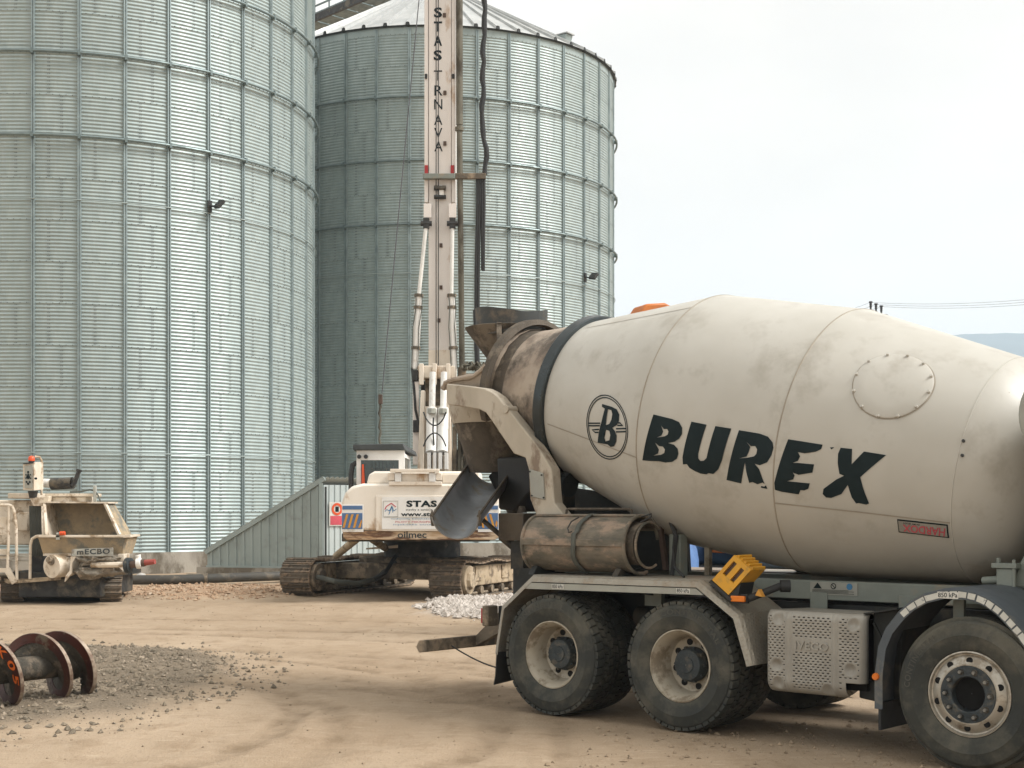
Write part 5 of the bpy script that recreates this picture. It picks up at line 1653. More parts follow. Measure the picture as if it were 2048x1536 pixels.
# --- front (second axle) fender with worn reflective tape
def arcf(a, r): return (SF + r * math.cos(a), AX + r * math.sin(a))
def fz(f):
    """outline of the fender from rear foot over the top"""
FP = [(3.212, 0.376), (3.212, 0.62), (3.240, 0.83), (3.30, 0.965), (3.397, 1.085), (3.49, 1.165), (3.60, 1.225), (3.74, 1.263), (3.86, 1.268), (3.97, 1.255), (4.08, 1.213), (4.168, 1.155), (4.25, 1.075), (4.32, 1.0), (4.42, 0.86), (4.48, 0.70)]
def fend2(yf):
    n = len(FP)
    b = MB()
    cs = [(0.58, 0.012), (-0.13, 0.012), (-0.155, 0.0), (-0.155, -0.062), (-0.145, -0.062), (-0.143, -0.006), (0.58, 0.0)]
    nor = []
    for i in range(n):
        d = (Vector(FP[min(i + 1, n - 1)]) - Vector(FP[max(i - 1, 0)])).normalized()
        nor.append(Vector((-d.y, d.x)))
    for p, q in zip(FP, nor):
        for (w, off) in cs: b.v.append((p[0] + q.x * off, yf(w), p[1] + q.y * off))
    m = len(cs)
    for i in range(n - 1):
        for k in range(m):
            k2 = (k + 1) % m
            b.f.append([i * m + k, i * m + k2, (i + 1) * m + k2, (i + 1) * m + k])
    b.f.append(list(range(m)))
    b.f.append([(n - 1) * m + k for k in range(m)])
    o = tb(b, 'front_fender', 'fender_blue', angle=30)
    # tape segments
    def along(f):
        x = f * (n - 1)
        i = min(int(x), n - 2)
        p = Vector(FP[i]).lerp(Vector(FP[i + 1]), x - i)
        q = nor[i].lerp(nor[i + 1], x - i).normalized()
        return p, q
    f = 4.1 / (n - 1)
    k = 0
    rnd = random.Random(4)
    while f < 14.5 / (n - 1):
        ln = rnd.uniform(0.028, 0.05)
        p0, q0 = along(f); p1, q1 = along(min(1, f + ln))
        b = MB()
        for (p, q) in ((p0, q0), ((p0 + p1) / 2, ((q0 + q1) / 2).normalized()), (p1, q1)):
            for off in (-0.008, -0.054 + rnd.uniform(0, 0.006)):
                b.v.append((p.x + q.x * off, yf(-0.158), p.y + q.y * off))
        b.f = [[0, 1, 3, 2], [2, 3, 5, 4]]
        b.build('reflective_tape', M['reflect'], o, recalc=False)
        f += ln + rnd.uniform(0.004, 0.009)
        k += 1
    return o
fo = fend2(lambda w: w)
fend2(lambda w: 2 * WC - w)
b = MB(); b.box(3.70, 3.855, -0.1605, -0.1585, 1.205, 1.252); b.build('pressure_label', M['sticker'], fo)
text_on('lettering', '850 kPa', flat((3.706, -0.162, 1.212), (0.143, 0.0, 0.003), (0, 0, 0.033)), M['ink'], fo, 0.008)
b = MB(); b.cyl((3.225, -0.156, 0.612), (3.225, -0.176, 0.612), 0.027, 0.024, 20); b.build('side_reflector', M['amber'], fo)
b = MB(); b.box(3.235, 3.255, -0.14, 0.40, 0.22, 0.42); tb(b, 'mud_flap', 'black')
b = MB(); b.box(3.70, 3.78, 0.10, 0.14, 0.98, 1.18); b.beam((3.74, 0.12, 1.14), (4.2, 0.5, 1.12), 0.03, 0.03); tb(b, 'fender_stay', 'frame_grey')

# --- drum front stand, gearbox, water tank
for w in (0.55, 1.75):
    b = MB(); b.box(3.83, 3.955, w, w + 0.10, 1.25, 1.40); st = tb(b, 'stand_block', 'frame_grey', bevel=0.008)
    b = MB(); b.box(3.80, 3.99, w - 0.02, w + 0.12, 1.40, 1.437); b.build('stand_cap', M['frame_grey'], st, bevel=0.005)
    b = MB(); b.cyl((3.84, w + 0.02, 1.437), (3.84, w + 0.02, 1.475), 0.016, None, 8); b.cyl((3.965, w + 0.0, 1.20), (3.965, w + 0.0, 1.465), 0.014, None, 8); b.build('bolt', M['frame_grey'], st)
for w in (0.62, 1.68):
    b = MB(); b.prism_y([(3.92, 1.26), (4.62, 1.26), (4.62, 2.12), (4.42, 2.12), (4.28, 2.0), (3.98, 1.44)], w, w + 0.10); tb(b, 'front_stand', 'frame_grey', bevel=0.01)
b = MB(); b.box(4.36, 4.60, 0.72, 1.68, 1.60, 2.42); tb(b, 'gearbox', 'chassis', bevel=0.03)
b = MB(); b.cyl((4.08, WC, 2.05), (4.40, WC, 1.99), 0.24, 0.28, 28); tb(b, 'drive_flange', 'chassis')
b = MB(); b.cyl((4.52, 0.12, 2.50), (4.52, 2.28, 2.50), 0.36, None, 40); wt = tb(b, 'water_tank', 'strip_grey', bevel=0.03)
for w in (0.5, 1.9):
    b = MB(); b.tube([(4.52 + 0.366 * math.cos(a * PI / 12), w, 2.50 + 0.366 * math.sin(a * PI / 12)) for a in range(25)], 0.012, 6); b.build('tank_strap', M['dark_steel'], wt)
b = MB(); b.cyl((3.70, 0.62, 1.30), (3.86, 0.62, 1.315), 0.03, None, 12); tb(b, 'grease_pipe', 'frame_grey')

# --- cab and first axle (out of the frame, to the right)
b = MB()
b.prism_y([(4.92, 0.85), (4.92, 3.45), (5.3, 3.7), (6.3, 3.55), (6.85, 2.75), (7.1, 1.9), (7.15, 0.65), (6.9, 0.55), (6.75, 1.05), (5.65, 1.05), (5.5, 0.85)], -0.06, 2.46)
cab = tb(b, 'cab', 'white', bevel=0.04)
b = MB(); b.prism_y([(5.75, 1.85), (5.75, 2.65), (6.55, 2.62), (6.85, 1.85)], -0.068, -0.062); b.build('side_window', M['glass'], cab)
b = MB(); b.hexa([(6.885, 0.12, 2.72), (6.885, 2.28, 2.72), (6.9, 2.28, 2.72), (6.9, 0.12, 2.72)], [(7.11, 0.12, 1.95), (7.11, 2.28, 1.95), (7.125, 2.28, 1.95), (7.125, 0.12, 1.95)]); b.build('windscreen', M['glass'], cab)
wheel(6.1, -0.15, 1, 'front')
wheel(6.1, 2.55, -1, 'front')

# ------------------------------------------------------------------ drilling rig
RO = Vector((-2.0, 31.7, 0))
RIG = empty('drilling_rig', RO, 0, 'tall cream crawler drilling rig with lettered mast standing before the silos', 'drilling rig')
def L_(x, y, Y, o=RO):
    return at(x, y, Y) - o
def pbox(b, x0, y0, x1, y1, Y0, Y1, o=RO):
    p, q = L_(x0, y1, Y0, o), L_(x1, y0, Y0, o)
    return b.box(p.x, q.x, Y0 - o.y, Y1 - o.y, p.z, q.z)
def rbuild(b, name, m, parent=RIG, **k):
    return b.build(name, M[m], parent, **k)

def make_track(root, loc, rz, length, rad, width, pitch, frame_mat, hub_side, grousers=3, plate=True):
    """track frame along local y; shoes are its children"""
    b = MB()
    st = length / 2 - rad
    zc = rad
    b.prism_x([(-st + 0.15, zc + 0.20 * rad / 0.4), (-st * 0.75, zc + 0.26), (st * 0.75, zc + 0.26), (st, zc + 0.12), (st, zc - 0.16), (-st, zc - 0.16)], -width * 0.30, width * 0.30)
    fr = b.build('track_frame', M[frame_mat], root, bevel=0.02)
    fr.location = loc
    fr.rotation_euler = (0, 0, rz)
    sm = MB()
    w2 = width / 2
    sm.box(-w2, w2, -pitch * 0.48, pitch * 0.48, -0.012, 0.012)
    for k in range(grousers):
        y = (-0.36 + 0.72 * k / max(1, grousers - 1)) * pitch
        sm.box(-w2, w2, y - 0.010, y + 0.010, 0.012, 0.042)
    me = sm.mesh('track_shoe', False)
    me.materials.append(M['shoe'])
    per = 4 * st + 2 * PI * rad
    n = int(per / pitch)
    rr = rad - 0.03
    for i in range(n):
        d = per * i / n
        if d < 2 * st: y, z, ang = -st + d, 2 * rad - 0.045, 0.0
        elif d < 2 * st + PI * rad:
            a = (d - 2 * st) / rad
            y, z, ang = st + (rad - 0.045) * math.sin(a), rad + (rad - 0.045) * math.cos(a), -a
        elif d < 4 * st + PI * rad: y, z, ang = st - (d - 2 * st - PI * rad), 0.045, PI
        else:
            a = (d - 4 * st - PI * rad) / rad
            y, z, ang = -st - (rad - 0.045) * math.sin(a), rad - (rad - 0.045) * math.cos(a), PI - a
        if d < 2 * st: z -= 0.05 * math.sin(PI * (d / (2 * st)) * 3) ** 2
        o = place(me, 'track_shoe', None, fr)
        o.location = (0, y, z)
        o.rotation_euler = (ang, 0, 0)
    # link chain, sprocket and idler, rollers
    b = MB()
    ch = []
    for k in range(25): a = PI / 2 + PI * k / 24; ch.append((-st + (rad - 0.09) * math.cos(a), zc + (rad - 0.09) * math.sin(a)))
    for k in range(25): a = -PI / 2 + PI * k / 24; ch.append((st + (rad - 0.09) * math.cos(a), zc + (rad - 0.09) * math.sin(a)))
    m = len(ch)
    for xs in (-width * 0.16, width * 0.16):
        for off in (0.0,):
            b.tube([(xs, y, z) for y, z in ch] + [(xs, ch[0][0], ch[0][1])], 0.035, 6, cap=False)
    b.build('link_chain', M['muddy'], fr)
    for y in (-st, st):
        b = MB()
        b.cyl((-width * 0.33, y, zc), (width * 0.33, y, zc), rad - 0.12, None, 28)
        b.cyl((-width * 0.36, y, zc), (width * 0.36, y, zc), rad * 0.42, None, 20)
        b.build('sprocket', M['muddy'], fr, bevel=0.01)
    for k in range(7):
        y = -st * 0.78 + st * 1.56 * k / 6
        b = MB(); b.cyl((-width * 0.30, y, 0.155), (width * 0.30, y, 0.155), 0.085, None, 16); b.build('roller', M['muddy'], fr)
    return fr
dirv = Vector((0.368, 0.930)); prp = Vector((0.930, -0.368))
for sgn in (-1, 1):
    c_ = prp * (1.73 * sgn)
    fr = make_track(RIG, (c_.x, c_.y, 0.0), -R_(21.6), 5.3, 0.41, 0.70, 0.215, 'track_side', sgn)
    for ys, w in ((-1.55, 0.9), (-0.1, 0.9)):
        b = MB(); b.prism_x([(ys, 0.40), (ys + 0.06, 0.40), (ys + 0.06, 0.60), (ys + 0.0, 0.64)], 0.21 * 1.0, 0.235); b.box(0.21, 0.235, ys, ys + 0.32, 0.36, 0.42); b.build('bracket', M['track_side'], fr)
    b = MB(); yy_ = -5.3 / 2 + 0.41; b.cyl((0.24, yy_, 0.41), (0.40, yy_, 0.41), 0.31, 0.29, 32); b.cyl((0.40, yy_, 0.41), (0.47, yy_, 0.41), 0.20, 0.17, 8); b.build('final_drive', M['track_side'] if sgn > 0 else M['muddy'], fr, bevel=0.01)
    for ys in (-1.9, 0.9):
        b = MB(); b.cyl((0.20, ys, 0.50), (0.24, ys, 0.50), 0.07, None, 16); b.build('boss', M['muddy'], fr)
b = MB(); b.box(-1.3, 1.3, -0.55, 0.55, 0.32, 0.80); o = rbuild(b, 'car_body', 'muddy', bevel=0.03); o.rotation_euler = (0, 0, -R_(21.6))
for s in (-1, 1):
    b = MB(); b.box(-1.75, 1.75, s * 1.05 - 0.16, s * 1.05 + 0.16, 0.34, 0.68); o = rbuild(b, 'axle_beam', 'muddy', bevel=0.02); o.rotation_euler = (0, 0, -R_(21.6))
b = MB(); b.cyl((0, 0, 0.80), (0, 0, 1.18), 0.85, None, 40); rbuild(b, 'slew_ring', 'dark_steel')
b = MB(); b.tube([(-2.1, -1.75, 0.42), (-1.7, -2.0, 0.34), (-1.25, -1.75, 0.28), (-0.9, -1.2, 0.36), (-0.55, -0.7, 0.7)], 0.055, 10); rbuild(b, 'hydraulic_hose', 'strap')
b = MB(); b.tube([(-1.0, -1.3, 0.33), (-0.7, -1.4, 0.5), (-0.5, -1.0, 0.85)], 0.045, 10); rbuild(b, 'hydraulic_hose', 'black')

# upper structure
YC = 28.0
b = MB(); b.box(-1.45, 1.55, -2.9, 1.9, 1.19, 1.36); rbuild(b, 'deck', 'dark_steel', bevel=0.02)
def cw(x, y): p = L_(x, y, YC); return (p.x, p.z)
b = MB()
x0, x1 = cw(683, 1080)[0], cw(1000, 1080)[0]
zb_, zm, zt = cw(0, 1080)[1], cw(0, 1061)[1], cw(0, 967)[1]
b.prism_y([(x0, zm), (x1, zm), (x1, zt - 0.30), (x1 - 0.10, zt - 0.10), (x1 - 0.36, zt), (x0 + 0.42, zt), (x0 + 0.2, zt - 0.06), (x0 + 0.07, zt - 0.18), (x0, zt - 0.38)], YC - RO.y, YC - RO.y + 1.1)
cwt = rbuild(b, 'counterweight', 'cream_clean', bevel=0.05)
b = MB(); b.prism_y([(x0 + 0.02, zm - 0.002), (x0 + 0.03, zb_ + 0.05), (x0 + 0.10, zb_), (x1 - 0.1, zb_), (x1 - 0.02, zb_ + 0.06), (x1 - 0.02, zm - 0.002)], YC - RO.y + 0.02, YC - RO.y + 1.05); b.build('lower_edge', M['rusty'], cwt, bevel=0.02)
text_on('maker_lettering', 'oilmec', flat((cw(795, 0)[0], YC - RO.y + 0.015, cw(0, 1076)[1]), (cw(853, 0)[0] - cw(795, 0)[0], 0, 0), (0, 0, 0.13)), M['hub'], cwt, 0.02)
# sign board
fy = YC - RO.y
sgb = MB(); p, q = cw(752, 1062), cw(946, 991); sgb.box(p[0], q[0], fy - 0.02, fy - 0.001, p[1], q[1]); sgb.build('sign_frame', M['cream_clean'], cwt, bevel=0.015)
sgb = MB(); p, q = cw(764, 1058), cw(938, 994); sgb.box(p[0], q[0], fy - 0.03, fy - 0.021, p[1], q[1]); sgn_ = sgb.build('sign_board', M['white'], cwt)
def cflat(xa, ya, xb, yb):
    p, q = cw(xa, yb), cw(xb, ya)
    return flat((p[0], fy - 0.034, p[1]), (q[0] - p[0], 0, 0), (0, 0, q[1] - p[1]))
text_on('sign_lettering', 'STAS', cflat(813, 1001, 874, 1014), M['ink'], cwt, 0.045, space=1.1)
text_on('sign_lettering', 'stavby a sanácie s.r.o.', cflat(812, 1017, 884, 1022.5), M['ink'], cwt, 0.0)
text_on('sign_lettering', 'www.stas.sk', cflat(802, 1024, 896, 1032.5), M['ink'], cwt, 0.03)
for (xa, ya, xb, yb, m_, t_) in ((782, 1036, 920, 1039.5, 'ink_blue', 'vodovody kanalizácie zemné práce'), (791, 1042, 915, 1045.5, 'ink_red', 'PILOTY MIKROPILOTY KOTVY'), (787, 1048, 918, 1051, 'ink_blue', 'injektáže sanácie statika')):
    text_on('sign_lettering', t_, cflat(xa, ya, xb, yb), M[m_], cwt, 0.0)
b = MB()
def cln(pts, w_, m_, nm='sign_emblem'):
    b = MB()
    for i in range(len(pts) - 1):
        p, q = cw(*pts[i]), cw(*pts[i + 1])
        b.beam((p[0], fy - 0.033, p[1]), (q[0], fy - 0.033, q[1]), 0.004, w_, (0, 1, 0)) if False else b.beam((p[0], fy - 0.033, p[1]), (q[0], fy - 0.033, q[1]), w_, 0.004, (0, 1, 0))
    return b.build(nm, M[m_], cwt)
cln([(770, 1019), (773, 1013), (783, 1006.5), (792, 1014)], 0.018, 'ink_red')
cln([(770, 1023), (774, 1019), (779, 1022), (784, 1012), (788, 1022), (793, 1018)], 0.012, 'ink_blue')
cln([(778, 1029), (784, 1013), (786, 1025)], 0.012, 'ink_blue')
cln([(767, 1002), (796, 1002), (796, 1033), (767, 1033), (767, 1002)], 0.006, 'strip_grey')
cln([(768, 1034.5), (930, 1034.5)], 0.005, 'strip_grey')
# blue reflector panels with orange bars
for (xa, xb, mirr) in ((684, 727, 0), (956, 998, 1)):
    b = MB(); p, q = cw(xa, 1064), cw(xb, 1009); b.box(p[0], q[0], fy - 0.012, fy - 0.002, p[1], q[1]); fr = b.build('reflector_frame', M['white'], cwt, bevel=0.01)
    b = MB(); p, q = cw(xa + 1, 1019), cw(xb - 2, 1011.5); b.box(p[0], q[0], fy - 0.02, fy - 0.0125, p[1], q[1]); b.build('reflector_panel', M['panel_blue'], cwt, bevel=0.006)
    b = MB(); p, q = cw(xa, 1058), cw(xb - 2, 1026); b.box(p[0], q[0], fy - 0.02, fy - 0.0125, p[1], q[1]); b.build('reflector_panel', M['panel_blue'], cwt, bevel=0.006)
    for k in range(4):
        xx = xa + 1 + k * 10.5
        pts = [(xx, 1055.5), (xx + 4.5, 1055.5), (xx + 12, 1028.5), (xx + 7.5, 1028.5)] if not mirr else [(xx + 8, 1055.5), (xx + 12, 1055.5), (xx + 4.5, 1028.5), (xx, 1028.5)]
        if k == 3: pts = [(xx, 1055.5), (xx + 4.5, 1055.5), (xx + 8, 1042), (xx + 6.5, 1039)] if not mirr else [(xx + 2, 1050), (xx + 5, 1055), (xx + 7, 1045), (xx + 4, 1040)]
        pts = [(min(px_, xb - 2.5), py_) for px_, py_ in pts]
        b = MB(); b.prism_y([cw(*t_) for t_ in pts], fy - 0.026, fy - 0.0205); b.build('orange_bar', M['stripe'], cwt)
# engine hood, rail, details above
b = MB()
hx0, hx1 = cw(731, 0)[0], cw(960, 0)[0]
z1_, z2_ = zt - 0.005, cw(0, 942)[1]
b.prism_y([(hx0, z1_), (hx1, z1_), (hx1, z2_), (hx0 + 0.16, z2_), (hx0 + 0.05, z2_ - 0.06)], fy + 0.18, fy + 2.2)
hood = rbuild(b, 'engine_hood', 'cream_clean', bevel=0.04)
def pb(name, m, x0, y0, x1, y1, d0, d1, par=cwt, bev=0.01):
    b = MB(); p, q = cw(x0, y1), cw(x1, y0); b.box(p[0], q[0], fy + d0, fy + d1, p[1], q[1]); return b.build(name, M[m], par, bevel=bev)
pb('rail_top', 'cream', 781, 938, 879, 945, -0.10, 0.05, hood)
pb('rail_post', 'white', 790, 945.2, 803, 964, -0.06, 0.03, hood)
pb('rail_post', 'white', 858, 945.2, 871, 964, -0.06, 0.03, hood)
pb('rail_recess', 'cream', 803.5, 947, 857.5, 963, 0.0, 0.17, hood)
pb('rail_shelf', 'cream', 778, 963, 884, 971, -0.05, 0.10, hood)
pb('lifting_eye', 'cream', 776, 946, 789, 961, -0.03, 0.17, hood)
pb('lifting_eye', 'cream', 872, 946, 884, 961, -0.03, 0.17, hood)
pb('hood_vent', 'cream', 884.5, 949, 934, 966, 0.05, 0.17, hood)
b = MB(); p = L_(706, 966, 28.4)
# outrigger-like legs under the counterweight
for (xa, ya, xb, yb) in ((720, 1072, 672, 1112), (745, 1078, 770, 1096)):
    b = MB(); b.cyl(L_(xa, ya, 29.2), L_(xb, yb, 30.6), 0.085, 0.075, 14); rbuild(b, 'jack_leg', 'track_side')
b = MB(); b.hexa([L_(732, 1099, 30.6), L_(796, 1096, 30.6), L_(796, 1096, 31.6), L_(732, 1099, 31.6)], [L_(732, 1096, 30.6), L_(796, 1090, 30.6), L_(796, 1090, 31.6), L_(732, 1096, 31.6)]); rbuild(b, 'step_plate', 'cream')

# operator cab
YK = 29.6
def ck_(x, y, Y=YK): return L_(x, y, Y)
kx0, kx1 = ck_(713, 0).x, ck_(809, 0).x
kz0, kz1 = 1.36, ck_(0, 901).z
ky0, ky1 = YK - RO.y, YK - RO.y + 1.7
b = MB()
b.box(kx0, kx0 + 0.09, ky0, ky0 + 0.10, kz0, kz1 - 0.2); b.box(kx1 - 0.12, kx1, ky0, ky0 + 0.10, kz0, kz1 - 0.2); b.box(kx0, kx1, ky0, ky0 + 0.10, kz1 - 0.2, kz1)
b.box(kx0 + 0.09, kx1 - 0.12, ky0, ky0 + 0.08, kz0, 2.2)
b.box(kx0, kx0 + 0.08, ky1 - 0.1, ky1, kz0, kz1); b.box(kx1 - 0.08, kx1, ky1 - 0.1, ky1, kz0, kz1)
b.box(kx1 - 0.06, kx1, ky0 + 0.10, ky1 - 0.1, kz0, 2.2); b.box(kx1 - 0.06, kx1, ky0 + 0.10, ky1 - 0.1, kz1 - 0.14, kz1)
b.box(kx0, kx0 + 0.06, ky0 + 0.10, ky1 - 0.1, kz0, 1.9); b.box(kx0, kx0 + 0.06, ky0 + 0.10, ky1 - 0.1, kz1 - 0.14, kz1)
b.box(kx0, kx1, ky0 + 0.1, ky1 - 0.1, kz1 - 0.06, kz1)
b.box(kx0 + 0.08, kx1 - 0.08, ky1 - 0.1, ky1, kz0, 1.9)
kab = rbuild(b, 'cab_shell', 'white')
b = MB(); b.hexa([(kx0 - 0.06, ky0 - 0.12, kz1 + 0.004), (kx1 + 0.02, ky0 - 0.12, kz1 + 0.004), (kx1 + 0.14, ky1 + 0.25, kz1 - 0.05), (kx0 - 0.06, ky1 + 0.25, kz1 - 0.05)], [(kx0 - 0.06, ky0 - 0.12, kz1 + 0.12), (kx1 - 0.02, ky0 - 0.12, kz1 + 0.14), (kx1 + 0.10, ky1 + 0.25, kz1 + 0.06), (kx0 - 0.06, ky1 + 0.25, kz1 + 0.06)]); b.build('cab_roof', M['dark_trim'], kab, bevel=0.015)
b = MB(); b.box(kx0 + 0.091, kx1 - 0.121, ky0 + 0.03, ky0 + 0.04, 2.2, kz1 - 0.2); b.build('rear_window', M['glass'], kab)
b = MB(); b.box(kx1 - 0.03, kx1 - 0.02, ky0 + 0.1, ky1 - 0.1, 2.2, kz1 - 0.14); b.build('side_window', M['glass'], kab)
b = MB(); b.box(kx0 + 0.02, kx0 + 0.03, ky0 + 0.1, ky1 - 0.1, 1.9, kz1 - 0.14); b.build('side_window', M['glass'], kab)
for k in range(7):
    x = kx0 + 0.32 + k * 0.075
    b = MB(); b.box(x - 0.006, x + 0.006, ky0 + 0.022, ky0 + 0.030, 2.25, kz1 - 0.24); b.build('guard_bar', M['hub'], kab)
for k in range(4):
    z = 2.42 + k * 0.09
    b = MB(); b.box(kx0 + 0.28, kx1 - 0.2, ky0 + 0.012, ky0 + 0.021, z - 0.005, z + 0.005); b.build('guard_bar', M['hub'], kab)
b = MB(); b.box(kx0 + 0.35, kx0 + 0.55, ky0 + 0.042, ky0 + 0.14, 2.2, 2.52); b.build('seat_back', M['black'], kab, bevel=0.05)
for x in (0.06, 0.20):
    b = MB(); b.cyl((kx0 + x, ky0 - 0.06, kz1 - 0.13), (kx0 + x, ky0, kz1 - 0.13), 0.045, 0.04, 14); b.build('work_lamp', M['black'], kab)
b = MB(); b.tube([(kx0 - 0.12, ky0 + 0.06, 1.3), (kx0 - 0.12, ky0 + 0.06, kz1 - 0.5), (kx0 - 0.09, ky0 + 0.06, kz1 - 0.3), (kx0 - 0.0, ky0 + 0.06, kz1 - 0.25)], 0.055, 10); b.build('mirror_post', M['dark_steel'], kab)
b = MB(); b.hexa([(kx0 + 0.10, ky0 - 0.06, 2.0), (kx0 + 0.2, ky0 - 0.06, 2.0), (kx0 + 0.2, ky0 - 0.02, 2.0), (kx0 + 0.10, ky0 - 0.02, 2.0)], [(kx0 + 0.12, ky0 - 0.06, 2.78), (kx0 + 0.155, ky0 - 0.06, 2.78), (kx0 + 0.155, ky0 - 0.02, 2.78), (kx0 + 0.12, ky0 - 0.02, 2.78)]); b.build('hanging_jacket', M['red_orange'], kab)

# mast
YM = 33.4
def mp_(x, y, Y=YM): return L_(x, y, Y)
def mbox(name, m, x0, y0, x1, y1, d0, d1, par=RIG, bev=0.008):
    b = MB(); p, q = mp_(x0, y1), mp_(x1, y0); b.box(p.x, q.x, YM - RO.y + d0, YM - RO.y + d1, p.z, q.z); return b.build(name, M[m], par, bevel=bev)
mast = mbox('mast', 'mast', 857, -330, 903, 735, 0.0, 0.55, bev=0.015)
mbox('mast_flange', 'mast', 849, -330, 856.5, 405, -0.05, 0.60, mast)
mbox('mast_flange', 'mast', 903.5, -330, 911, 405, -0.05, 0.60, mast)
mbox('mast_face', 'mast', 857.5, -330, 902.5, 352, -0.035, -0.004, mast)
mbox('mast_collar', 'cream', 857, 700, 903, 735, -0.025, -0.003, mast)
for xx in (848, 898):
    mbox('hinge_plate', 'mast', xx, 410, xx + 15, 438, -0.16, -0.052 if xx < 860 else -0.052, mast)
mbox('cross_strap', 'frame_grey', 847, 351, 911, 361, -0.22, -0.06, mast)
mbox('bracket_arm', 'muddy', 911.5, 350, 972, 361, -0.20, -0.09, mast)
for xx in (849.5, 901.5):
    mbox('tail_lamp', 'red', xx, 332, xx + 7, 349, -0.09, -0.052, mast)
for (yy, xs) in ((154, (850, 904)),):
    for xx in xs: mbox('stay_eye', 'dark_steel', xx, yy - 4, xx + 5, yy + 5, -0.10, -0.052, mast)
for (x, y) in ((889, 32), (890, 187), (890, 288), (882, 491), (882, 575), (878, 641)):
    mbox('pin', 'brown', x - 3, y - 4, x + 3, y + 4, -0.075 if y < 352 else -0.03, -0.036 if y < 352 else -0.001, mast, 0.003)
for xx in (872.2, 876.6):
    b = MB(); b.tube([mp_(xx, -330, YM - 0.12), mp_(xx, 735, YM - 0.12)], 0.012, 6); rbuild(b, 'mast_cable', 'black', mast)
for x, y, ch, off in ((876, 25, 'S', .03), (876, 53, 'T', .03), (876, 81.5, 'A', .03), (875.5, 110.5, 'S', .03), (876, 151, 'T', 0), (877, 181, 'R', 0), (876.5, 208.5, 'N', 0), (876.5, 239.5, 'A', 0), (876.5, 266, 'V', 0), (877, 292.5, 'A', 0)):
    hw = 8.2
    hh = 10.2
    p = mp_(x - hw, y + hh, YM - 0.040); q = mp_(x + hw, y - hh, YM - 0.040)
    text_on('mast_letter', ch, flat(p, (q.x - p.x, 0, 0), (0, 0, q.z - p.z)), M['ink'], mast, off)
# winch clutter
b = MB(); b.cyl(mp_(868, 376, YM - 0.1), mp_(892, 376, YM - 0.1), 0.06, None, 12); b.cyl(mp_(868, 394, YM - 0.1), mp_(892, 394, YM - 0.1), 0.05, None, 12); rbuild(b, 'sheave', 'dark_steel', mast)
mbox('sheave_box', 'white', 879, 372, 888, 396, -0.12, -0.02, mast)
# side rams: white rod above, barrel below, with clamps and small hoses
for (xt, xm, xb_) in ((852.5, 838, 829), (905, 903, 908)):
    t_, m_, l_ = mp_(xt, 447, YM - 0.15), mp_(xm, 588, YM - 0.15), mp_(xb_, 738, YM - 0.15)
    b = MB(); b.cyl(t_, m_, 0.046, None, 14); ram = rbuild(b, 'ram_rod', 'white_rod', mast)
    b = MB(); b.cyl(m_, l_, 0.085, None, 18); rbuild(b, 'ram_barrel', 'white', mast)
    b = MB(); b.cyl(t_ + Vector((-0.13, 0, 0)), t_ + Vector((0.13, 0, 0)), 0.06, None, 14); b.box(t_.x - 0.07, t_.x + 0.07, t_.y - 0.05, t_.y + 0.09, t_.z - 0.12, t_.z + 0.12); rbuild(b, 'ram_clevis', 'dark_steel', mast)
    for f in (0.02, 0.18, 0.72):
        p = m_.lerp(l_, f); d = (l_ - m_).normalized() * 0.035
        b = MB(); b.cyl(p - d, p + d, 0.108, None, 16); rbuild(b, 'ram_clamp', 'muddy', mast)
    for dx in (-0.07, 0.07):
        b = MB(); b.tube([m_.lerp(l_, f) + Vector((dx + 0.02 * math.sin(f * 9), -0.085, 0)) for f in (0.0, 0.1, 0.2, 0.45, 0.7, 1.0)], 0.012, 6); rbuild(b, 'ram_hose', 'strap', mast)
# knuckle under the mast
mbox('knuckle', 'cream', 836, 733, 912, 758, -0.25, 0.45, mast, 0.03)
for xx in (840, 866, 893):
    mbox('knuckle_lug', 'cream', xx, 730, xx + 9, 772, -0.36, -0.26, mast, 0.015)
mbox('knuckle_pin', 'dark_steel', 826, 742, 838, 764, -0.3, -0.05, mast, 0.02)
mbox('boom_link', 'muddy', 850, 758, 896, 812, 0.0, 0.30, mast, 0.02)
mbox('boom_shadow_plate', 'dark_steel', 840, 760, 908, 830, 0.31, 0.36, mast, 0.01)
for xx in (865.5, 888):
    b = MB(); b.cyl(mp_(xx, 745, YM - 0.55), mp_(xx - 1.5, 822, YM - 0.75), 0.075, None, 18); rbuild(b, 'lift_ram_rod', 'white_rod', mast)
    b = MB(); b.cyl(mp_(xx - 1.5, 818, YM - 0.74), mp_(xx - 3, 905, YM - 1.2), 0.125, None, 22); lr = rbuild(b, 'lift_ram_barrel', 'white', mast)
    for yy in (822, 894):
        b = MB(); b.cyl(mp_(xx - 2, yy - 5, YM - 0.95), mp_(xx - 2, yy + 5, YM - 0.95), 0.10, None, 8); rbuild(b, 'ram_fitting', 'strip_grey', mast)
    b = MB(); p, q = mp_(xx - 11, 938, YM - 1.3), mp_(xx - 4, 905, YM - 1.3); b.box(p.x, q.x, p.y, p.y + 0.5, p.z, q.z); p, q = mp_(xx + 1, 938, YM - 1.3), mp_(xx + 7, 905, YM - 1.3); b.box(p.x, q.x, p.y, p.y + 0.5, p.z, q.z); rbuild(b, 'ram_lug', 'white', mast)
b = MB(); b.prism_y([(mp_(842, 0).x, mp_(0, 945).z), (mp_(905, 0).x, mp_(0, 945).z), (mp_(905, 0).x, mp_(0, 790).z), (mp_(897, 0).x, mp_(0, 812).z), (mp_(848, 0).x, mp_(0, 815).z), (mp_(842, 0).x, mp_(0, 795).z)], YM - RO.y - 0.30, YM - RO.y - 0.10)
rbuild(b, 'boom', 'cream', mast, bevel=0.02)
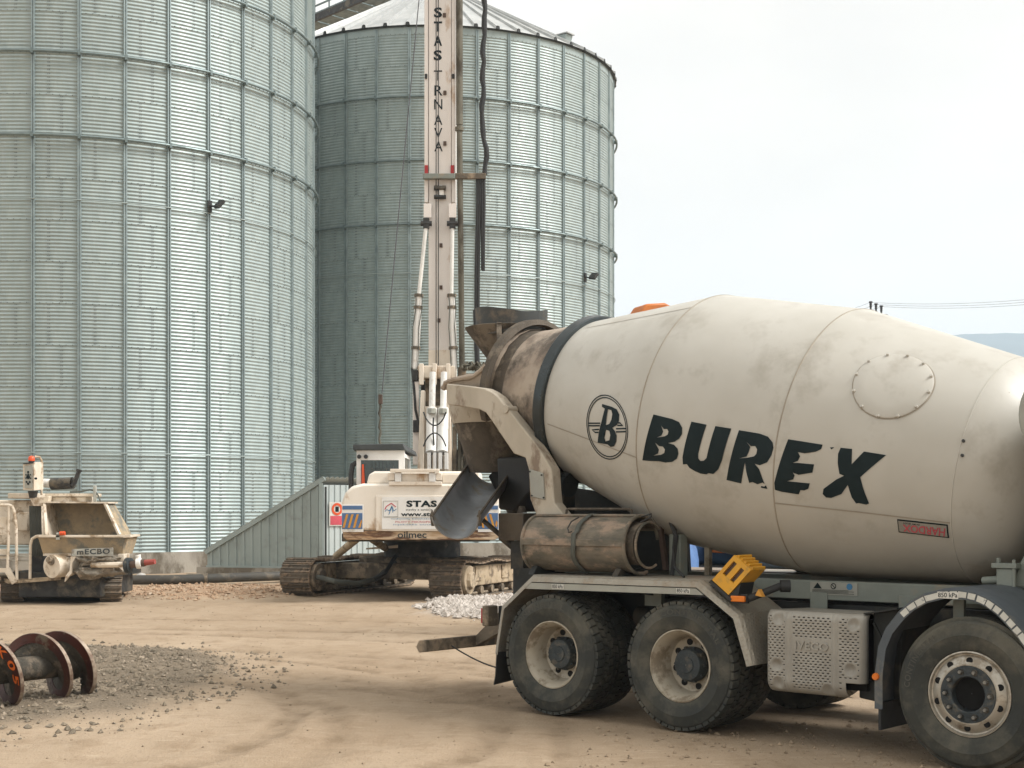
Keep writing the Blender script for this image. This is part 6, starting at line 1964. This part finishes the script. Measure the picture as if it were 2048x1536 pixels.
for xx in (841, 893):
    b = MB(); b.prism_y([(mp_(xx - 3, 0).x, mp_(0, 945).z), (mp_(xx + 9, 0).x, mp_(0, 945).z), (mp_(xx + 12, 0).x, mp_(0, 785).z), (mp_(xx + 4, 0).x, mp_(0, 785).z)], YM - RO.y - 0.62, YM - RO.y - 0.31); rbuild(b, 'boom_cheek', 'cream', mast, bevel=0.02)
for (yy, up) in ((832, -1), (877, 1)):
    pts = [mp_(847 + 45 * k / 10, (824 if up < 0 else 893) - up * 27 * math.sin(PI * k / 10) ** 0.7, YM - 1.42) for k in range(11)]
    b = MB(); b.tube(pts, 0.018, 6); rbuild(b, 'hose_loop', 'black', mast)
b = MB(); b.tube([mp_(867, 835, YM - 1.2), mp_(866, 860, YM - 1.2), mp_(868, 890, YM - 1.25)], 0.02, 6); rbuild(b, 'hydraulic_hose', 'black', mast)
b = MB(); b.tube([mp_(824, 735, YM - 0.2), mp_(828, 775, YM - 0.25), mp_(831, 820, YM - 0.3), mp_(838, 850, YM - 0.3)], 0.03, 8); rbuild(b, 'hydraulic_hose', 'black', mast)
mbox('side_guide', 'mast', 827, 765, 839, 930, -0.25, -0.1, mast, 0.01)
mbox('side_guide_box', 'dark_steel', 828, 842, 840, 866, -0.35, -0.26, mast, 0.01)
# timber-brown guide posts and hoses on the right of the boom
for (xa, xb_, ya, yb_, mm) in ((900, 906, 770, 945, 'cream'), (907, 915, 855, 945, 'muddy'), (917, 924, 870, 945, 'hose_olive'), (928, 931, 860, 945, 'muddy')):
    mbox('guide_post', mm, xa, ya, xb_, yb_, -0.5, -0.35, mast, 0.02)
for k in range(7):
    b = MB(); b.tube([mp_(896, 800 + k * 3, YM - 0.45), mp_(904, 815 + k * 4, YM - 0.5), mp_(914, 826 + k * 8 - 12, YM - 0.5), mp_(935 + k, 838 + k * 12 - 10, YM - 0.45)], 0.025, 6); rbuild(b, 'hydraulic_hose', 'hose_olive', mast)
for k in range(9):
    rnd = random.Random(30 + k)
    x = rnd.uniform(922, 945)
    pts = [mp_(x + rnd.uniform(-6, 6), 880 + 14 * j, YM - 0.4 - rnd.uniform(0, 0.25)) for j in range(6)]
    b = MB(); b.tube(pts, 0.028, 6); rbuild(b, 'hydraulic_hose', 'hose_olive', mast)

# kelly bar
b = MB(); b.cyl(mp_(918, -330, YM - 0.1), mp_(919, 250, YM - 0.1), 0.082, None, 18); b.cyl(mp_(919, 250, YM - 0.1), mp_(924, 735, YM - 0.1), 0.068, None, 18); b.cyl(mp_(919, 254, YM - 0.1), mp_(919, 262, YM - 0.1), 0.10, None, 18)
rbuild(b, 'kelly_bar', 'hose_olive')
b = MB(); b.cyl(mp_(924, 735, YM - 0.1), mp_(925, 1030, YM - 0.1), 0.10, None, 18); b.cyl(mp_(925, 900, YM - 0.1), mp_(925, 1000, YM - 0.1), 0.32, None, 24); rbuild(b, 'rotary_head', 'muddy')
# wavy hose bundle
pts = []
for k in range(40):
    y = -330 + 680 * k / 39
    x = 968 + 1.6 * math.sin(y * 0.045) + (1.5 * math.sin(y * 0.11)) - (3 if 130 < y < 260 else 0) + (4 * math.exp(-((y - 315) / 22.0) ** 2))
    pts.append(mp_(x, y, YM - 0.1))
rr = [0.062 + 0.010 * math.sin(k * 2.1) for k in range(40)]
b = MB(); b.tube(pts, rr, 10); rbuild(b, 'hose_bundle', 'black')
for k, (xa, xb_, ye) in enumerate(((955, 952, 700), (959, 957, 730), (964, 965, 540), (968, 967, 542))):
    b = MB(); b.tube([mp_(xa, 356, YM - 0.12), mp_(xa + 0.5, 400, YM - 0.12), mp_((xa + xb_) / 2, 470, YM - 0.12), mp_(xb_, 540, YM - 0.1), mp_(xb_ + (0 if ye < 600 else -1), ye, YM - 0.1)], 0.036, 8); rbuild(b, 'hanging_hose', 'black')
for k in range(8):
    rnd = random.Random(70 + k)
    pts = [mp_(925 + j * 7 + rnd.uniform(-3, 3), 733 + rnd.uniform(-9, 8), YM - 0.2 - rnd.uniform(0, .3)) for j in range(7)]
    b = MB(); b.tube(pts, 0.03, 6); rbuild(b, 'hydraulic_hose', 'hose_olive', mast)
b = MB(); b.cyl(mp_(951, 620, YM - 0.3), mp_(955, 735, YM - 0.3), 0.06, None, 12); rbuild(b, 'feed_pipe', 'black')

# loose hoist rope with hook block
rope = empty('hoist_rope', at(762, 790, 32.6), 0, 'thin steel hoist rope with a rusty hook block left of the mast', 'rope')
ro = Vector(rope.location)
b = MB(); b.tube([at(862, -250, 33.0) - ro, at(838, 0, 32.9) - ro, at(800, 400, 32.7) - ro, at(764, 786, 32.6) - ro], 0.012, 6); b.build('rope', M['wire'], rope)
b = MB(); p, q = at(757, 808, 32.6) - ro, at(765, 789, 32.6) - ro; b.box(p.x, q.x, -0.05, 0.05, p.z, q.z); b.build('hook_block', M['brown'], rope, bevel=0.01)
b = MB(); b.tube([at(760 + 1.5 * math.sin(k * 1.7), 806 + k * 7, 32.6) - ro for k in range(13)], [0.022 + 0.012 * (k % 2) for k in range(13)], 6); b.build('chain', M['hose_olive'], rope)

# ------------------------------------------------------------------ tracked concrete pump
PO = Vector((-8.9, 28.4, 0))
PMP = empty('concrete_pump', PO, 0, 'small dirty cream tracked concrete pump with hopper and orange beacon, left edge', 'concrete pump')
YP = 27.6
def pp_(x, y, Y=YP): return at(x, y, Y) - PO
def pbx(name, m, x0, y0, x1, y1, Y0=YP, Y1=YP + 0.5, bev=0.008, par=PMP):
    b = MB(); p, q = pp_(x0, y1, Y0), pp_(x1, y0, Y0); b.box(p.x, q.x, Y0 - PO.y, Y1 - PO.y, p.z, q.z); return b.build(name, M[m], par, bevel=bev)
for x in (220, 22):
    c_ = pp_(x, 1180, 28.1)
    make_track(PMP, (c_.x - 0.27, 28.1 - PO.y + 1.13, 0.0), R_(14), 2.3, 0.25, 0.42, 0.13, 'muddy', 1, 2)
b = MB(); b.box(-0.75, 0.85, -0.6, 1.8, 0.12, 0.5); b.build('chassis', M['dark_steel'], PMP, bevel=0.02)
b = MB(); b.box(-0.9, 1.0, -0.75, 1.9, 0.5, 0.62); b.build('chassis_deck', M['chassis'], PMP)
# platform
b = MB(); b.hexa([pp_(18, 1168), pp_(122, 1160), pp_(118, 1150, 29.4), pp_(-10, 1156, 29.4)], [pp_(18, 1160), pp_(122, 1152), pp_(118, 1143, 29.4), pp_(-10, 1149, 29.4)]); b.build('platform', M['track_side'], PMP)
b = MB(); b.hexa([pp_(-40, 1145), pp_(22, 1145), pp_(22, 1145, 29), pp_(-40, 1145, 29)], [pp_(-40, 1136), pp_(18, 1136), pp_(18, 1136, 29), pp_(-40, 1136, 29)]); b.build('platform_step', M['pump'], PMP)
b = MB(); b.beam(pp_(14, 1138), pp_(30, 1166), 0.05, 0.12); b.build('platform_edge', M['pump'], PMP)
for k in range(6):
    b = MB(); b.hexa([pp_(30 + 10 * k, 1159), pp_(37 + 10 * k, 1158.5), pp_(34 + 10 * k, 1141, 29.3), pp_(28 + 10 * k, 1141, 29.3)], [pp_(30 + 10 * k, 1157.5), pp_(37 + 10 * k, 1157), pp_(34 + 10 * k, 1139.5, 29.3), pp_(28 + 10 * k, 1139.5, 29.3)]); b.build('platform_slat', M['track_side'], PMP)
# rails
def rail(pts, r=0.028, m='pump'):
    b = MB(); b.tube([pp_(x, y) for x, y in pts], r, 8); return b.build('guard_rail', M[m], PMP)
rail([(-30, 1010), (18, 1010), (25, 1013), (28, 1022), (32, 1050), (33, 1085), (34, 1160)], 0.03)
rail([(18, 1012), (17, 1080), (15, 1140)], 0.03)
rail([(85, 1072), (72, 1073), (64, 1078), (61, 1090), (60, 1158)], 0.03)
rail([(-20, 1110), (60, 1113)], 0.014, 'grey_board')
rail([(-20, 1120), (60, 1121)], 0.014, 'grey_board')
pbx('side_panel', 'pump', -40, 1034, 18, 1070, YP + 0.02, YP + 0.06)
pbx('side_panel', 'pump', -40, 1098, 15, 1118, YP + 0.02, YP + 0.06)
# engine housing behind
pbx('engine_housing', 'pump', -60, 1000, 70, 1090, YP + 0.7, YP + 2.2, 0.03)
pbx('engine_cover', 'pump', 15, 986, 62, 997, YP + 0.4, YP + 2.0, 0.02)
pbx('housing_front', 'pump', 34, 1024, 56, 1062, YP + 0.55, YP + 0.69, 0.03)
for k in range(7):
    x = 60 + k * 3.4
    b = MB(); b.tube([pp_(x, 1012, YP + 0.4), pp_(x + 1, 1050, YP + 0.35), pp_(x + 2, 1085, YP + 0.35), pp_(x + 5, 1112, YP + 0.4)], 0.018, 6); b.build('hydraulic_hose', M['strap'], PMP)
pbx('valve_block', 'dark_steel', 60, 1085, 84, 1150, YP + 0.4, YP + 0.7)
# hood beam above the hopper
pbx('hood_beam', 'pump', 90, 987, 190, 993, YP + 0.35, YP + 0.8)
pbx('hood_side', 'pump', 88, 993.3, 172, 1006, YP + 0.4, YP + 0.9, 0.02)
b = MB(); b.prism_y([(pp_(52, 0).x, pp_(0, 996).z), (pp_(92, 0).x, pp_(0, 992).z), (pp_(88, 0).x, pp_(0, 1012).z), (pp_(60, 0).x, pp_(0, 1012).z)], YP - PO.y + 0.2, YP - PO.y + 0.4); b.build('box_bracket', M['pump'], PMP, bevel=0.01)
# control cabinet
cb = empty if False else None
b = MB()
b.hexa([pp_(46, 980, YP + 0.1), pp_(68, 981, YP - 0.02), pp_(87, 979, YP + 0.42), pp_(60, 978, YP + 0.5)], [pp_(46, 927, YP + 0.1), pp_(68, 925, YP - 0.02), pp_(87, 924, YP + 0.42), pp_(60, 925, YP + 0.5)])
cab_ = b.build('control_cabinet', M['pump'], PMP, bevel=0.006)
b = MB(); v0, v1 = pp_(49.5, 976, YP + 0.06), pp_(65, 977, YP - 0.025); t0, t1 = pp_(49.5, 932, YP + 0.06), pp_(65, 931, YP - 0.025)
dy = Vector((0, -0.012, 0)); b.hexa([v0, v1, v1 + dy, v0 + dy], [t0, t1, t1 + dy, t0 + dy]); b.build('cabinet_door', M['grey_board'], cab_)
for (u, v, r) in ((0.5, 0.62, .012), (0.5, 0.72, .016), (0.5, 0.5, .03), (0.22, 0.6, .010), (0.22, 0.45, .010), (0.8, 0.6, .010), (0.8, 0.45, .010), (0.3, 0.28, .014), (0.7, 0.28, .014), (0.5, 0.2, .016)):
    p = v0.lerp(v1, u).lerp(t0.lerp(t1, u), v) + dy * 1.0
    b = MB(); b.cyl(p, p + Vector((-0.006, -0.014, 0)), r * 1.35, None, 10); b.build('knob', M['ink'], cab_)
b = MB(); p = pp_(70.5, 957, YP - 0.03); b.cyl(p, p + Vector((0.03, -0.03, 0)), 0.022, None, 10); b.build('door_latch', M['ink'], cab_)
b = MB(); v0, v1 = pp_(47, 927.5, YP + 0.06), pp_(67, 925.5, YP - 0.035); b.beam(v0, v1, 0.02, 0.02); b.build('cabinet_seal', M['black'], cab_)
b = MB(); b.tube([pp_(83, 990, YP + 0.35), pp_(83, 920, YP + 0.35), pp_(79, 914, YP + 0.35), pp_(70, 913, YP + 0.3)], 0.022, 8); b.build('beacon_guard', M['pump'], cab_)
b = MB(); c_ = pp_(63, 919, YP + 0.2); b.lathe([(0.0, 0.075), (0.035, 0.068), (0.058, 0.045), (0.066, 0.0), (0.064, -0.03)], lambda r, h, a: (c_.x + r * math.cos(a), c_.y + r * math.sin(a), c_.z + h), 18); b.build('beacon', M['red_orange'], PMP)
b = MB(); b.cyl(c_ + Vector((0, 0, -0.03)), c_ + Vector((0, 0, -0.075)), 0.055, None, 14); b.build('beacon_base', M['black'], PMP)
b = MB(); b.cyl(pp_(66, 982, YP + 0.25), pp_(66, 996, YP + 0.25), 0.10, 0.07, 12); b.build('cabinet_neck', M['dark_steel'], PMP)
# exhaust
b = MB(); b.cyl(pp_(104, 968, YP + 0.6), pp_(146, 966, YP + 0.5), 0.118, None, 22); b.cyl(pp_(146, 966, YP + 0.5), pp_(150, 966, YP + 0.5), 0.118, 0.08, 22); ex = b.build('exhaust_silencer', M['dark_steel'], PMP)
b = MB(); b.tube([pp_(144, 972, YP + 0.4), pp_(149, 966, YP + 0.4), pp_(153, 955, YP + 0.4), pp_(158, 942, YP + 0.4)], 0.042, 10); b.cyl(pp_(157.5, 943, YP + 0.4), pp_(158.5, 939, YP + 0.4), 0.055, 0.06, 12); b.build('exhaust_pipe', M['dark_steel'], PMP)
b = MB(); b.cyl(pp_(88, 966, YP + 0.6), pp_(103.5, 967, YP + 0.6), 0.09, None, 18); b.build('exhaust_jacket', M['white'], PMP)
b = MB(); b.tube([pp_(140, 984, YP + 0.4), pp_(165, 983, YP + 0.4), pp_(180, 979, YP + 0.4), pp_(190, 982, YP + 0.35), pp_(197, 992, YP + 0.3), pp_(201, 1003, YP + 0.25)], 0.016, 6); b.build('hose', M['strap'], PMP)
pbx('hose_post', 'grey_board', 186, 971, 192, 1004, YP + 0.3, YP + 0.36)
# hopper: lower trough
zR, zL = pp_(0, 1072).z, pp_(0, 1109).z
xa0, xa1, xb0, xb1 = pp_(84, 0).x, pp_(256, 0).x, pp_(90, 0).x, pp_(248, 0).x
y0_, y1_ = YP - PO.y - 0.25, YP - PO.y + 0.75
b = MB()
o1 = [(xa0, y0_, zR), (xa1, y0_, zR), (xa1, y1_, zR), (xa0, y1_, zR)]
o0 = [(xb0, y0_ + 0.15, zL), (xb1, y0_ + 0.15, zL), (xb1, y1_ - 0.15, zL), (xb0, y1_ - 0.15, zL)]
b.add(o0 + o1, [[0, 3, 2, 1], [0, 1, 5, 4], [1, 2, 6, 5], [2, 3, 7, 6], [3, 0, 4, 7]])
hpw = b.build('hopper', M['pump_dirty'], PMP, smooth=False, recalc=False)
hs_ = hpw.modifiers.new('thick', 'SOLIDIFY'); hs_.thickness = 0.03; hs_.offset = -1
for (p, q) in ((0, 1), (1, 2), (3, 0)):
    b = MB(); b.beam(Vector(o1[p]), Vector(o1[q]), 0.08, 0.045); b.build('hopper_rim', M['pump'], PMP, bevel=0.006)
b = MB(); b.hexa([(xa1 - 0.02, y0_ - 0.03, zR - 0.03), (xa1 + 0.12, y0_ - 0.03, zR - 0.02), (xa1 + 0.12, y0_ + 0.2, zR - 0.02), (xa1, y0_ + 0.2, zR - 0.03)], [(xa1 - 0.02, y0_ - 0.03, zR + 0.02), (xa1 + 0.12, y0_ - 0.03, zR + 0.03), (xa1 + 0.12, y0_ + 0.2, zR + 0.03), (xa1, y0_ + 0.2, zR + 0.02)]); b.build('rim_tab', M['pump'], PMP)
# upper splash guard
zT = pp_(0, 1006, YP + 0.4).z
xt0, xt1 = pp_(94, 0, YP + 0.4).x, pp_(224, 0, YP + 0.4).x
yt = YP - PO.y + 0.45
b = MB(); b.add([(xa0 + 0.12, y1_ - 0.05, zR), (xa1 - 0.1, y1_ - 0.05, zR), (xt1 - 0.04, yt + 0.25, zT), (xt0 + 0.04, yt + 0.25, zT)], [[0, 1, 2, 3]]); g_ = b.build('splash_guard_back', M['pump_dirty'], PMP, smooth=False, recalc=False)
b = MB(); b.add([(xa0 + 0.14, y0_ + 0.12, zR + 0.02), (xa0 + 0.12, y1_ - 0.05, zR), (xt0 + 0.04, yt + 0.25, zT), (xt0 + 0.05, yt - 0.35, zT)], [[0, 1, 2, 3]]); b.build('splash_guard_side', M['pump'], PMP, smooth=False, recalc=False)
b = MB(); b.add([(xa1 - 0.12, y0_ + 0.12, zR + 0.02), (xa1 - 0.1, y1_ - 0.05, zR), (xt1 - 0.04, yt + 0.25, zT), (xt1 - 0.05, yt - 0.35, zT)], [[0, 1, 2, 3]]); b.build('splash_guard_side', M['pump_dirty'], PMP, smooth=False, recalc=False)
for o in (g_,): pass
b = MB(); b.beam((xa0 + 0.14, y0_ + 0.10, zR + 0.02), (xt0 + 0.05, yt - 0.36, zT), 0.05, 0.05); b.build('guard_edge', M['pump'], PMP)
b = MB(); b.beam((xa1 - 0.12, y0_ + 0.10, zR + 0.02), (xt1 - 0.05, yt - 0.36, zT), 0.05, 0.05); b.build('guard_edge', M['pump'], PMP)
b = MB(); b.hexa([(xt0 - 0.03, yt - 0.40, zT), (xt1 + 0.02, yt - 0.40, zT - 0.01), (xt1 + 0.02, yt + 0.3, zT - 0.01), (xt0 - 0.03, yt + 0.3, zT)], [(xt0 - 0.03, yt - 0.40, zT + 0.03), (xt1 + 0.02, yt - 0.40, zT + 0.02), (xt1 + 0.02, yt + 0.3, zT + 0.02), (xt0 - 0.03, yt + 0.3, zT + 0.03)]); b.build('hopper_lid', M['pump'], PMP)
b = MB(); b.add([(pp_(82, 0).x, y0_ + 0.3, zR + 0.02), (xa0 + 0.15, y0_ + 0.13, zR + 0.02), (xt0 + 0.05, yt - 0.345, zT), (pp_(84, 0).x, yt - 0.2, zT)], [[0, 1, 2, 3]]); b.build('side_shield', M['pump'], PMP, smooth=False, recalc=False)
b = MB(); c_ = pp_(125, 1067, YP - 0.27); b.cyl(c_ + Vector((-0.05, 0, 0)), c_ + Vector((0.05, 0, 0.005)), 0.042, None, 14); b.build('emergency_knob', M['red_orange'], PMP)
b = MB(); b.cyl(c_ + Vector((-0.11, 0, -0.01)), c_ + Vector((-0.05, 0, 0)), 0.025, None, 10); b.box(c_.x - 0.12, c_.x - 0.05, c_.y - 0.02, c_.y + 0.03, c_.z - 0.12, c_.z - 0.03); b.build('knob_box', M['grey_board'], PMP)
# name plate
b = MB(); p, q = pp_(143, 1112, YP - 0.44), pp_(226, 1096, YP - 0.44); b.hexa([(p.x, p.y, p.z), (q.x, p.y, p.z), (q.x, p.y + 0.02, p.z), (p.x, p.y + 0.02, p.z)], [(p.x, p.y, q.z - 0.02), (q.x, p.y, q.z + 0.01), (q.x, p.y + 0.02, q.z + 0.01), (p.x, p.y + 0.02, q.z - 0.02)]); npl = b.build('name_plate', M['grey_board'], PMP)
text_on('maker_lettering', 'mECBO', flat((pp_(154, 0, YP - 0.44).x, p.y - 0.006, p.z + 0.025), (pp_(219, 0).x - pp_(154, 0).x, 0, 0.015), (0, 0, 0.105)), M['hub'], PMP, 0.03, space=1.12)
pbx('lower_bar', 'pump', 86, 1107, 142, 1112, YP - 0.12, YP - 0.02)
# agitator drum
b = MB(); b.cyl(pp_(103, 1133, YP - 0.28), pp_(160, 1128, YP + 0.35), 0.225, None, 36); b.build('mixing_drum', M['pump'], PMP, bevel=0.006)
b = MB(); b.cyl(pp_(101.5, 1122, YP - 0.33), pp_(104, 1122, YP - 0.26), 0.075, 0.09, 16); b.cyl(pp_(96, 1119, YP - 0.36), pp_(101.5, 1121, YP - 0.3), 0.055, None, 14); b.build('drum_motor', M['muddy'], PMP)
b = MB(); b.prism_y([(pp_(152, 0).x, pp_(0, 1112).z), (pp_(162, 0).x, pp_(0, 1112).z), (pp_(155, 0).x, pp_(0, 1125).z), (pp_(154, 0).x, pp_(0, 1145).z), (pp_(140, 0).x, pp_(0, 1162).z), (pp_(142, 0).x, pp_(0, 1150).z), (pp_(150, 0).x, pp_(0, 1140).z)], YP - PO.y - 0.34, YP - PO.y - 0.27); b.build('drum_cover', M['pump'], PMP)
# caked concrete around the outlet
def clod(c_, r, seed, name='concrete_lump'):
    bm = bmesh.new()
    bmesh.ops.create_icosphere(bm, subdivisions=3, radius=1.0)
    for v in bm.verts:
        n = noise.fractal(v.co * 1.9 + Vector((seed, 0, 0)), 1.0, 2.0, 4)
        v.co = v.co * (1 + 0.45 * n)
        v.co = Vector((v.co.x * r[0], v.co.y * r[1], v.co.z * r[2])) + c_
    me = bpy.data.meshes.new(name); bm.to_mesh(me); bm.free(); finish(me, True, 50)
    return place(me, name, M['clods'], PMP)
clod(pp_(192, 1118, YP - 0.2), (0.36, 0.22, 0.12), 1.0)
clod(pp_(185, 1143, YP - 0.15), (0.33, 0.24, 0.14), 5.0)
clod(pp_(225, 1140, YP - 0.1), (0.26, 0.2, 0.13), 9.0)
clod(pp_(215, 1117, YP - 0.22), (0.24, 0.14, 0.06), 13.0)
b = MB(); b.tube([pp_(183, 1130, YP - 0.32), pp_(215, 1130, YP - 0.36), pp_(250, 1129, YP - 0.34)], 0.055, 10); b.build('pump_pipe', M['pump'], PMP)
pbx('outlet_plate', 'pump', 236, 1108, 248, 1122, YP - 0.2, YP + 0.2)
b = MB(); b.cyl(pp_(253, 1131, YP - 0.35), pp_(258, 1131, YP - 0.36), 0.155, None, 22); b.cyl(pp_(258.5, 1131, YP - 0.36), pp_(262, 1131, YP - 0.37), 0.145, None, 22); fl = b.build('outlet_flange', M['hub'], PMP)
b = MB(); b.cyl(pp_(262, 1129, YP - 0.37), pp_(276, 1128, YP - 0.40), 0.072, None, 18); b.build('outlet_pipe', M['brown'], PMP)
b = MB(); b.cyl(pp_(273, 1127, YP - 0.42), pp_(283, 1126, YP - 0.42), 0.105, None, 18); b.cyl(pp_(276, 1110, YP - 0.42), pp_(278, 1118, YP - 0.42), 0.055, 0.04, 10); b.build('pipe_clamp', M['white'], PMP, bevel=0.01)
b = MB(); b.cyl(pp_(283, 1126, YP - 0.43), pp_(290, 1125.5, YP - 0.44), 0.07, None, 16); b.build('outlet_pipe', M['brown'], PMP)
b = MB(); b.cyl(pp_(290, 1125.5, YP - 0.44), pp_(310, 1123, YP - 0.48), 0.058, 0.05, 16); b.build('hose_stub', M['red_pipe'], PMP)

# ------------------------------------------------------------------ auger lying in the gravel
AO = Vector((-4.36, 13.72, 0.0))
ad = Vector((0.545, 0.839, 0)).normalized()
an = Vector((-ad.y, ad.x, 0))
AUG = empty('auger_drill', AO, math.atan2(ad.y, ad.x), 'rusty red-brown drilling auger with steel flights lying in the gravel', 'auger')
AR, ASH, PT, AZ = 0.325, 0.115, 0.56, 0.335
t0_, t1_ = -1.9, 0.27
def apt(t, r, q): return (t, r * math.cos(q), AZ + r * math.sin(q))
b = MB(); b.cyl((t0_ - 0.15, 0, AZ), (t1_ - 0.12, 0, AZ), ASH, None, 32); b.build('shaft', M['auger_mud'], AUG)
PH0 = R_(275)
def flight(r0, r1, dt, name, m, ta=-1.9, te=0.13, ph=0.0):
    b = MB()
    n = int((te - ta) / PT * 56)
    for i in range(n + 1):
        t = ta + (te - ta) * i / n
        q = PH0 + ph + 2 * PI * t / PT
        for (r, d) in ((r0, -dt), (r1, -dt), (r1, dt), (r0, dt)):
            b.v.append(apt(t + d, r, q))
    for i in range(n):
        for k in range(4):
            k2 = (k + 1) % 4
            b.f.append([i * 4 + k, i * 4 + k2, i * 4 + 4 + k2, i * 4 + 4 + k])
    b.f.append([0, 1, 2, 3]); b.f.append([n * 4 + k for k in range(4)])
    return b.build(name, m, AUG, angle=40)
flight(ASH - 0.01, 0.235, 0.013, 'flight_root', M['auger_mud'])
flight(0.236, AR, 0.020, 'flight', M['auger_red'])
flight(AR + 0.0005, AR + 0.005, 0.019, 'flight_edge', M['auger_edge'])
flight(ASH - 0.01, 0.235, 0.016, 'flight_root', M['auger_mud'], -0.12, 0.27, PI)
flight(0.236, AR, 0.022, 'flight', M['auger_red'], -0.12, 0.27, PI)
flight(AR + 0.0005, AR + 0.006, 0.021, 'flight_edge', M['auger_edge'], -0.12, 0.27, PI)
b = MB(); b.cyl((t1_ - 0.14, 0, AZ), (t1_ + 0.02, 0, AZ), 0.16, 0.12, 20); b.build('pilot_head', M['auger_mud'], AUG)
for k in range(4):
    q = PH0 + PI + 2 * PI * t1_ / PT - R_(6)
    r = 0.13 + k * 0.055
    p = Vector(apt(t1_, r, q)); tq = Vector((0.10, 0.06 * math.sin(q), -0.06 * math.cos(q)))
    b = MB(); b.beam(p - tq * 0.3, p + tq, 0.045, 0.05); b.build('tooth', M['auger_mud'], AUG, bevel=0.01)
# sprayed mark K05 on the leftmost flight face
tK = None
for kk, ch in enumerate(('K', '0', '5')):
    base_t = t0_ + 0.0
    q_ = R_(133 + kk * 29)
    # face of the flight that looks back towards the viewer
    turns = -2
    def fn(u, v, q0=q_):
        q = q0 - R_(9) + R_(20) * u
        r = 0.228 + 0.085 * v
        tt = (q - PH0) * PT / (2 * PI)
        while tt > -0.45: tt -= PT
        while tt < -0.45 - PT: tt += PT
        return apt(tt - 0.0245, r, q)
    text_on('spray_mark', ch, fn, M['spray'], AUG, 0.02)

# ------------------------------------------------------------------ orange excavator hidden behind the mixer drum
EO = Vector((3.4, 21.5, 0))
EX = empty('excavator', EO, R_(20), 'orange excavator standing behind the mixer truck, boom top above the drum', 'excavator')
for s in (-1, 1):
    b = MB(); b.prism_y([(-1.7, 0.02), (1.7, 0.02), (2.05, 0.35), (1.9, 0.72), (-1.9, 0.72), (-2.05, 0.35)], s * 1.05 - 0.28, s * 1.05 + 0.28); b.build('crawler', M['muddy'], EX, bevel=0.08)
b = MB(); b.box(-1.0, 1.0, -0.8, 0.8, 0.4, 1.0); b.build('undercarriage', M['dark_steel'], EX)
b = MB(); b.prism_y([(-0.3, 1.0), (2.4, 1.0), (2.5, 1.3), (2.4, 1.9), (0.2, 2.05), (-0.3, 1.5)], -1.25, 1.25); b.build('engine_house', M['navy'], EX, bevel=0.08)
b = MB(); b.prism_y([(-1.5, 1.0), (-0.35, 1.0), (-0.35, 2.75), (-1.1, 2.75), (-1.5, 1.9)], 0.3, 1.25); b.build('cab', M['blue_tarp'], EX, bevel=0.06)
ep = at(1311, 609, 20.6) - EO
rz = R_(-20)
ex_, ey_ = ep.x * math.cos(rz) - ep.y * math.sin(rz), ep.x * math.sin(rz) + ep.y * math.cos(rz)
b = MB()
top = ep.z
b.prism_y([(-0.2, 1.2), (0.15, 1.5), (ex_ + 0.75, top - 0.62), (ex_ + 0.30, top - 0.10), (ex_ + 0.05, top), (ex_ - 0.25, top - 0.03), (ex_ - 0.38, top - 0.22), (ex_ - 0.6, top - 0.75), (-0.95, 1.75), (-0.6, 1.2)], ey_ - 0.22, ey_ + 0.22)
b.build('boom', M['orange_arm'], EX, bevel=0.03)
b = MB(); b.prism_y([(ex_ - 0.35, top - 0.30), (ex_ - 0.6, top - 0.5), (ex_ - 0.95, top - 2.2), (ex_ - 0.75, top - 2.25)], ey_ - 0.15, ey_ + 0.15); b.build('stick', M['orange_arm'], EX, bevel=0.02)
# blue tarpaulin heap by it, seen through the gap under the drum
bm = bmesh.new()
bmesh.ops.create_icosphere(bm, subdivisions=4, radius=1.0)
tc_ = at(1305, 1062, 17.0)
for v in bm.verts:
    n = noise.fractal(v.co * 1.6, 1.0, 2.0, 4)
    v.co = v.co * (1 + 0.18 * n)
    v.co = Vector((v.co.x * 0.75, v.co.y * 0.75, max(-0.2, v.co.z) * 1.45)) + Vector((tc_.x, tc_.y, 0.15))
me = bpy.data.meshes.new('tarpaulin'); bm.to_mesh(me); bm.free(); finish(me, True, 60)
place(me, 'tarpaulin', M['blue_tarp'], label='blue tarpaulin heap glimpsed under the drum behind the truck', cat='tarpaulin')

# ------------------------------------------------------------------ air between here and the hills
hz = MB(); hz.box(-4600, 4600, -600, 4600, -12, 420)
hm = bpy.data.materials.new('haze_air'); hm.use_nodes = True
HN, HL = hm.node_tree.nodes, hm.node_tree.links
HN.clear()
ho = HN.new('ShaderNodeOutputMaterial'); hv_ = HN.new('ShaderNodeVolumePrincipled')
hv_.inputs['Color'].default_value = (0.72, 0.86, 1.0, 1)
hv_.inputs['Density'].default_value = 0.00032
hv_.inputs['Anisotropy'].default_value = 0.0
HL.new(hv_.outputs['Volume'], ho.inputs['Volume'])
HAZE = hz.build('haze', hm, None, smooth=False, kind='stuff')
